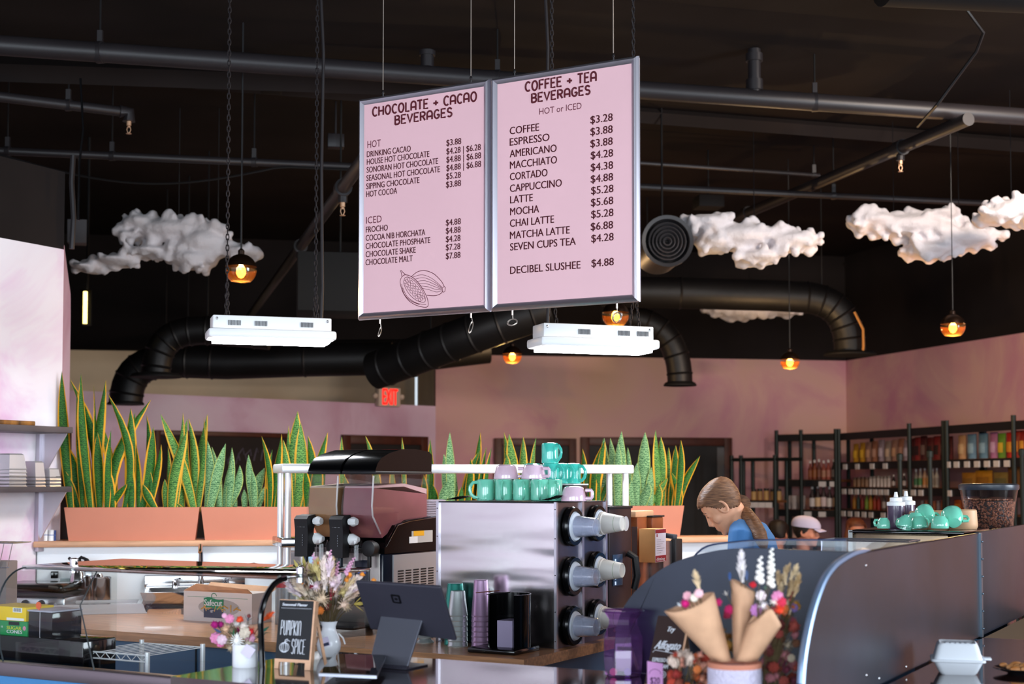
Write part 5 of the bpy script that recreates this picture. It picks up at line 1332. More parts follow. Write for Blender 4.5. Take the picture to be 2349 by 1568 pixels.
# black coffee brewer, grinders and the kraft box beyond the cup cabinet
def wing_box(name, lb, cat, pxl, pxr, pyt, pyb, ly, dep, m, r=.006):
    A = on_v(pxl, pyb, ly); Bq = on_v(pxr, pyt, ly); a0 = loc_b(A); b0 = loc_b(Bq)
    t = thing(name, lb, cat, Wb(a0.x, ly, A.z), RB)
    mb = MB(); mb.bbox(0, b0.x - a0.x, 0, dep, 0, Bq.z - A.z, r); obj('body', mb, m, t)
    return t, b0.x - a0.x, Bq.z - A.z
zz = on_v(1400, 1160, 1.0).z
t = thing('coffee_brewer', 'dark brown coffee brewer behind the cup cabinet', 'brewer', Wb(-.2, .9, TOPZ), RB)
hb = zz - TOPZ
mb = MB(); mb.bbox(-.2, .15, .0, .24, 0, hb, .006); obj('housing', mb, mat('espresso brown metal', '#33282b', .35, .3), t)
mb = MB(); mb.bbox(-.205, .155, -.005, .245, hb - .012, hb, .003); obj('top_edge', mb, BLACK_M, t)
mb = MB(); mb.lathe([(.001, 0), (.032, 0), (.034, -.002)], 24, Matrix.Translation((.152, .17, hb - .08)) @ Matrix.Rotation(-pi / 2, 4, 'Y'), caps=False); obj('round_sticker', mb, mat('pale sticker', '#c9c4c6', .5), t)
mb = MB(); mb.bbox(.15, .156, .03, .13, .22, .36, .002); obj('control_panel', mb, mat('blue grey panel', '#3b4f6a', .25), t)
mb = MB()
for k in range(5): mb.box(.156, .158, .045, .055, .225 + k * .025, .24 + k * .025)
obj('panel_lights', mb, mat('panel light', '#cfe0f0', .4, emit='#bcd6ff', estr=.8), t, smooth=0)
mb = MB(); mb.tube([(.155, .19, .36), (.19, .19, .34), (.20, .19, .26), (.185, .19, .2)], .016, 10); obj('lever', mb, BLACK_M, t)
mb = MB(); mb.bbox(.15, .17, .02, .21, .02, .1, .004); obj('drip_tray', mb, STEEL, t)
t, w, h = wing_box('wood_grinder', 'orange brown wooden cased grinder with a steel front strip', 'grinder', 1439, 1462, 1186, 1425, 1.5, .22, mat('orange brown wood', '#8a4a24', .4, var=.15, vscale=6))
mb = MB(); mb.box(w * .5, w + .002, -.006, -.0005, .0, h - .045); obj('steel_strip', mb, STEEL_P, t, smooth=0)
mb = MB(); mb.bbox(-.02, w, -.02, .2, h, h + .03, .004); obj('hopper_base', mb, mat('tan wood', '#d3a681', .5), t)
t, w, h = wing_box('coffee_grinder', 'brown topped coffee grinder holding the kraft bag', 'grinder', 1462, 1496, 1186, 1213, 1.62, .14, mat('orange brown wood', '#8a4a24'))
mb = MB(); mb.bbox(-.005, w + .005, -.005, .145, h, h + .008, .002); obj('black_lid', mb, BLACK_M, t)
mb = MB(); mb.box(.01, w - .005, .01, .13, -.06, 0); obj('neck', mb, mat('copper brown', '#8b5b3f', .4, .3), t, smooth=0)
mb = MB(); mb.box(.0, .13, .02, .15, -.06 - .32, -.06); obj('column', mb, STEEL, t, smooth=0)
mb = MB(); mb.tube([(.02, 0, -.28), (.0, -.04, -.34), (-.01, -.04, -.38)], .01, 8); obj('bag_clamp', mb, BLACK_M, t)
t, w, h = wing_box('kraft_carton', 'tall kraft carton with a white and red printed side beside the grinder', 'carton', 1466, 1502, 1213, 1289, 1.45, .135, CARD, .002)
mb = MB(); mb.box(w, w + .0015, .004, .131, .002, h - .002); obj('white_side', mb, mat('lavender white label', '#d6d4e2', .5), t, smooth=0)
mb = MB(); mb.box(w + .0015, w + .0025, .004, .131, .004, h * .2); mb.box(w + .0015, w + .0025, .004, .131, h * .87, h - .003); mb.box(w + .0015, w + .0025, .018, .028, h * .76, h * .85); obj('red_bands', mb, mat('label red', '#8c1626', .5), t, smooth=0)
mb = MB(); M = Matrix.Translation((w + .003, 0, 0)) @ Matrix.Rotation(pi / 2, 4, 'Z'); put_text(mb, 'ditting', .014, h * .055, h * .09, .1, 'l', M=M, bold=.0008); obj('brand_lettering', mb, WHITE, t, smooth=0)
mb = MB(); 
for k in range(7): mb.box(w + .0015, w + .0022, .02, .07 + .04 * ((k * 7) % 3) / 2, h * (.28 + k * .065), h * (.285 + k * .065) + .001)
obj('printed_lines', mb, mat('label grey', '#8d8b96', .6), t, smooth=0)
t, w, h = wing_box('scanner_stand', 'slanted black panel with bracket beside the kraft carton', 'panel', 1538, 1550, 1236, 1300, 1.75, .09, BLACK_M)
mb = MB(); mb.bbox(-.13, .0, .0, .05, h + .0, h + .022, .004, M=Matrix.Rotation(.12, 4, 'Y')); obj('arm', mb, mat('slate grey plastic', '#3c434d', .4), t)
mb = MB(); mb.box(.005, .02, .02, .05, -(on_v(1544, 1300, 1.75).z - TOPZ), 0); obj('stem', mb, BLACK_M, t, smooth=0)

# ================================================================ the customer counter
CT = 1.05
YF, YB, XL, XR, XE = -1.775, -1.075, -.15, 1.62, 2.75
DARKTOP = mat('glossy dark wood counter', '#2a1512', .07, spec=.6, var=.35, vscale=2.5, stretch=(1, 8, 8), coat=.6)
t = thing('customer_counter', 'glossy dark wood service counter with the till, flowers and chalkboards', 'counter', BC, RB)
mb = MB(); mb.prism([(XL, YF), (XE, YF), (XE, .36), (XR + .03, .36), (XR + .03, YB), (XL, YB)], CT - .045, CT); obj('counter_top', mb, DARKTOP, t, smooth=0)
mb = MB(); mb.box(XL + .05, XE, YF + .05, YB - .04, 0, CT - .0455); mb.box(XR + .05, XE, YB, .3, 0, CT - .0455); obj('base_cabinet', mb, mat('dark navy panel', '#151a2b', .4), t, smooth=0)
mb = MB(); mb.box(XR + .031, XE, .362, 1.4, CT - .045, CT); o = obj('oak_counter', mb, mat('tan counter board', '#a98a6b', .6), loc=BC, rot=RB, smooth=0); tag(o, 'tan counter board beyond the dark counter end', 'counter')
mb = MB(); mb.box(XR + .05, XE - .02, .38, 1.38, 0, CT - .046); obj('cabinet', mb, BLUE, o, smooth=0)
# dark steel screens
PATINA = mat('dark blued steel', '#272b38', .36, .5, color2='#171a23', vscale=2.6, bump=.05, bscale=6)
def screen(name, lb, pts_px, plane, val, thick, extra, mt):
    P = []
    for px, py in pts_px:
        Q = (on_v if plane == 'v' else on_u)(px, py, val); l = loc_b(Q); P.append((l.x if plane == 'v' else l.y, l.z))
    P = P + extra(P)
    t = thing(name, lb, 'screen', BC, RB)
    mb = MB()
    mb.prism(P, val, val + thick, axis='y' if plane == 'v' else 'x')
    o = obj('steel_sheet', mb, mt, t, smooth=30)
    m = o.modifiers.new('edge', 'BEVEL'); m.width = .004; m.segments = 2; m.limit_method = 'ANGLE'
    return t, P
def smooth_pts(p, n=5): return spl(p, n)
t, P = screen('steel_screen', 'dark blued steel screen with a rounded shoulder behind the wrapped bouquets', smooth_pts([(1404, 1545), (1410, 1470), (1420, 1415), (1445, 1370), (1482, 1332), (1525, 1300), (1580, 1277), (1650, 1261), (1720, 1257), (1800, 1259), (1890, 1263)]), 'v', -1.072, .016,
    lambda P: [(XR - .002, P[-1][1]), (XR - .002, CT + .001), (P[0][0], CT + .001)], PATINA)
t, P = screen('steel_screen', 'dark blued steel screen with a rounded front end running beside the takeout box', smooth_pts([(1826, 1590), (1834, 1500), (1852, 1410), (1876, 1340), (1900, 1303), (1925, 1283), (1955, 1268), (2000, 1259), (2100, 1243), (2234, 1222)]), 'u', XR, .018,
    lambda P: [(P[-1][0], CT + .001), (P[0][0] - .01, CT + .001)], PATINA)
ys = P[-3][0]; zs = P[-3][1]
mb = MB(); mb.box(XR + .018, XR + .026, ys - .012, ys + .012, CT + .001, zs)
for k in range(6): mb.sphere((XR + .027, ys, CT + .03 + k * (zs - CT - .06) / 5), .004, 8, 5)
obj('riveted_strip', mb, mat('blue grey steel', '#56636f', .35, .8), t)
mb = MB(); cur = smooth_pts([(1828, 1568), (1834, 1500), (1852, 1410), (1876, 1340), (1900, 1303), (1925, 1283), (1955, 1268), (1990, 1261)])
mb.tube([(XR + .009, loc_b(on_u(a, b, XR)).y, loc_b(on_u(a, b, XR)).z) for a, b in cur], [.0095] * (len(cur) - 4) + [.009, .007, .004, .001], 8); obj('edge_highlight', mb, mat('window highlight blue', '#7f95b4', .35, .6), t)  # paler tube stands for the window highlight along the bevelled edge
mb = MB()
for px, py in ((1987, 1296), (2079, 1528), (1988, 1548), (2017, 1555)):
    q = loc_b(on_u(px, py, XR + .018)); mb.sphere((XR + .018, q.y, max(q.z, CT + .01)), .005, 8, 5, (.5, 1, 1))
obj('rivets', mb, STEEL_P, t)
t = thing('steel_screen', 'second dark steel screen continuing past the riveted joint', 'screen', BC, RB)
mb = MB(); mb.bbox(XR, XR + .016, ys + .013, ys + 1.4, CT + .001, zs + .004, .002); obj('steel_sheet', mb, PATINA, t)
# clear sneeze guard standing just behind the steel screen
t = thing('sneeze_guard', 'low clear sneeze guard with a curved edge before the barista', 'glass guard', BC, RB)
P = [loc_b(on_v(px, py, -.95)) for px, py in spl([(1560, 1320), (1610, 1258), (1680, 1243), (1760, 1238), (1940, 1238)], 5)]
mb = MB(); mb.prism([(p.x, p.z) for p in P] + [(P[-1].x, CT), (P[0].x, CT)], -.95, -.944, axis='y'); obj('glass_sheet', mb, glass('guard glass', '#e8edf2', .1, .05, body=.06, bcol='#8d95a5'), t, smooth=0)
mb = MB(); mb.tube([(p.x, -.947, p.z) for p in P], .003, 6); obj('edge', mb, mat('blue glass edge', '#2b3c60', .3), t)
mb = MB(); mb.box(P[0].x, XR, -.96, -.93, CT - .06, CT - .001); obj('rail', mb, STEEL, t, smooth=0)
mb = MB(); mb.box(P[0].x, XR - .02, -1.02, -.90, 0, CT - .06); obj('support', mb, STEEL, t, smooth=0)

# ---------------------------------------------------------------- ice cream cabinet on the left
t = thing('ice_cream_cabinet', 'blue fronted ice cream cabinet under a curved glass guard', 'cabinet', BC, RB)
x0, x1 = -2.5, XL - .012
mb = MB(); mb.box(x0, x1, -1.50, -1.47, 0, .955); obj('front_panel', mb, mat('bright blue panel', '#3f7fb5', .4, var=.06, vscale=1.5), t, smooth=0)
mb = MB(); mb.bbox(x0, x1, -1.515, -1.46, .955, 1.0, .006); obj('top_rail', mb, mat('mauve grey rail', '#6d6268', .3, .5), t)
mb = MB(); mb.box(x0, x1 - .002, -1.459, -.82, .0, .80); mb.box(x1 - .02, x1 - .002, -1.459, -.82, .80, .92); obj('body', mb, mat('black cabinet', '#14161a', .3), t, smooth=0)
GUARD = glass('sneeze guard glass', '#fafcfb', .35, .01)
gx0 = loc_b(on_v(70, 1300, -1.38)).x; gx1 = loc_b(on_v(664, 1332, -1.38)).x
zg = 1.302
mb = MB(); mb.bbox(gx0, gx1, -1.42, -.95, zg, zg + .012, .005); obj('glass_top', mb, glass('mirror like glass shelf', '#c4c9c6', 2.2, .02), t)
arc = [(-1.40 - .115 * sin(radians(a)), 1.18 + .125 * cos(radians(a))) for a in range(0, 91, 10)] + [(-1.505, 1.05), (-1.49, 1.0)]
mb = MB(); n = len(arc); vs = [(x, y, z if x < -1 else max(z, CT + .004)) for x in (gx0, gx1) for y, z in arc]; mb.add(vs, [(i, i + 1, n + i + 1, n + i) for i in range(n - 1)]); o = obj('curved_front', mb, GUARD, t, smooth=60)
mb = MB(); mb.tube([(gx1, y, z) for y, z in arc[:-1]], .009, 8); obj('black_edge_trim', mb, BLACK_G, t)
mb = MB(); mb.tube([(gx0, y, z) for y, z in arc], .003, 6); mb.tube([(gx0, -1.40, zg), (gx0, -.98, zg)], .003, 6); obj('glass_edge', mb, mat('dark glass edge', '#2c3438', .3), t)
for x in (gx0 + .12, gx1 - .02):
    mb = MB(); mb.lathe([(.014, -.016), (.014, .03), (.008, .034)], 12, Matrix.Translation((x, -1.3, zg))); obj('glass_clamp', mb, CHROME, t)
for xx in (gx0 + .002, gx1 - .004):
    mb = MB(); mb.prism([(y, max(z, CT + .005 if xx > -1 else z)) for y, z in arc] + [(-.98, CT + .005 if xx > -1 else .81), (-.98, zg)], xx, xx + .003, axis='x'); obj('end_glass', mb, GUARD, t, smooth=0)
mb = MB()
e0 = loc_b(on_v(200, 1400, -1.44)).x
mb.tube([(e0, -1.40, zg), (e0 + .03, -1.50, 1.2), (e0 + .10, -1.505, 1.0)], .0025, 5); obj('glass_seam', mb, mat('dark glass edge', '#2c3438', .3), t)
# black bin with the cone boxes
bx1 = loc_b(on_v(190, 1495, -1.2)).x
BB = thing('black_tub', 'black glossy tub under the cone boxes inside the glass guard', 'tub', Wb(bx1 - .42, -1.1, .80), RB)
bh = on_v(190, 1470, -1.2).z - .80
mb = MB(); mb.bbox(-.42, .42, -.1, .06, 0, bh, .006); obj('tub_body', mb, mat('gloss black tub', '#0a0a0c', .06), BB)
ysg = -1.19
def cone_box(pxl, pxr, pyb, pyt, m, lb, z0=None):
    A = loc_b(on_v(pxl, pyb, ysg)); Bq = loc_b(on_v(pxr, pyt, ysg)); z = A.z if z0 is None else z0
    t = thing('cone_box', lb, 'box', Wb(A.x, ysg, z), RB)
    w = Bq.x - A.x; h = Bq.z - z
    mb = MB(); mb.bbox(0, w, 0, .13, 0, h, .002); obj('carton', mb, m, t)
    return t, w, h
GREENB = mat('green carton print', '#1f8a4c', .45); YELB = mat('yellow carton print', '#efc61d', .45)
t, w, h = cone_box(-30, 63, 1478, 1426, GREENB, 'green carton of sugar cones inside the glass guard', .80 + bh)
mb = MB(); put_text(mb, 'SUGAR', w * .50, h * .42, h * .22, w * .36, 'l', y=-.0015, bold=.0006); obj('lettering', mb, mat('lime yellow print', '#d8df4a', .5), t, smooth=0)
mb = MB(); put_text(mb, 'CONES', w * .5, h * .16, h * .22, w * .38, 'l', y=-.0015, bold=.0006); put_text(mb, '18', w * .36, h * .5, h * .14, None, 'l', y=-.0015); obj('white_lettering', mb, WHITE, t, smooth=0)
mb = MB(); mb.box(w * .54, w * .8, -.001, 0, h * .72, h * .96); obj('black_badge', mb, BLACK_M, t, smooth=0)
mb = MB(); mb.lathe([(.001, 0), (.008, 0)], 14, Matrix.Translation((w * .93, -.001, h * .55)) @ Matrix.Rotation(pi / 2, 4, 'X'), caps=False); obj('pink_badge', mb, mat('pink print', '#d88aa8', .5), t)
h0 = h
t, w, h = cone_box(-28, 60, 1432, 1393, YELB, 'yellow carton lying on the green carton of cones', .80 + bh + h0 + .0005)
mb = MB(); mb.box(w * .66, w * .9, -.001, 0, h * .62, h * .95); mb.box(w * .5, w * .95, -.001, 0, .002, h * .22); obj('white_labels', mb, WHITE, t, smooth=0)
mb = MB()
for k in range(7): mb.box(w * (.69 + k * .027), w * (.70 + k * .027), -.0018, -.001, h * .68, h * .92)
obj('bar_lines', mb, BLACK_M, t, smooth=0)
A = loc_b(on_v(64, 1474, -1.19)); Bq = loc_b(on_v(120, 1405, -1.19))
t = thing('napkin_dispenser', 'dark glossy container with a round orange sticker beside the cone cartons', 'container', Wb(A.x, -1.19, .80 + bh), RB)
w = Bq.x - A.x; h = Bq.z - .80 - bh
mb = MB(); mb.bbox(0, w, 0, .14, 0, h, .003); obj('container_body', mb, mat('smoky brown plastic', '#191414', .08), t)
mb = MB(); mb.bbox(-.003, w + .003, -.003, .143, h, h + .006, .002); obj('lid', mb, mat('pale lid', '#b7b4c4', .3), t)
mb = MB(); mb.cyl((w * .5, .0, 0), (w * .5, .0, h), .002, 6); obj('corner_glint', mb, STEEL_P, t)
mb = MB(); mb.lathe([(.001, 0), (.013, 0), (.013, .003), (.001, .003)], 18, Matrix.Translation((w * .35, .01, h + .022)) @ Matrix.Rotation(pi / 2, 4, 'X'), caps=False); mb.cyl((w * .35, .011, h + .004), (w * .35, .011, h + .012), .002, 5); obj('round_tag', mb, mat('orange sticker', '#ee6a3a', .5), t)
# chrome wire shelf inside the guard
WA = loc_b(on_v(195, 1492, -1.15)); WBq = loc_b(on_v(338, 1502, -1.15))
t = thing('wire_shelf', 'chrome wire shelf with zigzag edge inside the glass guard', 'shelf', Wb(WA.x, -1.15, .80), RB)
L_ = WBq.x - WA.x; zt = WA.z - .80
mb = MB(); mb.tube([(0, 0, zt), (L_, 0, zt)], .003, 6); mb.tube([(0, 0, zt - .022), (L_, 0, zt - .022)], .003, 6); mb.tube([(L_ * k / 12, 0, zt - .022 * (k % 2)) for k in range(13)], .002, 5)
for k in range(10): mb.tube([(L_ * k / 9, 0, zt), (L_ * k / 9, .28, zt)], .0018, 5)
mb.tube([(0, .28, zt), (L_, .28, zt)], .003, 6); obj('wires', mb, BRIGHT, t)
for x in (.0, L_):
    for y in (0, .28):
        mb = MB(); mb.cyl((x, y, 0), (x, y, zt + .012), .009, 10); obj('post', mb, BRIGHT, t)

# ---------------------------------------------------------------- dried flowers
FM = {}
def fcol(c):
    if c not in FM: FM[c] = mat('petal ' + c, c, .85, var=.15, vscale=60)
    return FM[c]
def bl_ball(mb, r, rr):
    mb.sphere((0, 0, 0), r * .8, 10, 7)
    for k in range(40):
        d = Vector((rr.gauss(0, 1), rr.gauss(0, 1), rr.gauss(0, 1))).normalized(); mb.tube([d * r * .6, d * r * rr.uniform(.95, 1.12)], [r * .16, r * .05], 4)
def bl_spike(mb, r, rr, n=60):
    for k in range(n):
        d = Vector((rr.gauss(0, 1), rr.gauss(0, 1) - .4, rr.gauss(0, 1) + .3)).normalized(); mb.tube([d * r * .1, d * r * rr.uniform(.7, 1.15)], [r * .05, r * .02], 3)
    mb.sphere((0, 0, 0), r * .45, 8, 6)
def bl_rose(mb, r, rr):
    mb.sphere((0, 0, 0), r * .4, 8, 6)
    for ring, (n, tilt, rad) in enumerate(((4, .3, .45), (6, .7, .75), (8, 1.1, 1.0))):
        for k in range(n):
            a = 2 * pi * k / n + ring * .4; c = Vector((cos(a) * sin(tilt), -cos(tilt), sin(a) * sin(tilt))) * r * rad * .75
            mb.sphere(c, r * .34, 7, 5, (1, .75, 1))
def bl_daisy(mb, r, rr):
    mb.sphere((0, -r * .2, 0), r * .35, 10, 6, (1, .6, 1))
    for k in range(16):
        a = 2 * pi * k / 16; c = Vector((cos(a), 0, sin(a)))
        mb.tube([c * r * .2, c * r * .7 + Vector((0, -r * .12, 0)), c * r], [r * .1, r * .16, r * .04], 5, flat=.5)
def bl_spindle(mb, r, rr, L_=3.2):
    for k in range(70):
        s = rr.random(); a = rr.uniform(0, 2 * pi); w = r * sin(pi * (s * .9 + .05)) * .8
        p = Vector((cos(a) * w * .35, sin(a) * w * .35, s * r * L_)); mb.tube([p, p + Vector((cos(a) * w * .7, sin(a) * w * .7, r * .7))], [r * .12, r * .02], 3)
    mb.tube([(0, 0, 0), (0, 0, r * L_)], [r * .3, r * .2], 6)
def bl_stalk(mb, r, rr, L_=6):
    for k in range(9):
        s = k / 8; mb.sphere((r * .5 * (-1) ** k * (1 - s * .5), 0, s * r * L_), r * (.85 - .45 * s), 8, 6)
def bl_leaf(mb, r, rr):
    for sgn in (-1, 0, 1):
        a = sgn * .7; d = Vector((sin(a), 0, cos(a))); mb.tube([(0, 0, 0), tuple(d * r * .9), tuple(d * r * 1.8)], [r * .1, r * .3, r * .03], 5, flat=.25)
KINDS = dict(ball=bl_ball, spike=bl_spike, rose=bl_rose, daisy=bl_daisy, spindle=bl_spindle, stalk=bl_stalk, leaf=bl_leaf)
STEMM = mat('dry stem', '#5e4f34', .9)
def flowers(t, items, Y, foot, seed, stem=STEMM, dy=.02):
    """items: (px, py, r px, colour, kind, tilt); foot: world point where the stems meet"""
    rr = random.Random(seed); O = t.location; sm = MB()
    inv = t.matrix_basis.inverted() if t.rotation_euler.z else Matrix.Translation(-O)
    for (px, py, rp, c, kd, tilt) in items:
        Yq = Y + rr.uniform(-dy, dy) + (-dy if kd == 'daisy' else 0); P = at(px, py, Yq); r = rp * mpp(Yq) * (1.25 if kd in ('rose', 'ball', 'spike', 'spindle') else 1)
        mb = MB(); KINDS[kd](mb, r, rr)
        nm = {'leaf': 'leaf', 'spindle': 'grass_plume', 'stalk': 'flower_spike'}.get(kd, 'blossom')
        obj(nm, mb, fcol(c), t, loc=P - O, rot=(0, tilt, rr.uniform(-.2, .2)))
        f = Vector(foot) + Vector((rr.uniform(-.008, .008), rr.uniform(-.008, .008), 0))
        sm.tube([f - O, (f + P) * .5 - O + Vector((0, 0, .01)), P - O], .0009, 4)
    obj('stems', sm, stem, t)
# small white vase
VC = Wb(-.105, -1.508, CT)
t = thing('flower_vase', 'small white cylinder vase of pink, white and red dried flowers', 'vase', VC, 0)
hv = at(550, 1476, VC.y).z - CT; r = 29 * mpp(VC.y)
mb = MB(); mb.lathe([(r * .96, 0), (r, .004), (r, hv), (r - .003, hv + .001), (r - .004, hv - .01), (r - .005, .01), (.001, .008)], 32, caps=False); obj('vase_body', mb, mat('white enamel', '#eef0f6', .2, coat=.3), t)
FX = VC.x; kx = lambda px: px
it = [(493, 1432, 8, '#a3156f', 'ball', 0), (506, 1432, 7, '#9a1668', 'ball', 0), (527, 1418, 9, '#d884ac', 'rose', 0), (515, 1411, 5, '#e0a5c2', 'rose', 0), (545, 1429, 12, '#efe9e6', 'spike', 0), (518, 1443, 10, '#d8b394', 'spike', 0), (532, 1445, 9, '#8f7c68', 'ball', 0), (543, 1448, 8, '#a01f63', 'ball', 0), (562, 1450, 11, '#cdbfae', 'rose', 0), (577, 1448, 10, '#cf2a2f', 'spike', .4), (550, 1420, 7, '#e0512f', 'ball', 0), (496, 1462, 11, '#e08ab4', 'rose', 0), (510, 1466, 10, '#d7b9c8', 'rose', 0), (506, 1474, 8, '#d46d9c', 'rose', 0), (522, 1470, 10, '#c3b49e', 'spike', 0), (544, 1468, 19, '#f3f0ee', 'daisy', 0), (570, 1475, 12, '#c9c0ad', 'spike', 0), (575, 1462, 10, '#cf93b0', 'rose', 0), (528, 1486, 9, '#b9a88e', 'spike', 0), (600, 1425, 8, '#ec5a24', 'spindle', .9), (600, 1450, 12, '#2f6b58', 'leaf', .9), (590, 1462, 12, '#2c5e50', 'leaf', 1.1), (568, 1424, 10, '#4c5a78', 'leaf', .3), (508, 1450, 12, '#3c4a6a', 'leaf', -1.1), (536, 1458, 9, '#2c5a3a', 'leaf', 0), (571, 1412, 4, '#7a3b3b', 'ball', 0), (560, 1437, 8, '#e6d8cf', 'ball', 0)]
flowers(t, it, VC.y, (VC.x, VC.y, CT + hv - .03), 1)
mb = MB(); mb.box(-.016, .016, -.0012, 0, -.016, .016); o = obj('gift_tag', mb, mat('lilac tag', '#d5cbe4', .6), t, loc=at(569, 1493, VC.y - r - .012) - VC, rot=(0, .6, .1), smooth=0)
# pumpkin spice easel board
AC = Wb(.055, -1.49, CT)
WOODL = mat('pale beech', '#d8a988', .5, var=.08, vscale=12, stretch=(1, 1, 6))
CHB = mat('black chalkboard', '#0a0b12', .6, var=.2, vscale=12)
CHALK = mat('white chalk paint', '#e9ecf5', .7)
t = thing('easel_board', 'small wooden easel chalkboard reading Pumpkin Spice', 'chalkboard', AC, RB + .12)
bw = .058; hb = at(672, 1377, AC.y).z - CT
lean = Matrix.Rotation(-.15, 4, 'X')
mb = MB(); mb.box(-bw, bw, -.004, .004, .028, hb, lean); obj('board', mb, CHB, t, smooth=0)
mb = MB()
for s_ in (-1, 1): mb.box(s_ * bw - (.014 if s_ > 0 else 0), s_ * bw + (.0 if s_ > 0 else .014), -.005, .005, 0, .028, lean)
mb.box(-bw, bw, -.0055, .0055, .020, .029, lean); mb.box(bw + .0005, bw + .006, -.007, .012, .0, hb, lean); mb.box(-bw, bw, -.005, .005, hb, hb + .002, lean)
obj('frame', mb, WOODL, t, smooth=0)
mb = MB(); tp = lean @ Vector((0, 0, hb - .01))
for s_ in (-1, 1): mb.tube([(s_ * (bw - .008), tp.y + .008, tp.z), (s_ * (bw - .008), tp.y + .08, .003)], .006, 4)
obj('rear_legs', mb, WOODL, t, smooth=0)
mb = MB(); M = lean @ Matrix.Translation((0, -.0045, 0)); k = MB()
put_text(k, 'Seasonal Flavor', -.048, hb - .016, .0075, .084, 'l', shear=.12, bold=.0005)
for i in range(24): k.tube([(-.05 + i * .0043, 0, hb - .022), (-.0485 + i * .0043, 0, hb - .024)], .0006, 4)
put_strokes(k, 'PUMPKIN', -.047, .098, .042, .068, .0010)
put_strokes(k, 'SPICE', -.006, .045, .042, .046, .0010)
for a in range(3): k.tube([(-.030 + (.004 + .006 * a) * cos(g), 0, .062 + .014 * sin(g)) for g in [2 * pi * j / 16 for j in range(16)]], .0009, 4, closed=True)
k.tube([(-.030, 0, .076), (-.028, 0, .084), (-.02, 0, .086)], .0012, 4); k.tube([(-.028, 0, .078), (-.018, 0, .083), (-.012, 0, .08)], .0009, 4)
mb.add(k.v, k.f, M); obj('chalk_writing', mb, CHALK, t, smooth=0)
# bigger white vase with the dried grasses
VC = Wb(-.02, -1.21, CT)
t = thing('flower_vase', 'taller waisted white vase with dried grasses behind the pumpkin spice board', 'vase', VC, 0)
k = mpp(VC.y); hv = at(742, 1424, VC.y).z - CT
mb = MB(); mb.lathe([(.018, 0), (.026, .004), (.036, hv * .22), (.038, hv * .38), (.031, hv * .58), (.022, hv * .75), (.021, hv * .85), (.027, hv), (.025, hv), (.018, hv * .85), (.001, hv * .5)], 32, caps=False); obj('vase_body', mb, mat('white enamel', '#eef0f6'), t)
mb = MB(); mb.box(-.012, .014, -.0012, 0, -.014, .014); obj('tag', mb, mat('lilac tag', '#d5cbe4'), t, loc=at(745, 1472, VC.y - .042) - VC, rot=(0, -.3, 0), smooth=0)
mb = MB(); mb.box(-.011, .011, -.0022, -.0012, -.012, -.003); obj('tag_print', mb, mat('navy print', '#232a4d', .6), t, loc=at(745, 1472, VC.y - .042) - VC, rot=(0, -.3, 0), smooth=0)
mb = MB(); mb.tube([(.03, 0, hv * .66), (.045, -.01, hv * .55), (.052, -.012, hv * .38)], .0025, 6); obj('ribbon', mb, WHITE, t)
rr = random.Random(5); it = []
for k in range(64):
    a = rr.uniform(-1, 1); px = 745 + a * 52 + rr.uniform(-6, 6); py = 1375 - (1 - a * a) * 42 + rr.uniform(-18, 26)
    it.append((px, py, rr.uniform(8, 12), rr.choice(['#f0dcc8', '#ecd0bc', '#dcc49c', '#f2dfd6', '#ead3dc', '#c8b67c']), rr.choice(['spike', 'spike', 'spindle', 'spindle']), a * .9))
it += [(738, 1372, 20, '#ecd3b6', 'spike', 0), (712, 1362, 14, '#e8d4c4', 'spike', 0), (765, 1362, 14, '#dcc8bc', 'spike', 0), (758, 1375, 9, '#8c1f34', 'spindle', .3), (752, 1390, 8, '#8c1f34', 'ball', 0), (715, 1345, 5, '#8c1f34', 'ball', 0), (735, 1400, 8, '#e8863a', 'ball', 0)]
it += [(px, py, 5, '#f09a3e', 'ball', 0) for px, py in ((757, 1284), (760, 1296), (762, 1304), (731, 1293), (682, 1330), (693, 1334), (703, 1342), (690, 1315), (800, 1322), (802, 1317), (831, 1317), (857, 1331), (795, 1330))]
it += [(px, py, 5, '#dca4c4', 'stalk', tl) for px, py, tl in ((724, 1300, -.2), (755, 1292, .1), (798, 1305, .5), (793, 1315, .4), (728, 1310, -.1), (770, 1318, .2))]
it += [(752, 1268, 4, '#e9dcd2', 'ball', 0), (725, 1280, 4, '#dcaec8', 'ball', 0), (686, 1305, 14, '#b3a35c', 'leaf', -.5), (700, 1300, 14, '#a89a55', 'leaf', -.2), (812, 1385, 16, '#c9b35c', 'leaf', 1.5)]
flowers(t, it, VC.y, (VC.x, VC.y, CT + hv * .7), 2, dy=.05)
# till tablet on its stand
SLATEM = mat('slate grey metal', '#6a6c78', .38, .6); SLATED = mat('dark slate plastic', '#35343f', .42)
t = thing('till_tablet', 'dark tablet till with a square emblem on a leaning grey stand', 'till', Wb(.297, -1.28, CT), RB)
O = t.matrix_basis = Matrix.Translation(Wb(.297, -1.28, CT)) @ Matrix.Rotation(RB, 4, 'Z')
def quad_slab(mb, pts, th, inv):
    P = [inv @ p for p in pts]; n = (P[1] - P[0]).cross(P[3] - P[0]).normalized() * th
    mb.add(P + [p + n for p in P], [(3, 2, 1, 0), (4, 5, 6, 7)] + [(i, (i + 1) % 4, 4 + (i + 1) % 4, 4 + i) for i in range(4)])
inv = O.inverted()
yb = -1.24; yt = -1.335
q = [on_v(849, 1443, yb), on_v(1046, 1470, yb), on_v(1009, 1346, yt), on_v(814, 1333, yt)]
mb = MB(); quad_slab(mb, q, -.012, inv); o = obj('tablet_body', mb, SLATED, t, smooth=0); m = o.modifiers.new('edge', 'BEVEL'); m.width = .005; m.segments = 3
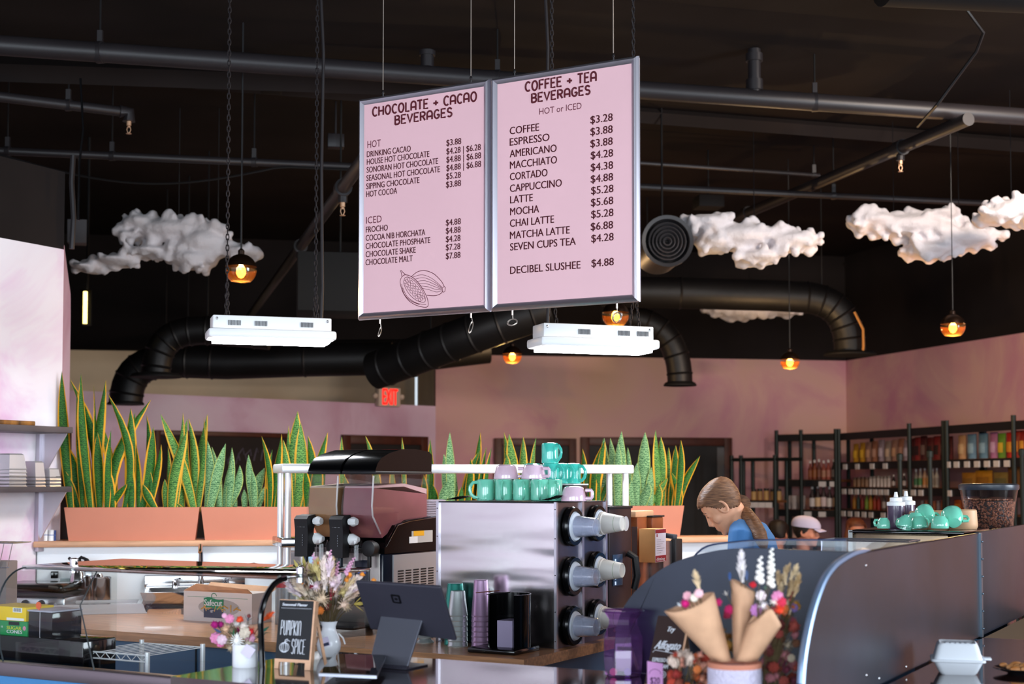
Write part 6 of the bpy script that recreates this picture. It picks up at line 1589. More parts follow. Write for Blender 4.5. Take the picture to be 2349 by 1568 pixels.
Lq = [inv @ p for p in q]; uu = (Lq[1] - Lq[0]).normalized(); ww = (Lq[3] - Lq[0]); ww = (ww - uu * ww.dot(uu)).normalized(); nn_ = uu.cross(ww).normalized()
cen = inv @ on_v(911, 1370, yt + .03); cen = cen - nn_ * ((cen - Lq[0]).dot(nn_))
Mq = Matrix((uu, nn_, ww)).transposed().to_4x4(); Mq.translation = cen - nn_ * 0
sgn = -1 if nn_.y > 0 else 1
mb = MB(); e = sgn * .0014
def sqr(s, r): return [(sx * (s - r) + r * cos(radians(a)), sz * (s - r) + r * sin(radians(a))) for sx, sz, a0 in ((1, 1, 0), (-1, 1, 90), (-1, -1, 180), (1, -1, 270)) for a in range(a0, a0 + 91, 30)]
A1, A2 = sqr(.0155, .004), sqr(.0100, .002); n = len(A1)
mb.add([(x, e, z) for x, z in A1] + [(x, e, z) for x, z in A2] + [(x, e * .2, z) for x, z in A1], [(i, (i + 1) % n, n + (i + 1) % n, n + i) for i in range(n)] + [(i, (i + 1) % n, 2 * n + (i + 1) % n, 2 * n + i) for i in range(n)], Mq)
mb.add([(x * .42, e, z * .42) for x, z in A2], [tuple(range(n))], Mq); obj('square_emblem', mb, mat('near black emblem', '#0b0b10', .4), t, smooth=0)
y0, y1_ = -1.335, -1.262
q = [on_v(846, 1522, y0), on_v(935, 1527, y0), on_v(974, 1404, y1_), on_v(876, 1399, y1_)]
mb = MB(); quad_slab(mb, q, -.008, inv); o = obj('stand_plate', mb, SLATEM, t, smooth=0); m = o.modifiers.new('edge', 'BEVEL'); m.width = .003; m.segments = 3
b0 = inv @ q[0]; b1 = inv @ q[1]
mb = MB(); mb.bbox(b0.x - .002, b1.x + .002, b0.y - .01, b0.y + .11, 0, .006, .003); obj('stand_foot', mb, SLATED, t)
mb = MB(); mb.cyl((b0.x - .001, b0.y, .006), (b1.x + .001, b0.y, .006), .006, 10); obj('hinge', mb, SLATED, t)
# customer tablet lying flat
q = [onz(731, 1550, 1.066), onz(864, 1556, 1.066), onz(886, 1509, 1.078), onz(768, 1505, 1.078)]
C = sum((p for p in q), Vector()) / 4; C.z = CT
t = thing('customer_tablet', 'black glass tablet lying nearly flat before the till', 'tablet', C, 0)
mb = MB(); quad_slab(mb, [p - C for p in q], .008, Matrix.Identity(4)); o = obj('bezel', mb, mat('silver tablet edge', '#a9acb8', .3, .8), t, smooth=0)
up = Vector((0, 0, .0006)); cc = sum((p for p in q), Vector()) / 4
mb = MB(); quad_slab(mb, [(cc + (p - cc) * .985) - C + up + Vector((0, 0, .008)) for p in q], .0006, Matrix.Identity(4)); obj('screen', mb, mat('black screen glass', '#050506', .03, spec=.6), t, smooth=0)
mb = MB(); mb.box(-.05, .05, -.02, .05, 0, .014); obj('foot', mb, SLATED, t, smooth=0)
# purple faceted jar with coins
P = Wb(.965, -1.145, CT); P = onz(1430, 1549, CT)
t = thing('tip_jar', 'purple faceted glass jar holding coins and a card', 'jar', P, .3)
PUR = glass('purple glass', '#d6b2e2', 1.0, .03, body=.08, bcol='#b07fc0')
hj = at(1430, 1400, P.y).z - CT; R = 47 * mpp(P.y)
mb = MB(); mb.lathe([(R * .82, 0), (R * .95, .008), (R, hj * .3), (R, hj * .62), (R * .74, hj * .8), (R * .74, hj * .88), (R * 1.0, hj)], 8, caps=False); obj('glass_body', mb, PUR, t, smooth=0)
mb = MB(); mb.tube([(R * cos(a), R * sin(a), hj) for a in [2 * pi * k / 24 for k in range(24)]], .003, 6, closed=True); mb.lathe([(R * .81, .002), (.001, .004)], 8, caps=False); obj('rim_and_base', mb, PUR, t)
for px, py, c, lb in ((1407, 1540, '#c25d74', 'pink coin'), (1440, 1540, '#8f74b4', 'violet coin')):
    mb = MB(); mb.lathe([(.0105, 0), (.0105, .002)], 18, Matrix.Rotation(pi / 2, 4, 'X')); Q = at(px, py, P.y - .02); o = obj('coin', mb, mat(lb, c, .35, .3), t, loc=Matrix.Rotation(-.3, 4, 'Z') @ (Q - P), rot=-.3)
mb = MB(); mb.box(-.022, .022, -.0006, .0006, .012, .07); obj('card', mb, mat('pale card', '#c8c2cc', .6), t, rot=(-.12, .05, -.3), smooth=0)
# affogato easel board
AC = onz(1512, 1572, CT)
t = thing('easel_board', 'brown easel chalkboard reading Affogato, partly behind a paper cone', 'chalkboard', AC, RB)
hb = .20; bw = .042; lean = Matrix.Rotation(-.5, 4, 'X')
mb = MB(); mb.box(-bw, bw + .006, -.004, .004, .0, hb, lean); obj('board', mb, mat('brown black chalkboard', '#33211f', .6), t, smooth=0)
mb = MB(); mb.box(bw + .0065, bw + .012, -.005, .006, 0, hb, lean); mb.box(-bw, bw, -.0045, .0045, -.001, .0, lean); tp = lean @ Vector((0, 0, hb)); mb.tube([(bw - .01, tp.y, tp.z - .006), (bw - .01, tp.y + .06, .003)], .005, 4); mb.tube([(-bw + .01, tp.y, tp.z - .006), (-bw + .01, tp.y + .06, .003)], .005, 4); obj('frame', mb, WOODL, t, smooth=0)
mb = MB(); k = MB()
put_text(k, 'Try', -.008, .155, .014, .022, 'l', shear=.3, bold=.0007); put_text(k, 'Affogato', -.034, .103, .024, .072, 'l', shear=.35, bold=.0008)
put_text(k, 'ESPRESSO OVER', -.032, .066, .011, .064, 'l', bold=.0004); put_text(k, 'ICE CREAM', -.032, .048, .011, .048, 'l', bold=.0004)
k.tube([(-.036, 0, .092), (-.03, 0, .099), (.0, 0, .096), (.03, 0, .092), (.038, 0, .100), (.03, 0, .105)], .0008, 4)
for rr_ in (.009, .004): k.tube([(.006 + rr_ * cos(a), 0, .03 + rr_ * sin(a)) for a in [2 * pi * i / 16 for i in range(16)]], .0009, 4, closed=True)
mb.add(k.v, k.f, lean @ Matrix.Translation((0, -.0045, 0))); obj('chalk_writing', mb, CHALK, t, smooth=0)
# pink price tag
P = onz(1503, 1592, CT); 
t = thing('price_tag', 'pink card price tag reading $20 before the affogato board', 'price tag', P, RB + .25)
ht = at(1503, 1516, P.y).z - CT; wt = 36 * mpp(P.y)
mb = MB(); mb.prism([(-wt / 2, 0), (wt / 2, 0), (wt / 2, ht * .94), (0, ht * .97), (-wt / 2, ht)], -.001, .001, axis='y'); obj('card', mb, mat('pink card', '#c58ac2', .6), t, smooth=0)
mb = MB(); put_text(mb, '$20', 0, ht * .32, ht * .2, wt * .6, 'c', y=-.0018, bold=.0005); k = [(.36 * wt * cos(a), -.0014, ht * .62 + .3 * wt * sin(a)) for a in [pi * i / 12 for i in range(13)]]; mb.tube(k, .0006, 4); obj('lettering', mb, mat('dark plum ink', '#5b2d5e', .6), t, smooth=0)
mb = MB(); mb.box(-wt * .4, wt * .4, .001, .03, 0, .002); obj('foot', mb, mat('pink card', '#c58ac2'), t, smooth=0)

# ---------------------------------------------------------------- pot with wrapped bouquets
PC = Wb(1.475, -1.66, CT)
R = .0625; hp = .128
t = thing('flower_pot', 'pale lilac textured pot with a bare terracotta rim holding the paper cones', 'pot', PC, 0)
mb = MB(); mb.lathe([(R * .93, 0), (R, .006), (R, hp - .012)], 40, caps=True); POTM = mat('lilac textured glaze', '#c9c2d8', .5, bump=.8, bscale=140); obj('pot_body', mb, POTM, t)
mb = MB(); mb.lathe([(R, hp - .012), (R + .001, hp), (R - .006, hp), (R - .008, hp - .03)], 40, caps=False); obj('rim', mb, TERRA, t)
mb = MB(); mb.lathe([(R - .008, hp - .03), (.001, hp - .028)], 24, caps=False); obj('filling', mb, SOIL, t)
def bouquet(lb, top, fl, fr_, Y0, Y1, bulge, items, seed):
    """a kraft sheet rolled into a cone: top = its front edge, fl / fr_ = left and right foot"""
    T = [at(x, y, Y1) for x, y in spl(top, 6)]; A0 = at(fl[0], fl[1], Y0); A1 = at(fr_[0], fr_[1], Y0)
    A = (A0 + A1) / 2; t = thing('bouquet', lb, 'bouquet', A, 0, 'kraft wrapped bouquets'); mb = MB(); n = len(T) - 1
    def sheet(sgn, drop):
        def fn(a, c):
            k = a * n; i = min(int(k), n - 1); P = T[i].lerp(T[i + 1], k - i); B = A0.lerp(A1, a)
            q = B.lerp(P, c * (1 - drop * sin(pi * a))); q.y += sgn * sin(pi * a) ** .8 * (bulge * (.35 + .65 * c)); return q - A
        mb.grid(fn, 24, 8)
    sheet(-1, 0); sheet(1, -.05)
    o = obj('paper_cone', mb, KRAFT, t, smooth=60); m = o.modifiers.new('thick', 'SOLIDIFY'); m.thickness = .0012
    flowers(t, items, Y1, A.lerp(T[n // 2], .5), seed, dy=.02)
    return t
bouquet('left kraft wrapped bouquet, widest cone, with pink buds and a pale plume', [(1525, 1401), (1545, 1401), (1575, 1393), (1605, 1379), (1625, 1366), (1637, 1359)], (1636, 1515), (1676, 1515), 3.33, 3.33, .045,
    [(1572, 1384, 9, '#c2186e', 'ball', 0), (1576, 1366, 9, '#e4a9b6', 'rose', -.2), (1602, 1360, 9, '#e8b8c0', 'rose', .2), (1592, 1370, 8, '#e8e0d0', 'rose', 0), (1604, 1352, 10, '#e2c9a4', 'spindle', -.25), (1647, 1380, 8, '#b3175f', 'ball', .2), (1562, 1390, 7, '#cfd3d8', 'leaf', -.8)], 21)
bouquet('middle kraft wrapped bouquet standing upright with a tall white plume', [(1678, 1330), (1690, 1338), (1707, 1347), (1732, 1358)], (1684, 1515), (1704, 1515), 3.37, 3.40, .03,
    [(1703, 1335, 12, '#ece6e6', 'spindle', -.06), (1702, 1306, 10, '#efe8ea', 'spindle', -.03), (1713, 1330, 5, '#5b6f9a', 'spindle', 0), (1668, 1365, 7, '#c9c0b8', 'leaf', -.5), (1672, 1398, 10, '#b01a58', 'rose', 0), (1668, 1410, 8, '#8c1b3b', 'ball', 0), (1674, 1330, 4, '#3e62a0', 'spindle', 0)], 22)
bouquet('right kraft wrapped bouquet leaning out with white berries and pink roses', [(1716, 1432), (1738, 1412), (1760, 1393), (1776, 1411), (1792, 1434)], (1690, 1515), (1736, 1515), 3.33, 3.32, .04,
    [(1733, 1398, 12, '#b878b4', 'rose', 0), (1750, 1388, 10, '#eee6ea', 'spike', .2), (1742, 1332, 9, '#efe9e4', 'stalk', .05), (1768, 1307, 8, '#f3eee6', 'stalk', .05), (1768, 1342, 8, '#efe8de', 'stalk', 0), (1727, 1340, 7, '#c41e2c', 'ball', 0), (1782, 1368, 12, '#cf7fa8', 'rose', .2), (1776, 1380, 9, '#e8ddd4', 'spike', .2), (1790, 1380, 11, '#c22a48', 'rose', .3), (1788, 1400, 14, '#e8482a', 'spike', .4), (1745, 1365, 10, '#eedde0', 'rose', 0), (1756, 1352, 6, '#4d6b50', 'leaf', 0)], 23)
mb = MB(); rr = random.Random(9)
t = thing('dried_flower_bunch', 'bunch of wheat and dark red dried flowers between pot and long steel screen', 'flowers', Wb(1.52, -1.5, CT), 0)
Y = Wb(1.52, -1.5).y; it = []
for k in range(16): it.append((rr.uniform(1782, 1826), rr.uniform(1322, 1372), rr.uniform(6, 9), rr.choice(['#b59a74', '#a88a60', '#c7b08c']), 'spindle', rr.uniform(-.1, .5)))
for k in range(16): it.append((rr.uniform(1772, 1832), rr.uniform(1375, 1430), rr.uniform(7, 11), rr.choice(['#8d5a86', '#6c5a92', '#b0602c', '#a94a5c', '#c9b49a', '#c8902e']), rr.choice(['rose', 'spike', 'ball']), rr.uniform(-.4, .4)))
for k in range(52): it.append((rr.uniform(1752, 1826), rr.uniform(1432, 1566), rr.uniform(8, 12), rr.choice(['#7c2c22', '#56201c', '#6a4430', '#8a3c34', '#a99a86', '#5d2434', '#9a5f66']), rr.choice(['rose', 'spike', 'ball']), rr.uniform(-.4, .4)))
for k in range(6): it.append((1812 + k * 4, 1375 - k * 8, 3.5, '#b0584e', 'ball', 0))
flowers(t, it, Y, Wb(1.5, -1.53, CT + .01), 31, dy=.04)
t = thing('dried_flower_bunch', 'low heap of orange and peach dried flowers left of the pot', 'flowers', Wb(1.30, -1.56, CT), 0)
it = []
for k in range(44): it.append((rr.uniform(1528, 1632), rr.uniform(1505, 1590) if k > 8 else rr.uniform(1500, 1530), rr.uniform(7, 11), rr.choice(['#b3542a', '#c9876e', '#8c2b26', '#d99a86', '#c9703a', '#7c3a2c', '#d8c2b4', '#a83a2a']), rr.choice(['rose', 'spike', 'ball']), rr.uniform(-.4, .4)))
flowers(t, it, Wb(1.30, -1.56).y, Wb(1.30, -1.56, CT + .01), 33, dy=.05)
mb = MB(); P = at(1625, 1440, 3.6)
t = thing('dried_flower_bunch', 'dark amber dried stems behind the left paper cone', 'flowers', Wb(1.42, -1.42, CT), 0)
it = [(rr.uniform(1625, 1690), rr.uniform(1430, 1515), rr.uniform(8, 12), rr.choice(['#8a5a24', '#5a3a22', '#75683f', '#9a6a2a']), rr.choice(['spike', 'rose', 'spindle']), rr.uniform(-.4, .4)) for k in range(14)]
flowers(t, it, Wb(1.42, -1.42).y, Wb(1.42, -1.42, CT + .01), 35, dy=.03)
# takeout box
P = Wb(1.765, -.625, CT)
t = thing('takeout_box', 'white moulded takeout box standing on the dark counter', 'box', P, RB + .25)
FOAMM = mat('white moulded pulp', '#e9eef6', .45)
def rr_ring(w, d, r, z, n=6): return [(sx * (w - r) + r * cos(radians(a)), sy * (d - r) + r * sin(radians(a)), z) for sx, sy, a0 in ((1, 1, 0), (-1, 1, 90), (-1, -1, 180), (1, -1, 270)) for a in [a0 + 90 * k / n for k in range(n + 1)]]
def rings_mesh(mb, rings):
    n = len(rings[0]); vs = [p for r in rings for p in r]; fs = [tuple(reversed(range(n)))]
    for i in range(len(rings) - 1): fs += [(i * n + k, i * n + (k + 1) % n, (i + 1) * n + (k + 1) % n, (i + 1) * n + k) for k in range(n)]
    fs.append(tuple((len(rings) - 1) * n + k for k in range(n))); mb.add(vs, fs)
mb = MB(); rings_mesh(mb, [rr_ring(.046, .046, .014, 0), rr_ring(.052, .052, .015, .006), rr_ring(.066, .066, .016, .036), rr_ring(.074, .074, .016, .0385), rr_ring(.074, .074, .016, .0405)]); obj('base', mb, FOAMM, t)
mb = MB(); rings_mesh(mb, [rr_ring(.074, .074, .016, .041), rr_ring(.073, .073, .016, .044), rr_ring(.066, .066, .016, .0445), rr_ring(.055, .055, .015, .083), rr_ring(.049, .049, .013, .089), rr_ring(.044, .044, .012, .0865)]); obj('lid', mb, FOAMM, t)
mb = MB(); mb.bbox(.07, .092, -.02, .02, .040, .046, .002); obj('tab', mb, FOAMM, t)
mb = MB()
for k in range(5): mb.box(-.032 + k * .014, -.024 + k * .014, -.03, .03, .0866, .0885)
obj('lid_ridges', mb, FOAMM, t)
# plate of food at the edge
P = onz(2338, 1544, CT)
t = thing('food_plate', 'dark plate of golden food cut off by the picture edge', 'plate', P, 0)
mb = MB(); mb.lathe([(.03, 0), (.035, .004), (.07, .014), (.072, .015), (.07, .017), (.035, .008), (.001, .008)], 36, caps=False); obj('plate', mb, mat('dark plate glaze', '#16181c', .15), t)
mb = MB()
for k in range(26):
    a = rr.uniform(0, 2 * pi); q_ = rr.uniform(0, .05); mb.sphere((q_ * cos(a), q_ * sin(a), .016 + rr.uniform(0, .008)), rr.uniform(.008, .014), 7, 5, (1.3, .8, .7))
obj('food', mb, mat('golden crust', '#c08a5a', .6, color2='#a8601f', vscale=30), t)
# tumbler stacks before the cup cabinet
MET = {}
def tumblers(px, pyb, pyt, wpx, ly, col, n, lb, nst=6):
    P = Wb(loc_b(on_v(px, pyb, ly)).x, ly, TOPZ); k = mpp(P.y); h = on_v(px, pyt, ly).z - TOPZ; r = wpx * k / 2
    m = mat('anodised ' + n, col, .28, .7); step = .021; hh = h - step * (nst - 1)
    for i in range(nst):
        z = i * step
        mb = MB(); mb.lathe([(r, z), (r + .001, z + .004), (r * .99, z + .006), (r * .72, z + hh - .004), (r * .68, z + hh), (.001, z + hh - .001)], 28, caps=False); o = obj('metal_tumbler', mb, m, loc=P); tag(o, f'{ORD[i]} tumbler from the bottom of the {lb}', 'tumbler', 'tumblers in the ' + lb)
tumblers(1050, 1480, 1354, 46, .27, '#d3dbdb', 'silver', 'silver stack in front of the green one', 7)
tumblers(1044, 1472, 1337, 50, .33, '#3c9a8c', 'green', 'green stack half behind the silver one', 7)
tumblers(1103, 1472, 1329, 44, .30, '#c9a5c9', 'lilac', 'lilac stack beside the black holder', 7)
tumblers(975, 1478, 1440, 40, .32, '#d3dbdb', 'silver', 'short silver stack behind the till tablet', 3)
# black round holder with napkins and sticks
P = Wb(loc_b(on_v(1168, 1490, .22)).x, .225, TOPZ)
t = thing('black_holder', 'glossy black cylinder holder with wooden stirrers on a low tray', 'holder', P, RB)
k = mpp(P.y); h = on_v(1160, 1364, .16).z - TOPZ
mb = MB(); pts = [(.088 * cos(radians(a)), .088 * sin(radians(a))) for a in range(-50, 215, 12)]; inn = [(.083 * cos(radians(a)), .083 * sin(radians(a))) for a in range(214, -51, -12)]
mb.prism(pts + inn, .02, h, Matrix.Rotation(radians(0), 4, 'Z')); obj('cylinder', mb, BLACK_G, t, smooth=40)
mb = MB(); mb.bbox(-.13, .092, -.12, .088, 0, .022, .008); obj('tray', mb, BLACK_G, t)
mb = MB(); mb.box(-.03, .04, -.05, .05, .022, h * .55); obj('napkins', mb, mat('lilac napkin', '#a59ab8', .7), t, smooth=0)
for a, c in (((-.13, -.05), '#7c4433'), ((-.05, -.1), '#1a1618')):
    mb = MB(); mb.tube([(a[0], a[1], h + .002), (a[0] + .075, a[1] + .06, h + .010)], .005, 6, flat=.4); obj('stir_stick', mb, mat('stick ' + c, c, .5), t)

# ================================================================ grocery shelves along the far walls
ZS = 2.15
S0 = onz(1924, 993, ZS); S1 = onz(2327, 964, ZS); S0.z = S1.z = 0
SD = (S1 - S0).normalized(); SN = Vector((-SD.y, SD.x, 0)); RS = atan2(SD.y, SD.x)
BO = onz(1781, 996, ZS); BO.z = 0; BD = (S0 - BO).normalized(); BN = Vector((-BD.y, BD.x, 0)); RBK = atan2(BD.y, BD.x)
SHW = mat('brown shelf board', '#7a4a26', .5, var=.2, vscale=6, stretch=(1, 8, 8)); IRON = mat('dark green iron pipe', '#1c2320', .45, .4)
TAGM = mat('white shelf tag', '#cfc8c8', .7)
def sx(px, O, n, d): return (onplane(px, 1101, O, n) - O).dot(d)
def shelf_unit(lb, O, d, n, rz, posts, zs, x0, x1, depth, top, tags, iron_only=False):
    t = thing('pipe_shelf', lb, 'shelf', O, rz, 'black pipe grocery shelves')
    for x in posts:
        for y in (.0, depth):
            mb = MB(); mb.cyl((x, y, 0), (x, y, top + (.05 if y == 0 else 0)), .024, 10); obj('post', mb, IRON, t)
    for z in zs:
        mb = MB(); mb.bbox(x0, x1, .03, depth + .02, z - .03, z, .004); obj('board', mb, SHW, t)
        mb = MB(); mb.box(x0, x1, .0, .03, z - .085, z - .004); obj('front_rail', mb, BLACK_M, t, smooth=0)
    for (x, z) in tags:
        mb = MB(); mb.box(x - .045, x + .045, -.012, -.001, z - .085, z - .025); obj('price_tag', mb, TAGM, t, smooth=0)
    return t
fx = lambda px: sx(px, S0, SN, SD)
xa, xb_, xc, xd = fx(1930), fx(2087), fx(2166), fx(2327)
rk = random.Random(4)
shelf_unit('near bay of the side wall shelves holding the coffee bags', S0, SD, SN, RS, (xc + .06, xd), (.5, .9, 1.27, 1.525, 1.81, ZS), xc + .03, xd + .42, .42, ZS, [(fx(p), 1.81) for p in (2176, 2196, 2220, 2243, 2266, 2288, 2312)] + [(fx(2178), 1.525)])
shelf_unit('middle bay of the side wall shelves with snack bags and bottles', S0, SD, SN, RS, (0.0, xb_, xc), (.5, .9, 1.27, 1.525, 1.81, ZS), 0, xc, .42, ZS, [(fx(p), 1.81) for p in (1940, 1968, 2002, 2032)] + [(fx(p), 1.525) for p in (1937, 1952, 1966, 1981, 1995, 2008, 2021, 2034, 2078, 2096, 2113)] + [(fx(p), 1.27) for p in (1935, 1950, 1966, 1982, 1998, 2026)])
bx = lambda px: sx(px, BO, BN, BD)
shelf_unit('corner bay on the far wall with bottled sauces', BO, BD, BN, RBK, (0, bx(1838), bx(1918)), (.5, .9, 1.255, 1.61, ZS), 0, bx(1924), .36, ZS, [(bx(p), 1.61) for p in (1887, 1912)] + [(bx(p), 1.255) for p in (1853, 1886)])
LO = at(1678, 1054, 16.6); zlo = LO.z; LO.z = 0
lx = lambda px: sx(px, LO, BN, BD)
zj = at(1740, 1146, 16.6).z
shelf_unit('low bay by the double door with a row of gold jars', LO, BD, BN, RBK, (0, lx(1700), lx(1778)), (.5, .95, zj), 0, lx(1780), .3, zlo, [(lx(p), zj) for p in (1718, 1733, 1748, 1763)])
mb = MB(); mb.cyl((0, 0, zlo), (lx(1838), 0, zlo), .022, 8); o = obj('pipe_rail', mb, IRON, loc=LO, rot=RBK); tag(o, 'black pipe rail over the low bay of jars', 'rail')
# posts of a nearer gondola
for i, (px, py) in enumerate(((2064, 1047), (2133, 1040), (2344, 1036))):
    P = at(px, py, 12.2); mb = MB(); mb.cyl((0, 0, 0), (0, 0, P.z), .02, 10); mb.lathe([(.03, P.z - .03), (.03, P.z + .02), (.01, P.z + .03)], 10); mb.lathe([(.07, 0), (.07, .012)], 14)
    o = obj('pipe_post', mb, IRON, loc=(P.x, P.y, 0)); tag(o, ('free standing pipe post before the snack bags', 'free standing pipe post before the dark red bags', 'free standing pipe post at the picture edge')[i], 'post', 'free standing pipe posts')
def prod(kind, frame, px, z, w, h, c1, c2, lb, grp, y=.12, name=None, cat=None):
    O, n, d, rz = frame
    x = sx(px, O, n, d); P = O + d * x + n * y + Vector((0, 0, z + .001))
    nm = name or {'bag': 'snack_bag', 'bottle': 'sauce_bottle', 'jar': 'jar', 'carton': 'carton', 'cup': 'glass_cup'}[kind]
    t = thing(nm, lb, cat or {'bag': 'bag', 'bottle': 'bottle', 'jar': 'jar', 'carton': 'carton', 'cup': 'cup'}[kind], P, rz, grp)
    a = w / 2; m1 = mat('pack ' + c1, c1, .5, var=.12, vscale=22); m2 = mat('pack ' + c2, c2, .5, var=.1, vscale=22)
    mb = MB(); m = MB()
    if kind == 'bag':
        dd = .03; w *= 1.5; a = w / 2
        mb.grid(lambda u, v: (-a + u * w * (1 - .0 * v), -dd * sin(pi * u) * (1 - v ** 5) - .003, h * v), 8, 8)
        mb.grid(lambda u, v: (a - u * w, dd * sin(pi * u) * (1 - v ** 5) + .003, h * v), 8, 8); obj('bag_body', mb, m1, t)
        m.grid(lambda u, v: (-a * .72 + u * w * .72, -dd * sin(pi * (.14 + u * .72)) * (1 - (.22 + v * .4) ** 5) - .008, h * (.22 + v * .4)), 6, 4); obj('label', m, m2, t)
    elif kind == 'bottle':
        mb.lathe([(a * .95, 0), (a, .01), (a, h * .55), (a * .4, h * .74), (a * .36, h * .9), (.001, h * .9)], 14); obj('bottle_body', mb, m1, t)
        m.lathe([(a * 1.03, h * .12), (a * 1.03, h * .48)], 14, caps=False); obj('label', m, m2, t)
        m = MB(); m.lathe([(a * .46, h * .86), (a * .46, h), (.001, h)], 12); obj('cap', m, mat('pack #d8d0cc', '#d8d0cc', .5) if c2 != '#e6e0dc' else BLACK_M, t)
    elif kind == 'jar':
        mb.lathe([(a * .95, 0), (a, .008), (a, h * .74), (a * .85, h * .8)], 14); obj('jar_body', mb, m1, t)
        m.lathe([(a * .95, h * .78), (a * .95, h), (.001, h)], 14); obj('lid', m, m2, t)
    elif kind == 'carton':
        mb.bbox(-a, a, -a * .8, a * .8, 0, h, .004); obj('carton_body', mb, m1, t); m.box(-a * .8, a * .8, -a * .8 - .002, -a * .8, h * .25, h * .7); obj('label', m, m2, t, smooth=0)
    else:
        mb.lathe([(a * .8, 0), (a, h), (a * .94, h), (a * .74, .01), (.001, .01)], 14, caps=False); obj('cup_body', mb, m1, t)
    return t
FS = (S0, SN, SD, RS); FB = (BO, BN, BD, RBK); FLW = (LO, BN, BD, RBK)
def row(kind, frame, pxs, z, w, h, cols, what, where, grp, **k):
    for i, px in enumerate(pxs):
        c1, c2 = cols[i % len(cols)]; prod(kind, frame, px, z, w, h * (1 + .04 * ((i * 7) % 3 - 1)), c1, c2, f'{ORD[i]} {what} {where}', grp, **k)
row('bag', FS, (1943, 1958), 1.81, .085, .22, [('#a8781c', '#c99a2c')], 'yellow snack bag', 'from the corner post on the upper side shelf', 'bags on the middle bay, upper shelf')
row('bag', FS, (1972, 1986, 2001, 2016, 2031, 2046, 2058), 1.81, .085, .23, [('#8f6a5c', '#b58a6a'), ('#8a5a44', '#a9806e'), ('#8d7d88', '#b3a3ae'), ('#8a7a72', '#b79c86')], 'pale clear fronted bag', 'after the yellow bags on the upper side shelf', 'bags on the middle bay, upper shelf')
row('bag', FS, (2074, 2083, 2097, 2112, 2127, 2143, 2155), 1.81, .085, .245, [('#4f1518', '#241214'), ('#6b1a1c', '#2a1416'), ('#3a1014', '#5f4a44')], 'dark red bag', 'after the pale bags on the upper side shelf', 'bags on the middle bay, upper shelf')
row('jar', FS, (1940, 1949, 1958, 1967), 1.525, .05, .11, [('#7d5a40', '#4f3a30'), ('#8a6a54', '#5c4438')], 'small brown jar', 'from the corner post on the middle side shelf', 'jars on the middle bay')
row('jar', FS, (1976, 1984, 1993, 2001, 2009, 2017), 1.525, .042, .12, [('#c4b8b4', '#8a7f7a')], 'small white jar', 'after the brown jars on the middle side shelf', 'jars on the middle bay')
row('bottle', FS, (2027, 2042, 2051), 1.525, .04, .14, [('#281a1a', '#b3a6a2')], 'small dark bottle', 'after the white jars on the middle side shelf', 'jars on the middle bay')
row('bottle', FS, (2078, 2088, 2098, 2107, 2116, 2125, 2145), 1.525, .05, .2, [('#8f8478', '#3a6a42'), ('#9a8f84', '#4a7a4a'), ('#a8846a', '#a9703c'), ('#a38a70', '#a57a48'), ('#a39a90', '#8a8078'), ('#a39a90', '#8a8078'), ('#8a8480', '#7a7470')], 'capped carton bottle', 'past the second post on the middle side shelf', 'bottles on the middle bay')
row('bottle', FS, (1938, 1947, 1956, 1966, 1975, 1984, 1993, 2005, 2019, 2034), 1.27, .046, .19, [('#a3651c', '#a8741f'), ('#33463f', '#2a3a3a'), ('#74201c', '#8a2a22'), ('#6f8a2c', '#7f9a34'), ('#b0761f', '#b98428'), ('#8a3018', '#a33a1c'), ('#8a2018', '#992c1e'), ('#4a3a34', '#b3a8a2'), ('#a8742c', '#b5873a'), ('#8a4a20', '#a3642c')], 'coloured drink bottle', 'from the corner post on the lower side shelf', 'drink bottles on the middle bay')
row('jar', FS, (2092, 2101, 2110, 2119, 2128, 2138, 2148), 1.27, .044, .12, [('#7a7078', '#6a6068'), ('#8a4a2c', '#7a3a24')], 'short tin', 'past the second post on the lower side shelf', 'tins on the middle bay')
NB = 'bags on the near bay, upper shelf'
for px, w, h, c1, c2, lb in ((2184, .095, .24, '#a9805c', '#b89670', 'kraft coffee bag beside the middle post on the near bay'), (2206, .105, .245, '#5f8099', '#86a2b3', 'first blue coffee bag, next to the kraft bag'), (2232, .105, .245, '#56788f', '#7f9cae', 'second blue coffee bag, next to the pink bag'), (2256, .085, .25, '#9a6086', '#b08aa6', 'pink coffee bag between the blue and the green bag'), (2274, .085, .235, '#5c8a28', '#c9a52a', 'green and yellow coffee bag between pink and red bags'), (2294, .09, .24, '#a82418', '#d0882a', 'first red and yellow snack bag after the green bag'), (2309, .07, .25, '#8f1c16', '#c97a24', 'second red and yellow snack bag after the green bag'), (2322, .07, .25, '#9a2018', '#d0882a', 'third red and yellow snack bag, behind the shelf post'), (2341, .1, .25, '#a02018', '#cc7f28', 'last red and yellow snack bag at the picture edge')):
    prod('bag', FS, px, 1.81, w, h, c1, c2, lb, NB)
for px, w, h, c1, c2, lb in ((2198, .17, .15, '#9a6a24', '#7d5820', 'slumped tan sack behind the bean hopper, nearest the middle post'), (2232, .2, .17, '#a8741c', '#8a5c18', 'slumped yellow sack above the bean hopper'), (2272, .18, .15, '#7d6a3a', '#5f5a38', 'olive sack beside the tall brown bag'), (2300, .13, .25, '#6e4216', '#5a3512', 'tall brown paper bag by the near shelf post'), (2338, .12, .18, '#2f4a4e', '#44686a', 'dark teal bag behind the near shelf post')):
    prod('bag', FS, px, 1.525, w, h, c1, c2, lb, 'sacks on the near bay, middle shelf')
row('carton', FS, (2180, 2200, 2222), 1.27, .12, .14, [('#8f4418', '#b0702c'), ('#a3591c', '#8a3a18'), ('#7d3018', '#a8702c')], 'orange carton', 'from the middle post on the lower near shelf', 'cartons on the near bay')
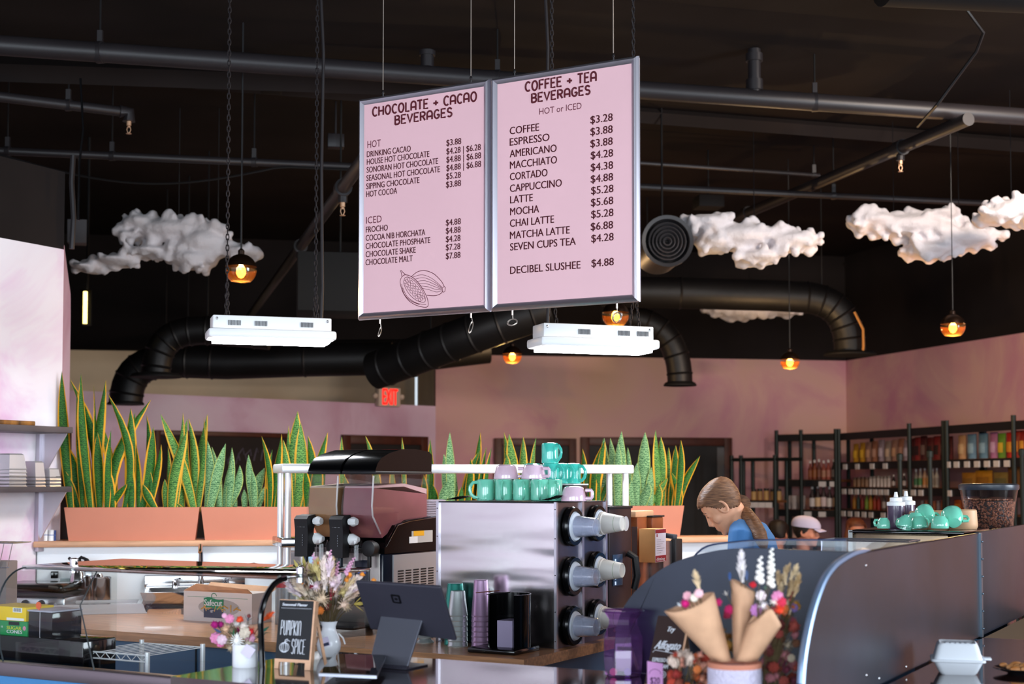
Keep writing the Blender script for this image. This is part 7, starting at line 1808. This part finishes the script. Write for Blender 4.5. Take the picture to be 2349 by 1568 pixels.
row('bottle', FB, (1849, 1859, 1869, 1880, 1891, 1903, 1914), 1.61, .055, .23, [('#6e2a16', '#8a4a24'), ('#7d3a1c', '#93562c'), ('#54281c', '#7a4430'), ('#8a4030', '#a8765c'), ('#8a3a2c', '#a86a58'), ('#1c1416', '#8a7a74'), ('#1a1214', '#8d7d78')], 'hot sauce bottle', 'on the upper corner shelf from the post', 'sauce bottles in the corner bay')
row('bottle', FB, (1853, 1866, 1879, 1893, 1908), 1.255, .07, .29, [('#2c1a1c', '#cdc3c0'), ('#2a181a', '#d0b08a'), ('#2c1a1c', '#cdb8b8')], 'white labelled syrup bottle', 'on the lower corner shelf from the post', 'syrup bottles in the corner bay')
row('jar', FLW, (1718, 1732, 1747, 1762, 1775), zj, .065, .13, [('#b08a54', '#1c1514'), ('#9a7444', '#1c1514')], 'gold jar with black lid', 'on the low bay counted from the double door', 'gold jars on the low bay')
for i, (px, z) in enumerate(((1796, 1.255), (1812, 1.255), (1828, 1.255))): prod('cup', FB, px, z, .1, .16, '#a9a0a0', '#a9a0a0', f'{ORD[i]} pale glass cup on the corner bay before the sauce bottles', 'glass cups on the corner bay')

# ================================================================ espresso machine, mugs and bean hopper beyond the screens
ly = .60
EC = on_v(1955, 1215, ly); le = loc_b(EC); le2 = loc_b(on_v(2175, 1217, ly))
back_z = le.z
t = thing('espresso_machine', 'steel espresso machine with a black top tray full of cups', 'espresso machine', Wb(le.x, ly, 0), RB)
w = le2.x - le.x
mb = MB(); mb.bbox(0, w, 0, .45, .955, back_z - .012, .006); obj('machine_body', mb, mat('warm brushed steel', '#b9a287', .25, 1.0, var=.06, vscale=5), t)
mb = MB(); mb.bbox(-.012, w + .06, -.012, .47, back_z - .012, back_z, .003); mb.box(-.012, .004, -.012, 0, .955, back_z); obj('top_tray', mb, BLACK_G, t)
for x in (w * .68, w * .86):
    mb = MB(); mb.tube([(x - .06, -.03, back_z - .06), (x, -.03, back_z - .06), (x + .012, -.03, back_z - .04)], .008, 8); mb.cyl((x - .01, -.05, back_z - .06), (x - .01, 0, back_z - .06), .012, 8); obj('steam_lever', mb, BLACK_M, t)
mb = MB()
for x in (.05, w - .05):
    for y in (.06, .38): mb.lathe([(.022, .905), (.022, .955)], 10, Matrix.Translation((x, y, 0)))
obj('feet', mb, BLACK_M, t)
tw = thing('rear_counter', 'counter under the espresso machine behind the long screen', 'counter', Wb(le.x, ly, 0), RB)
mb = MB(); mb.box(-.35, .48, -.06, .5, .86, .904); obj('worktop', mb, OAKTOP, tw, smooth=0)
mb = MB(); mb.box(-.33, .46, -.02, .48, 0, .8595); obj('cabinet', mb, BLUE, tw, smooth=0)
JADE = TEAL
def ecup(px, pyb, pyt, dy, rot, lb, tilt=0.0, s=1.0, flip=True):
    Q = on_v(px, (pyb + pyt) / 2, ly + dy); l = loc_b(Q)
    h = (pyb - pyt) * mpp(Q.y)
    t = thing('cappuccino_cup', lb, 'cup', Wb(l.x, ly + dy, l.z), (tilt, 0, rot), 'jade cups on the espresso machine')
    r = h * .62 * s; z0, z1 = -h / 2, h / 2
    pr = [(.001, z1), (r * .55, z1), (r * .62, z1 - .003), (r * .9, z1 - h * .3), (r * .99, z0 + h * .3), (r, z0 + .002), (r * .97, z0), (r * .93, z0 + .004), (r * .9, z0 + h * .3), (r * .5, z1 - .01), (.001, z1 - .008)]
    mb = MB(); mb.lathe(pr, 32, caps=False); obj('cup_body', mb, JADE, t)
    mb = MB(); mb.tube([(r * .8, 0, z1 - h * .22), (r * 1.3, 0, z1 - h * .24), (r * 1.42, 0, z1 - h * .45), (r * 1.32, 0, z0 + h * .28), (r * .97, 0, z0 + h * .24)], .0055, 8); obj('handle', mb, JADE, t)
ecup(2027, 1211, 1187, .04, RB + pi, 'smallest jade cup upside down at the outer end, handle out')
ecup(2076, 1211, 1184, .05, RB + 2.6, 'jade cup tipped on its side next to the smallest cup', .35, 1.05)
ecup(2108, 1211, 1184, .10, RB + 1, 'jade cup upside down behind the tipped cup', -.15, 1.2)
ecup(2100, 1205, 1176, .18, RB + pi - .2, 'jade cup in the second row with its handle to the syrup bottles', .1, 1.1)
ecup(2124, 1198, 1165, .22, RB + .6, 'highest jade cup lying on the others with its mouth out', -1.0 + pi, 1.05)
ecup(2156, 1211, 1183, .04, RB + 1.2, 'jade cup upside down before the wooden cup lids', 0, 1.15)
ecup(2186, 1207, 1170, .10, RB + .4, 'big tilted jade cup at the hopper end with a visible mouth', -1.0 + pi, 1.05)
WOODC = mat('pale maple', '#d9ab83', .5, var=.08, vscale=9)
for px, pt, lb in ((2055 + 60, 1172, 'low wooden block behind the highest cup'), (2147, 1171, 'middle wooden block behind the jade cups'), (2210, 1168, 'wooden block beside the bean hopper')):
    Q = on_v(px, pt, ly + .33); l = loc_b(Q); mb = MB(); mb.lathe([(.05, 0), (.054, .01), (.05, Q.z - back_z - .004), (.046, Q.z - back_z)], 28)
    o = obj('wooden_canister', mb, WOODC, loc=Wb(l.x, ly + .33, back_z + .0005)); tag(o, lb, 'canister', 'pale wooden canisters on the espresso machine')
for px, pt, dy, lb in ((2055, 1128, .30, 'chocolate syrup bottle with white nozzle, nearer one'), (2078, 1126, .42, 'chocolate syrup bottle with white nozzle, half hidden')):
    Q = on_v(px, pt, ly + dy); l = loc_b(Q); H = Q.z - back_z; r = 20 * mpp(Q.y)
    t = thing('squeeze_bottle', lb, 'bottle', Wb(l.x, ly + dy, back_z + .0005), 0, 'syrup squeeze bottles')
    mb = MB(); mb.lathe([(r * .95, 0), (r, .006), (r, H * .64), (.001, H * .64)], 24); obj('syrup_body', mb, mat('brown violet syrup', '#4a3b52', .25, coat=.4), t)
    mb = MB(); mb.lathe([(r * 1.03, H * .62), (r * 1.03, H * .72), (r * .7, H * .74), (r * .68, H * .84), (r * .25, H * .86), (r * .16, H), (.001, H)], 24); obj('nozzle_cap', mb, WHITE_P, t)
# bean hopper on its grinder
HY = 1.75; Q0 = on_v(2268, 1125, HY); l = loc_b(Q0); k = mpp(Q0.y); zt = on_v(2268, 1121, HY).z; zb_ = on_v(2268, 1212, HY).z
t = thing('bean_hopper', 'clear hopper full of roasted coffee beans under a dark lid', 'hopper', Wb(l.x, HY, 0), RB)
R0, R1 = 64 * k, 52 * k
mb = MB(); mb.lathe([(R1 * .55, zb_ - .03), (R1, zb_), (R0 * .88, (zt + zb_) / 2), (R0, zt)], 36, caps=False); obj('clear_bowl', mb, glass('smoky hopper plastic', '#f4f0f2', .45, .03, body=.03, bcol='#5a4a50'), t)
mb = MB(); mb.lathe([(R0 * 1.02, zt - .004), (R0 * 1.04, zt + .004), (R0 * 1.04, zt + .018), (R0 * .95, zt + .024), (.001, zt + .026)], 36); obj('lid', mb, mat('slate lid', '#2d333d', .3), t)
zm = zt - (zt - zb_) * .30
mb = MB(); mb.lathe([(R1 * .5, zb_ - .02), (R1 * .93, zb_ + .004), (R0 * .83, (zt + zb_) / 2), (R0 * .87, zm), (.001, zm + .012)], 30); obj('bean_core', mb, mat('dark roast', '#241511', .5), t)
mb = MB()
for k_ in range(900):
    a = -pi / 2 + rk.uniform(-1.75, 1.75); s = rk.random()
    z = zb_ + (zm - zb_) * s; rr_ = (R1 * .93 + (R0 * .865 - R1 * .93) * s) - .002
    if k_ > 760: rr_ *= sqrt(rk.random()); z = zm + .006
    c = Vector((rr_ * cos(a), rr_ * sin(a), z)); mb.sphere(c, .0058, 5, 4, (1, 1, .75), )
o = obj('beans', mb, mat('roasted coffee bean', '#a8745c', .35, color2='#5c3828', vscale=90), t); o['kind'] = 'stuff'
mb = MB(); mb.bbox(-.09, .09, -.1, .12, .905, zb_ - .03, .01); obj('grinder_body', mb, BLACK_G, t)
mb = MB(); mb.box(-.16, .16, -.16, .2, 0, .905); obj('stand', mb, BLUE, t, smooth=0)
# acrylic holder left of the espresso machine
Pq = on_v(1885, 1262, .1); Pz = on_v(1885, 1238, .1).z
t = thing('clear_bin', 'clear acrylic bin beside the espresso machine, below the capped customer', 'bin', Wb(loc_b(Pq).x, .1, 0), RB)
wb_ = loc_b(on_v(2085, 1262, .1)).x - loc_b(Pq).x
mb = MB(); mb.box(0, wb_, 0, .16, 1.08, Pz); mb.f = mb.f[:1] + mb.f[2:]; obj('bin_shell', mb, glass('bin acrylic', '#f2f4f6', .25, .03, body=.02), t, smooth=0)
mb = MB(); mb.tube([(0, 0, Pz), (wb_, 0, Pz), (wb_, .16, Pz), (0, .16, Pz)], .0035, 6, closed=True); mb.cyl((0, 0, 1.08), (0, 0, Pz), .003, 6); obj('bright_edge', mb, ALU, t)
mb = MB(); mb.box(-.02, wb_ + .02, -.02, .18, 0, 1.079); obj('stand', mb, BLUE, t, smooth=0)

# ================================================================ people
def ring_loft(mb, rings, n=20):
    """rings: (centre, axis a vector, axis b vector)"""
    vs = []; fs = []
    for c, a, b in rings:
        for k in range(n):
            g = 2 * pi * k / n; cg, sg = cos(g), sin(g)
            e = 1 / (abs(cg) ** 2.4 + abs(sg) ** 2.4) ** (1 / 2.4)
            vs.append(Vector(c) + Vector(a) * (cg * e) + Vector(b) * (sg * e))
    m = len(rings)
    fs.append(tuple(range(n - 1, -1, -1))); fs.append(tuple((m - 1) * n + k for k in range(n)))
    for i in range(m - 1):
        for k in range(n): fs.append((i * n + k, i * n + (k + 1) % n, (i + 1) * n + (k + 1) % n, (i + 1) * n + k))
    mb.add(vs, fs)
HEAD = [(-.118, .066, .03, .014), (-.110, .083, .008, .028), (-.095, .088, -.018, .042), (-.078, .087, -.04, .053), (-.06, .088, -.058, .061), (-.04, .087, -.076, .067), (-.02, .086, -.09, .071), (0, .083, -.098, .074), (.02, .089, -.103, .076), (.045, .087, -.105, .076), (.07, .074, -.098, .07), (.09, .052, -.082, .057), (.104, .022, -.055, .036), (.110, -.005, -.03, .014)]
def head_rings(grow=0.0):
    return [(((xf + xb) / 2, 0, z + (grow if z > 0 else 0) * .8), ((xf - xb) / 2 + grow, 0, 0), (0, hw + grow, 0)) for z, xf, xb, hw in HEAD]
def zhair(x):
    P = [(-.13, -.085), (-.09, -.075), (-.03, -.045), (-.012, -.022), (.012, -.01), (.03, .015), (.06, .05), (.09, .066), (.12, .066)]
    for (a, b), (c, d) in zip(P, P[1:]):
        if x <= c: return b + (d - b) * (x - a) / (c - a)
    return P[-1][1]
def limb(mb, pts, rs): mb.tube(pts, rs, 14)
def hand(mb, wrist, d, side):
    d = Vector(d).normalized(); s = d.cross(Vector((0, 0, 1))).normalized() * side; dn = Vector((0, 0, -1))
    w = Vector(wrist); mb.sphere(w + d * .05, .04, 10, 8, (1.0, 1.0, .5))
    for i, (o, L_) in enumerate(((-.026, .062), (-.009, .072), (.009, .068), (.026, .052))):
        b = w + d * .08 + s * o; mb.tube([b, b + d * L_ * .5 + dn * .004, b + d * L_ * .95 + dn * .026], [.0088, .0082, .007], 7)
    b = w + d * .03 - s * .032; mb.tube([b, b + d * .03 - s * .02, b + d * .055 - s * .018 + dn * .012], [.011, .0098, .008], 7)
def figure(label, cat, H, yaw, pitch, neck, spine, sh, el, wr, hips, knees, feet, skin, shirt, trousers, hair, style, vox=.0055, s=1.0):
    """H head centre; yaw: heading of the face; all other points in world space (left, right pairs)"""
    H = Vector(H); t = thing('person', label, cat, (spine[-1][0][0], spine[-1][0][1], 0), 0); O = t.location.copy()
    M = Matrix.Translation(H - O) @ Matrix.Rotation(yaw, 4, 'Z') @ Matrix.Rotation(pitch, 4, 'Y') @ Matrix.Scale(s, 4)
    mb = MB(); hd = MB(); ring_loft(hd, head_rings(), 28)
    hd.tube([(.080, 0, .018), (.092, 0, -.010), (.103, 0, -.032), (.092, 0, -.044)], [.009, .010, .0115, .009], 10)       # nose
    for y in (-.011, .011): hd.sphere((.094, y, -.043), .0095, 8, 6)
    hd.sphere((.090, 0, -.065), .012, 10, 6, (.75, 1.9, .5)); hd.sphere((.088, 0, -.078), .012, 10, 6, (.75, 1.7, .55))   # lips
    hd.sphere((.078, 0, -.103), .018, 10, 8, (.9, 1.1, .85))
    for y in (-.033, .033):
        hd.sphere((.074, y, .002), .0155, 10, 8, (.75, 1.15, .75)); hd.sphere((.079, y * 1.05, .02), .011, 8, 6, (.8, 2.0, .6))
        hd.sphere((.05, y * 1.45, -.035), .028, 10, 8, (1, .7, .9))
    for y in (-1, 1):                                                                                                      # ears
        hd.tube([(-.004 + .018 * cos(g), y * (.077 + .006 * (1 - cos(g)) * .5), -.012 + .031 * sin(g)) for g in [2 * pi * k / 14 for k in range(14)]], .0068, 7, closed=True)
        hd.sphere((-.003, y * .074, -.012), .02, 8, 6, (.8, .3, 1.2))
    mb.add(hd.v, hd.f, M)
    nb = Vector(neck) - O; jn = M @ Vector((-.035, 0, -.05)); jf = M @ Vector((.0, 0, -.075))
    mb.tube([M @ Vector((-.03, 0, .0)), jn.lerp(jf, .35), (jn.lerp(jf, .35) + nb) * .5, nb], [.05 * s, .054 * s, .054 * s, .068 * s], 16)
    def torso(m, g):
        rings = []
        for c, ax, lat in spine: rings.append((Vector(c) - O, Vector(ax) * (1 + g), Vector(lat) * (1 + g)))
        ring_loft(m, rings, 22)
    torso(mb, -.06)
    for k in (0, 1):
        S, E, W_ = (Vector(p[k]) - O for p in (sh, el, wr))
        limb(mb, [S, E, E.lerp(W_, .35), W_], [.047 * s, .038 * s, .038 * s, .025 * s]); hand(mb, W_, W_ - E, 1 if k else -1)
        Hh, K, F = (Vector(p[k]) - O for p in (hips, knees, feet))
        limb(mb, [Hh, K, K.lerp(F, .35), F + Vector((0, 0, .06))], [.075 * s, .052 * s, .052 * s, .036 * s])
    o = obj('body', mb, skin, t); bake(o, [('REMESH', dict(mode='VOXEL', voxel_size=vox)), ('SMOOTH', dict(factor=.5, iterations=3))])
    mb = MB(); torso(mb, .05); c0, ax0, la0 = spine[0]
    for k in (0, 1):
        S, E = Vector(sh[k]) - O, Vector(el[k]) - O
        limb(mb, [(Vector(c0) - O).lerp(S, .55), S, S.lerp(E, .85)], [.06 * s, .064 * s, .054 * s])
    o = obj('shirt', mb, shirt, t); bake(o, [('REMESH', dict(mode='VOXEL', voxel_size=vox * 1.5)), ('SMOOTH', dict(factor=.5, iterations=4))])
    mb = MB()
    for k in (0, 1):
        Hh, K, F = (Vector(p[k]) - O for p in (hips, knees, feet))
        limb(mb, [Hh + Vector((0, 0, .06)), Hh, K, F + Vector((0, 0, .09))], [.1 * s, .092 * s, .066 * s, .056 * s])
    o = obj('trousers', mb, trousers, t); bake(o, [('REMESH', dict(mode='VOXEL', voxel_size=.012))])
    for k in (0, 1):
        F = Vector(feet[k]) - O; fd = Vector((cos(yaw), sin(yaw), 0)); mb = MB(); mb.sphere((0, 0, 0), 1, 12, 8, (.13, .045, .045), Matrix.Translation(F + fd * .05 + Vector((0, 0, .045))) @ Matrix.Rotation(yaw, 4, 'Z')); obj('shoe', mb, BLACK_M, t)
    # eyes and brows
    for y in (-.033, .033):
        mb = MB(); mb.sphere((.0842, y, .0), .006, 8, 6, (.5, 1.5, .6), M); obj('eye', mb, mat('dark eye', '#20140f', .2), t)
        mb = MB(); mb.tube([M @ Vector((.089, y * .5, .022)), M @ Vector((.0875, y * 1.1, .027)), M @ Vector((.076, y * 1.6, .02))], .0026, 5); obj('eyebrow', mb, hair, t)
    mb = MB(); hm = MB(); ring_loft(hm, head_rings(.011), 40)
    sub = MB(); sub.v = hm.v
    bm = bmesh.new(); bv = [bm.verts.new(v) for v in hm.v]
    for f in hm.f: bm.faces.new([bv[i] for i in f])
    bmesh.ops.subdivide_edges(bm, edges=bm.edges[:], cuts=2, use_grid_fill=True)
    dead = [f for f in bm.faces if f.calc_center_median().z < zhair(f.calc_center_median().x)]
    bmesh.ops.delete(bm, geom=dead, context='FACES'); bm.verts.index_update()
    mb.add([v.co.copy() for v in bm.verts], [[v.index for v in f.verts] for f in bm.faces], M); bm.free()
    if style != 'cap':
        o = obj('hair', mb, hair, t, smooth=180); m = o.modifiers.new('thick', 'SOLIDIFY'); m.thickness = .008; m.offset = -1
    return t, M, O
def hairmat(n, a, b_): return mat(n, a, .42, color2=b_, vscale=5, stretch=(5, 5, 40), bump=.5, bscale=9)
SKIN = mat('fair skin', '#e2a583', .5, var=.05, vscale=18, bump=.05, bscale=60)
SKIN2 = mat('tan skin', '#b9775c', .5, var=.05, vscale=18)
HB = hairmat('light brown hair', '#5a3a28', '#8a6144')
YW = 6.6
def wp(px, py, dy=0.0): return at(px, py, YW + dy)
lat = lambda w: (0, w, 0)
spW = [(wp(1700, 1203), (.04, 0, .03), lat(.10)), (wp(1714, 1222), (.075, 0, .045), lat(.165)), (wp(1724, 1250), (.095, 0, .04), lat(.185)), (wp(1734, 1300), (.105, 0, .03), lat(.17)), (wp(1740, 1370), (.10, 0, .02), lat(.15)), (wp(1742, 1430), (.11, 0, 0), lat(.165)), (wp(1742, 1480), (.10, 0, 0), lat(.15))]
hipz = wp(1742, 1470)
t, M, O = figure('woman in a blue shirt with a brown ponytail bending over behind the steel screen', 'person', wp(1655, 1158, .0), pi - .22, radians(44), wp(1697, 1206), spW,
    [wp(1702, 1228, -.155), wp(1712, 1226, .155)], [wp(1690, 1345, -.2), wp(1690, 1340, .2)], [wp(1600, 1390, -.12), wp(1600, 1390, .12)],
    [hipz + Vector((0, -.09, 0)), hipz + Vector((0, .09, 0))], [Vector((hipz.x - .04, YW - .1, .48)), Vector((hipz.x - .04, YW + .1, .48))], [Vector((hipz.x, YW - .1, 0)), Vector((hipz.x + .02, YW + .1, 0))],
    SKIN, mat('blue cotton shirt', '#4b82bf', .8, var=.06, vscale=6, bump=.25, bscale=9), mat('dark denim', '#222b3a', .8), HB, 'tail', vox=.0042, s=.98)
tie = M @ Vector((-.118, 0, -.035))
A = wp(1702, 1161, .02) - O
mb = MB(); mb.tube([M @ Vector((-.07, 0, -.06)), A], [.045, .018], 12); mb.tube([A, wp(1712, 1178, -.03) - O, wp(1728, 1202, -.13) - O, wp(1742, 1224, -.20) - O, wp(1750, 1246, -.225) - O, wp(1755, 1268, -.22) - O], [.017, .032, .037, .033, .026, .006], 14); obj('ponytail', mb, HB, t)
mb = MB(); d = (wp(1712, 1178) - wp(1700, 1158)).normalized(); q = d.to_track_quat('Z', 'Y').to_matrix().to_4x4()
mb.lathe([(.02, -.009), (.025, -.007), (.026, .0), (.025, .007), (.02, .009)], 18, Matrix.Translation(A) @ q); obj('hair_tie', mb, WHITE, t)
def seated(label, px, py, Y, yaw, pitch, shirt, hair, skin, style='short'):
    H = at(px, py, Y); f = Vector((cos(yaw), sin(yaw), 0)); l = Vector((-sin(yaw), cos(yaw), 0)); z = lambda h: Vector((H.x, H.y, h))
    zh = H.z; sy = zh - .27; hip = .50
    sp = [(z(sy + .03) - f * .04, f * .05, l * .09), (z(sy - .03) - f * .05, f * .09, l * .18), (z((sy + hip) / 2) - f * .06, f * .115, l * .17), (z(hip + .06) - f * .07, f * .12, l * .165), (z(hip) - f * .07, f * .12, l * .17)]
    t, M, O = figure(label, 'person', H, yaw, pitch, z(sy + .02) - f * .03, sp, [z(sy - .05) - f * .05 + l * .17, z(sy - .05) - f * .05 - l * .17], [z(sy - .3) + f * .03 + l * .21, z(sy - .3) + f * .03 - l * .21], [z(sy - .32) + f * .26 + l * .12, z(sy - .32) + f * .26 - l * .12],
        [z(hip) + l * .1, z(hip) - l * .1], [z(.49) + f * .4 + l * .11, z(.49) + f * .4 - l * .11], [z(0) + f * .42 + l * .11, z(0) + f * .42 - l * .11], skin, shirt, mat('dark denim', '#222b3a'), hair, style, vox=.008)
    c = thing('stool', 'plain stool under the ' + label.split(' with')[0].split(' in ')[0] + ' with ' + label.split(' with ')[1].split(' seated')[0], 'stool', z(0) - f * .03, yaw, 'cafe stools')
    mb = MB(); mb.lathe([(.17, hip - .13), (.18, hip - .12), (.18, hip - .1), (.001, hip - .1)], 24); obj('seat', mb, DKWOOD, c)
    for k in range(4):
        a = pi / 4 + k * pi / 2; mb = MB(); mb.cyl((.12 * cos(a), .12 * sin(a), hip - .125), (.17 * cos(a), .17 * sin(a), 0), .014, 8); obj('leg', mb, IRON, c)
    return t, M, O
t, M, O = seated('customer with a pale lilac cap seated beyond the barista', 1850, 1218, 11.6, -.45, .1, mat('pale blue shirt', '#8fa0c8', .8), hairmat('black hair', '#120d0c', '#1f1714'), SKIN2, 'short')
capm = mat('pale lilac cotton cap', '#b3acc4', .8)
mb = MB(); rg = []
for z, xf, xb, hw in HEAD:
    if z >= .018: rg.append((((xf + xb) / 2, 0, z + .014), ((xf - xb) / 2 + .022, 0, 0), (0, hw + .02, 0)))
ring_loft(mb, rg, 28); m2 = MB(); m2.add(mb.v, mb.f, M); obj('cap_crown', m2, capm, t)
mb = MB(); mb.grid(lambda a, c: M @ Vector((.075 + c * .085 * (1 - (2 * a - 1) ** 2 * .45), (2 * a - 1) * .07, .036 - c * .02 - .012 * (2 * a - 1) ** 2)), 12, 5); o = obj('cap_peak', mb, capm, t); m = o.modifiers.new('thick', 'SOLIDIFY'); m.thickness = .006
seated('customer with short black hair seated half behind the blue shirt', 1786, 1222, 13.0, 1.0, .15, mat('dark red shirt', '#4a1a1c', .8), hairmat('black hair', '#120d0c', '#1f1714'), SKIN2)
t, M, O = seated('customer with auburn hair seated before the drink bottles', 1963, 1217, 13.2, -1.5, .1, mat('mustard shirt', '#7d5a24', .8), hairmat('auburn hair', '#4a2416', '#6a3820'), SKIN2)
mb = MB()
for s_ in (-1, 1): mb.tube([M @ Vector((.02, s_ * .07, .06)), M @ Vector((.03, s_ * .088, -.03)), M @ Vector((.0, s_ * .095, -.14)), M @ Vector((-.01, s_ * .09, -.24))], [.02, .028, .03, .012], 10)
obj('long_hair', mb, hairmat('auburn hair', '#4a2416', '#6a3820'), t)

# ================================================================ details that belong to a part hang under that part
SUB = {'filament': 'bulb', 'label': ('bag_body', 'bottle_body', 'carton_body'), 'cap': 'bottle_body', 'lid': ('jar_body', 'tray_stack'), 'rim': 'wall', 'rolled_rim': 'wall', 'green_stripe': 'wall', 'foam': 'drink', 'lid_rim': 'lid', 'lettering': ('tap_handle', 'body', 'carton', 'card'),
       'grip_marks': 'tap_handle', 'vent_slots': ('side_panel', 'housing'), 'screw': 'housing', 'panel_emblem': 'control_panel', 'panel_badge': 'control_panel', 'panel_lights': 'control_panel', 'title': 'poster', 'section_headings': 'poster', 'drink_list': 'poster',
       'price_list': 'poster', 'cocoa_pod_drawing': 'poster', 'chalk_writing': ('board', 'panel'), 'square_emblem': 'tablet_body', 'green_banner': 'box_body', 'navy_panel': 'box_body', 'brand_lettering': ('box_body', 'white_side'), 'ring_emblem': 'box_body', 'noodle_picture': 'box_body',
       'bowl_picture': 'box_body', 'red_bands': 'white_side', 'printed_lines': 'white_side', 'price_tag': 'front_rail', 'white_lettering': 'carton', 'black_badge': 'carton', 'pink_badge': 'carton', 'white_labels': 'carton', 'bar_lines': 'carton', 'drain': 'basin',
       'rivets': 'steel_sheet', 'lid_ridges': 'lid', 'button': 'body', 'push_button': 'body', 'blue_print': 'body', 'orange_print': 'body', 'label_band': 'container', 'tag_print': 'tag', 'bowl_edge': 'bowl', 'door_gaps': 'cabinet', 'cap_peak': 'cap_crown', 'hair_tie': 'ponytail'}
def stem_(n): return n.split('.')[0]
by = {}
for o in COL.objects:
    if o.parent is not None and o.parent.parent is None: by.setdefault(o.parent.name, []).append(o)
for kids_ in by.values():
    for i, o in enumerate(kids_):
        want = SUB.get(stem_(o.name))
        if not want: continue
        want = (want,) if isinstance(want, str) else want
        c = [(abs(i - j), j, p) for j, p in enumerate(kids_) if p is not o and stem_(p.name) in want and stem_(p.name) not in ('lid',) + () or (p is not o and stem_(p.name) in want and stem_(o.name) in ('lid_rim', 'lid_ridges'))]
        c = [(d, j, p) for d, j, p in c if p.location.length < 1e-6 and abs(p.rotation_euler.x) + abs(p.rotation_euler.y) + abs(p.rotation_euler.z) < 1e-6 and p.parent.parent is None]
        if c: o.parent = min(c, key=lambda e: (e[0], e[1]))[2]
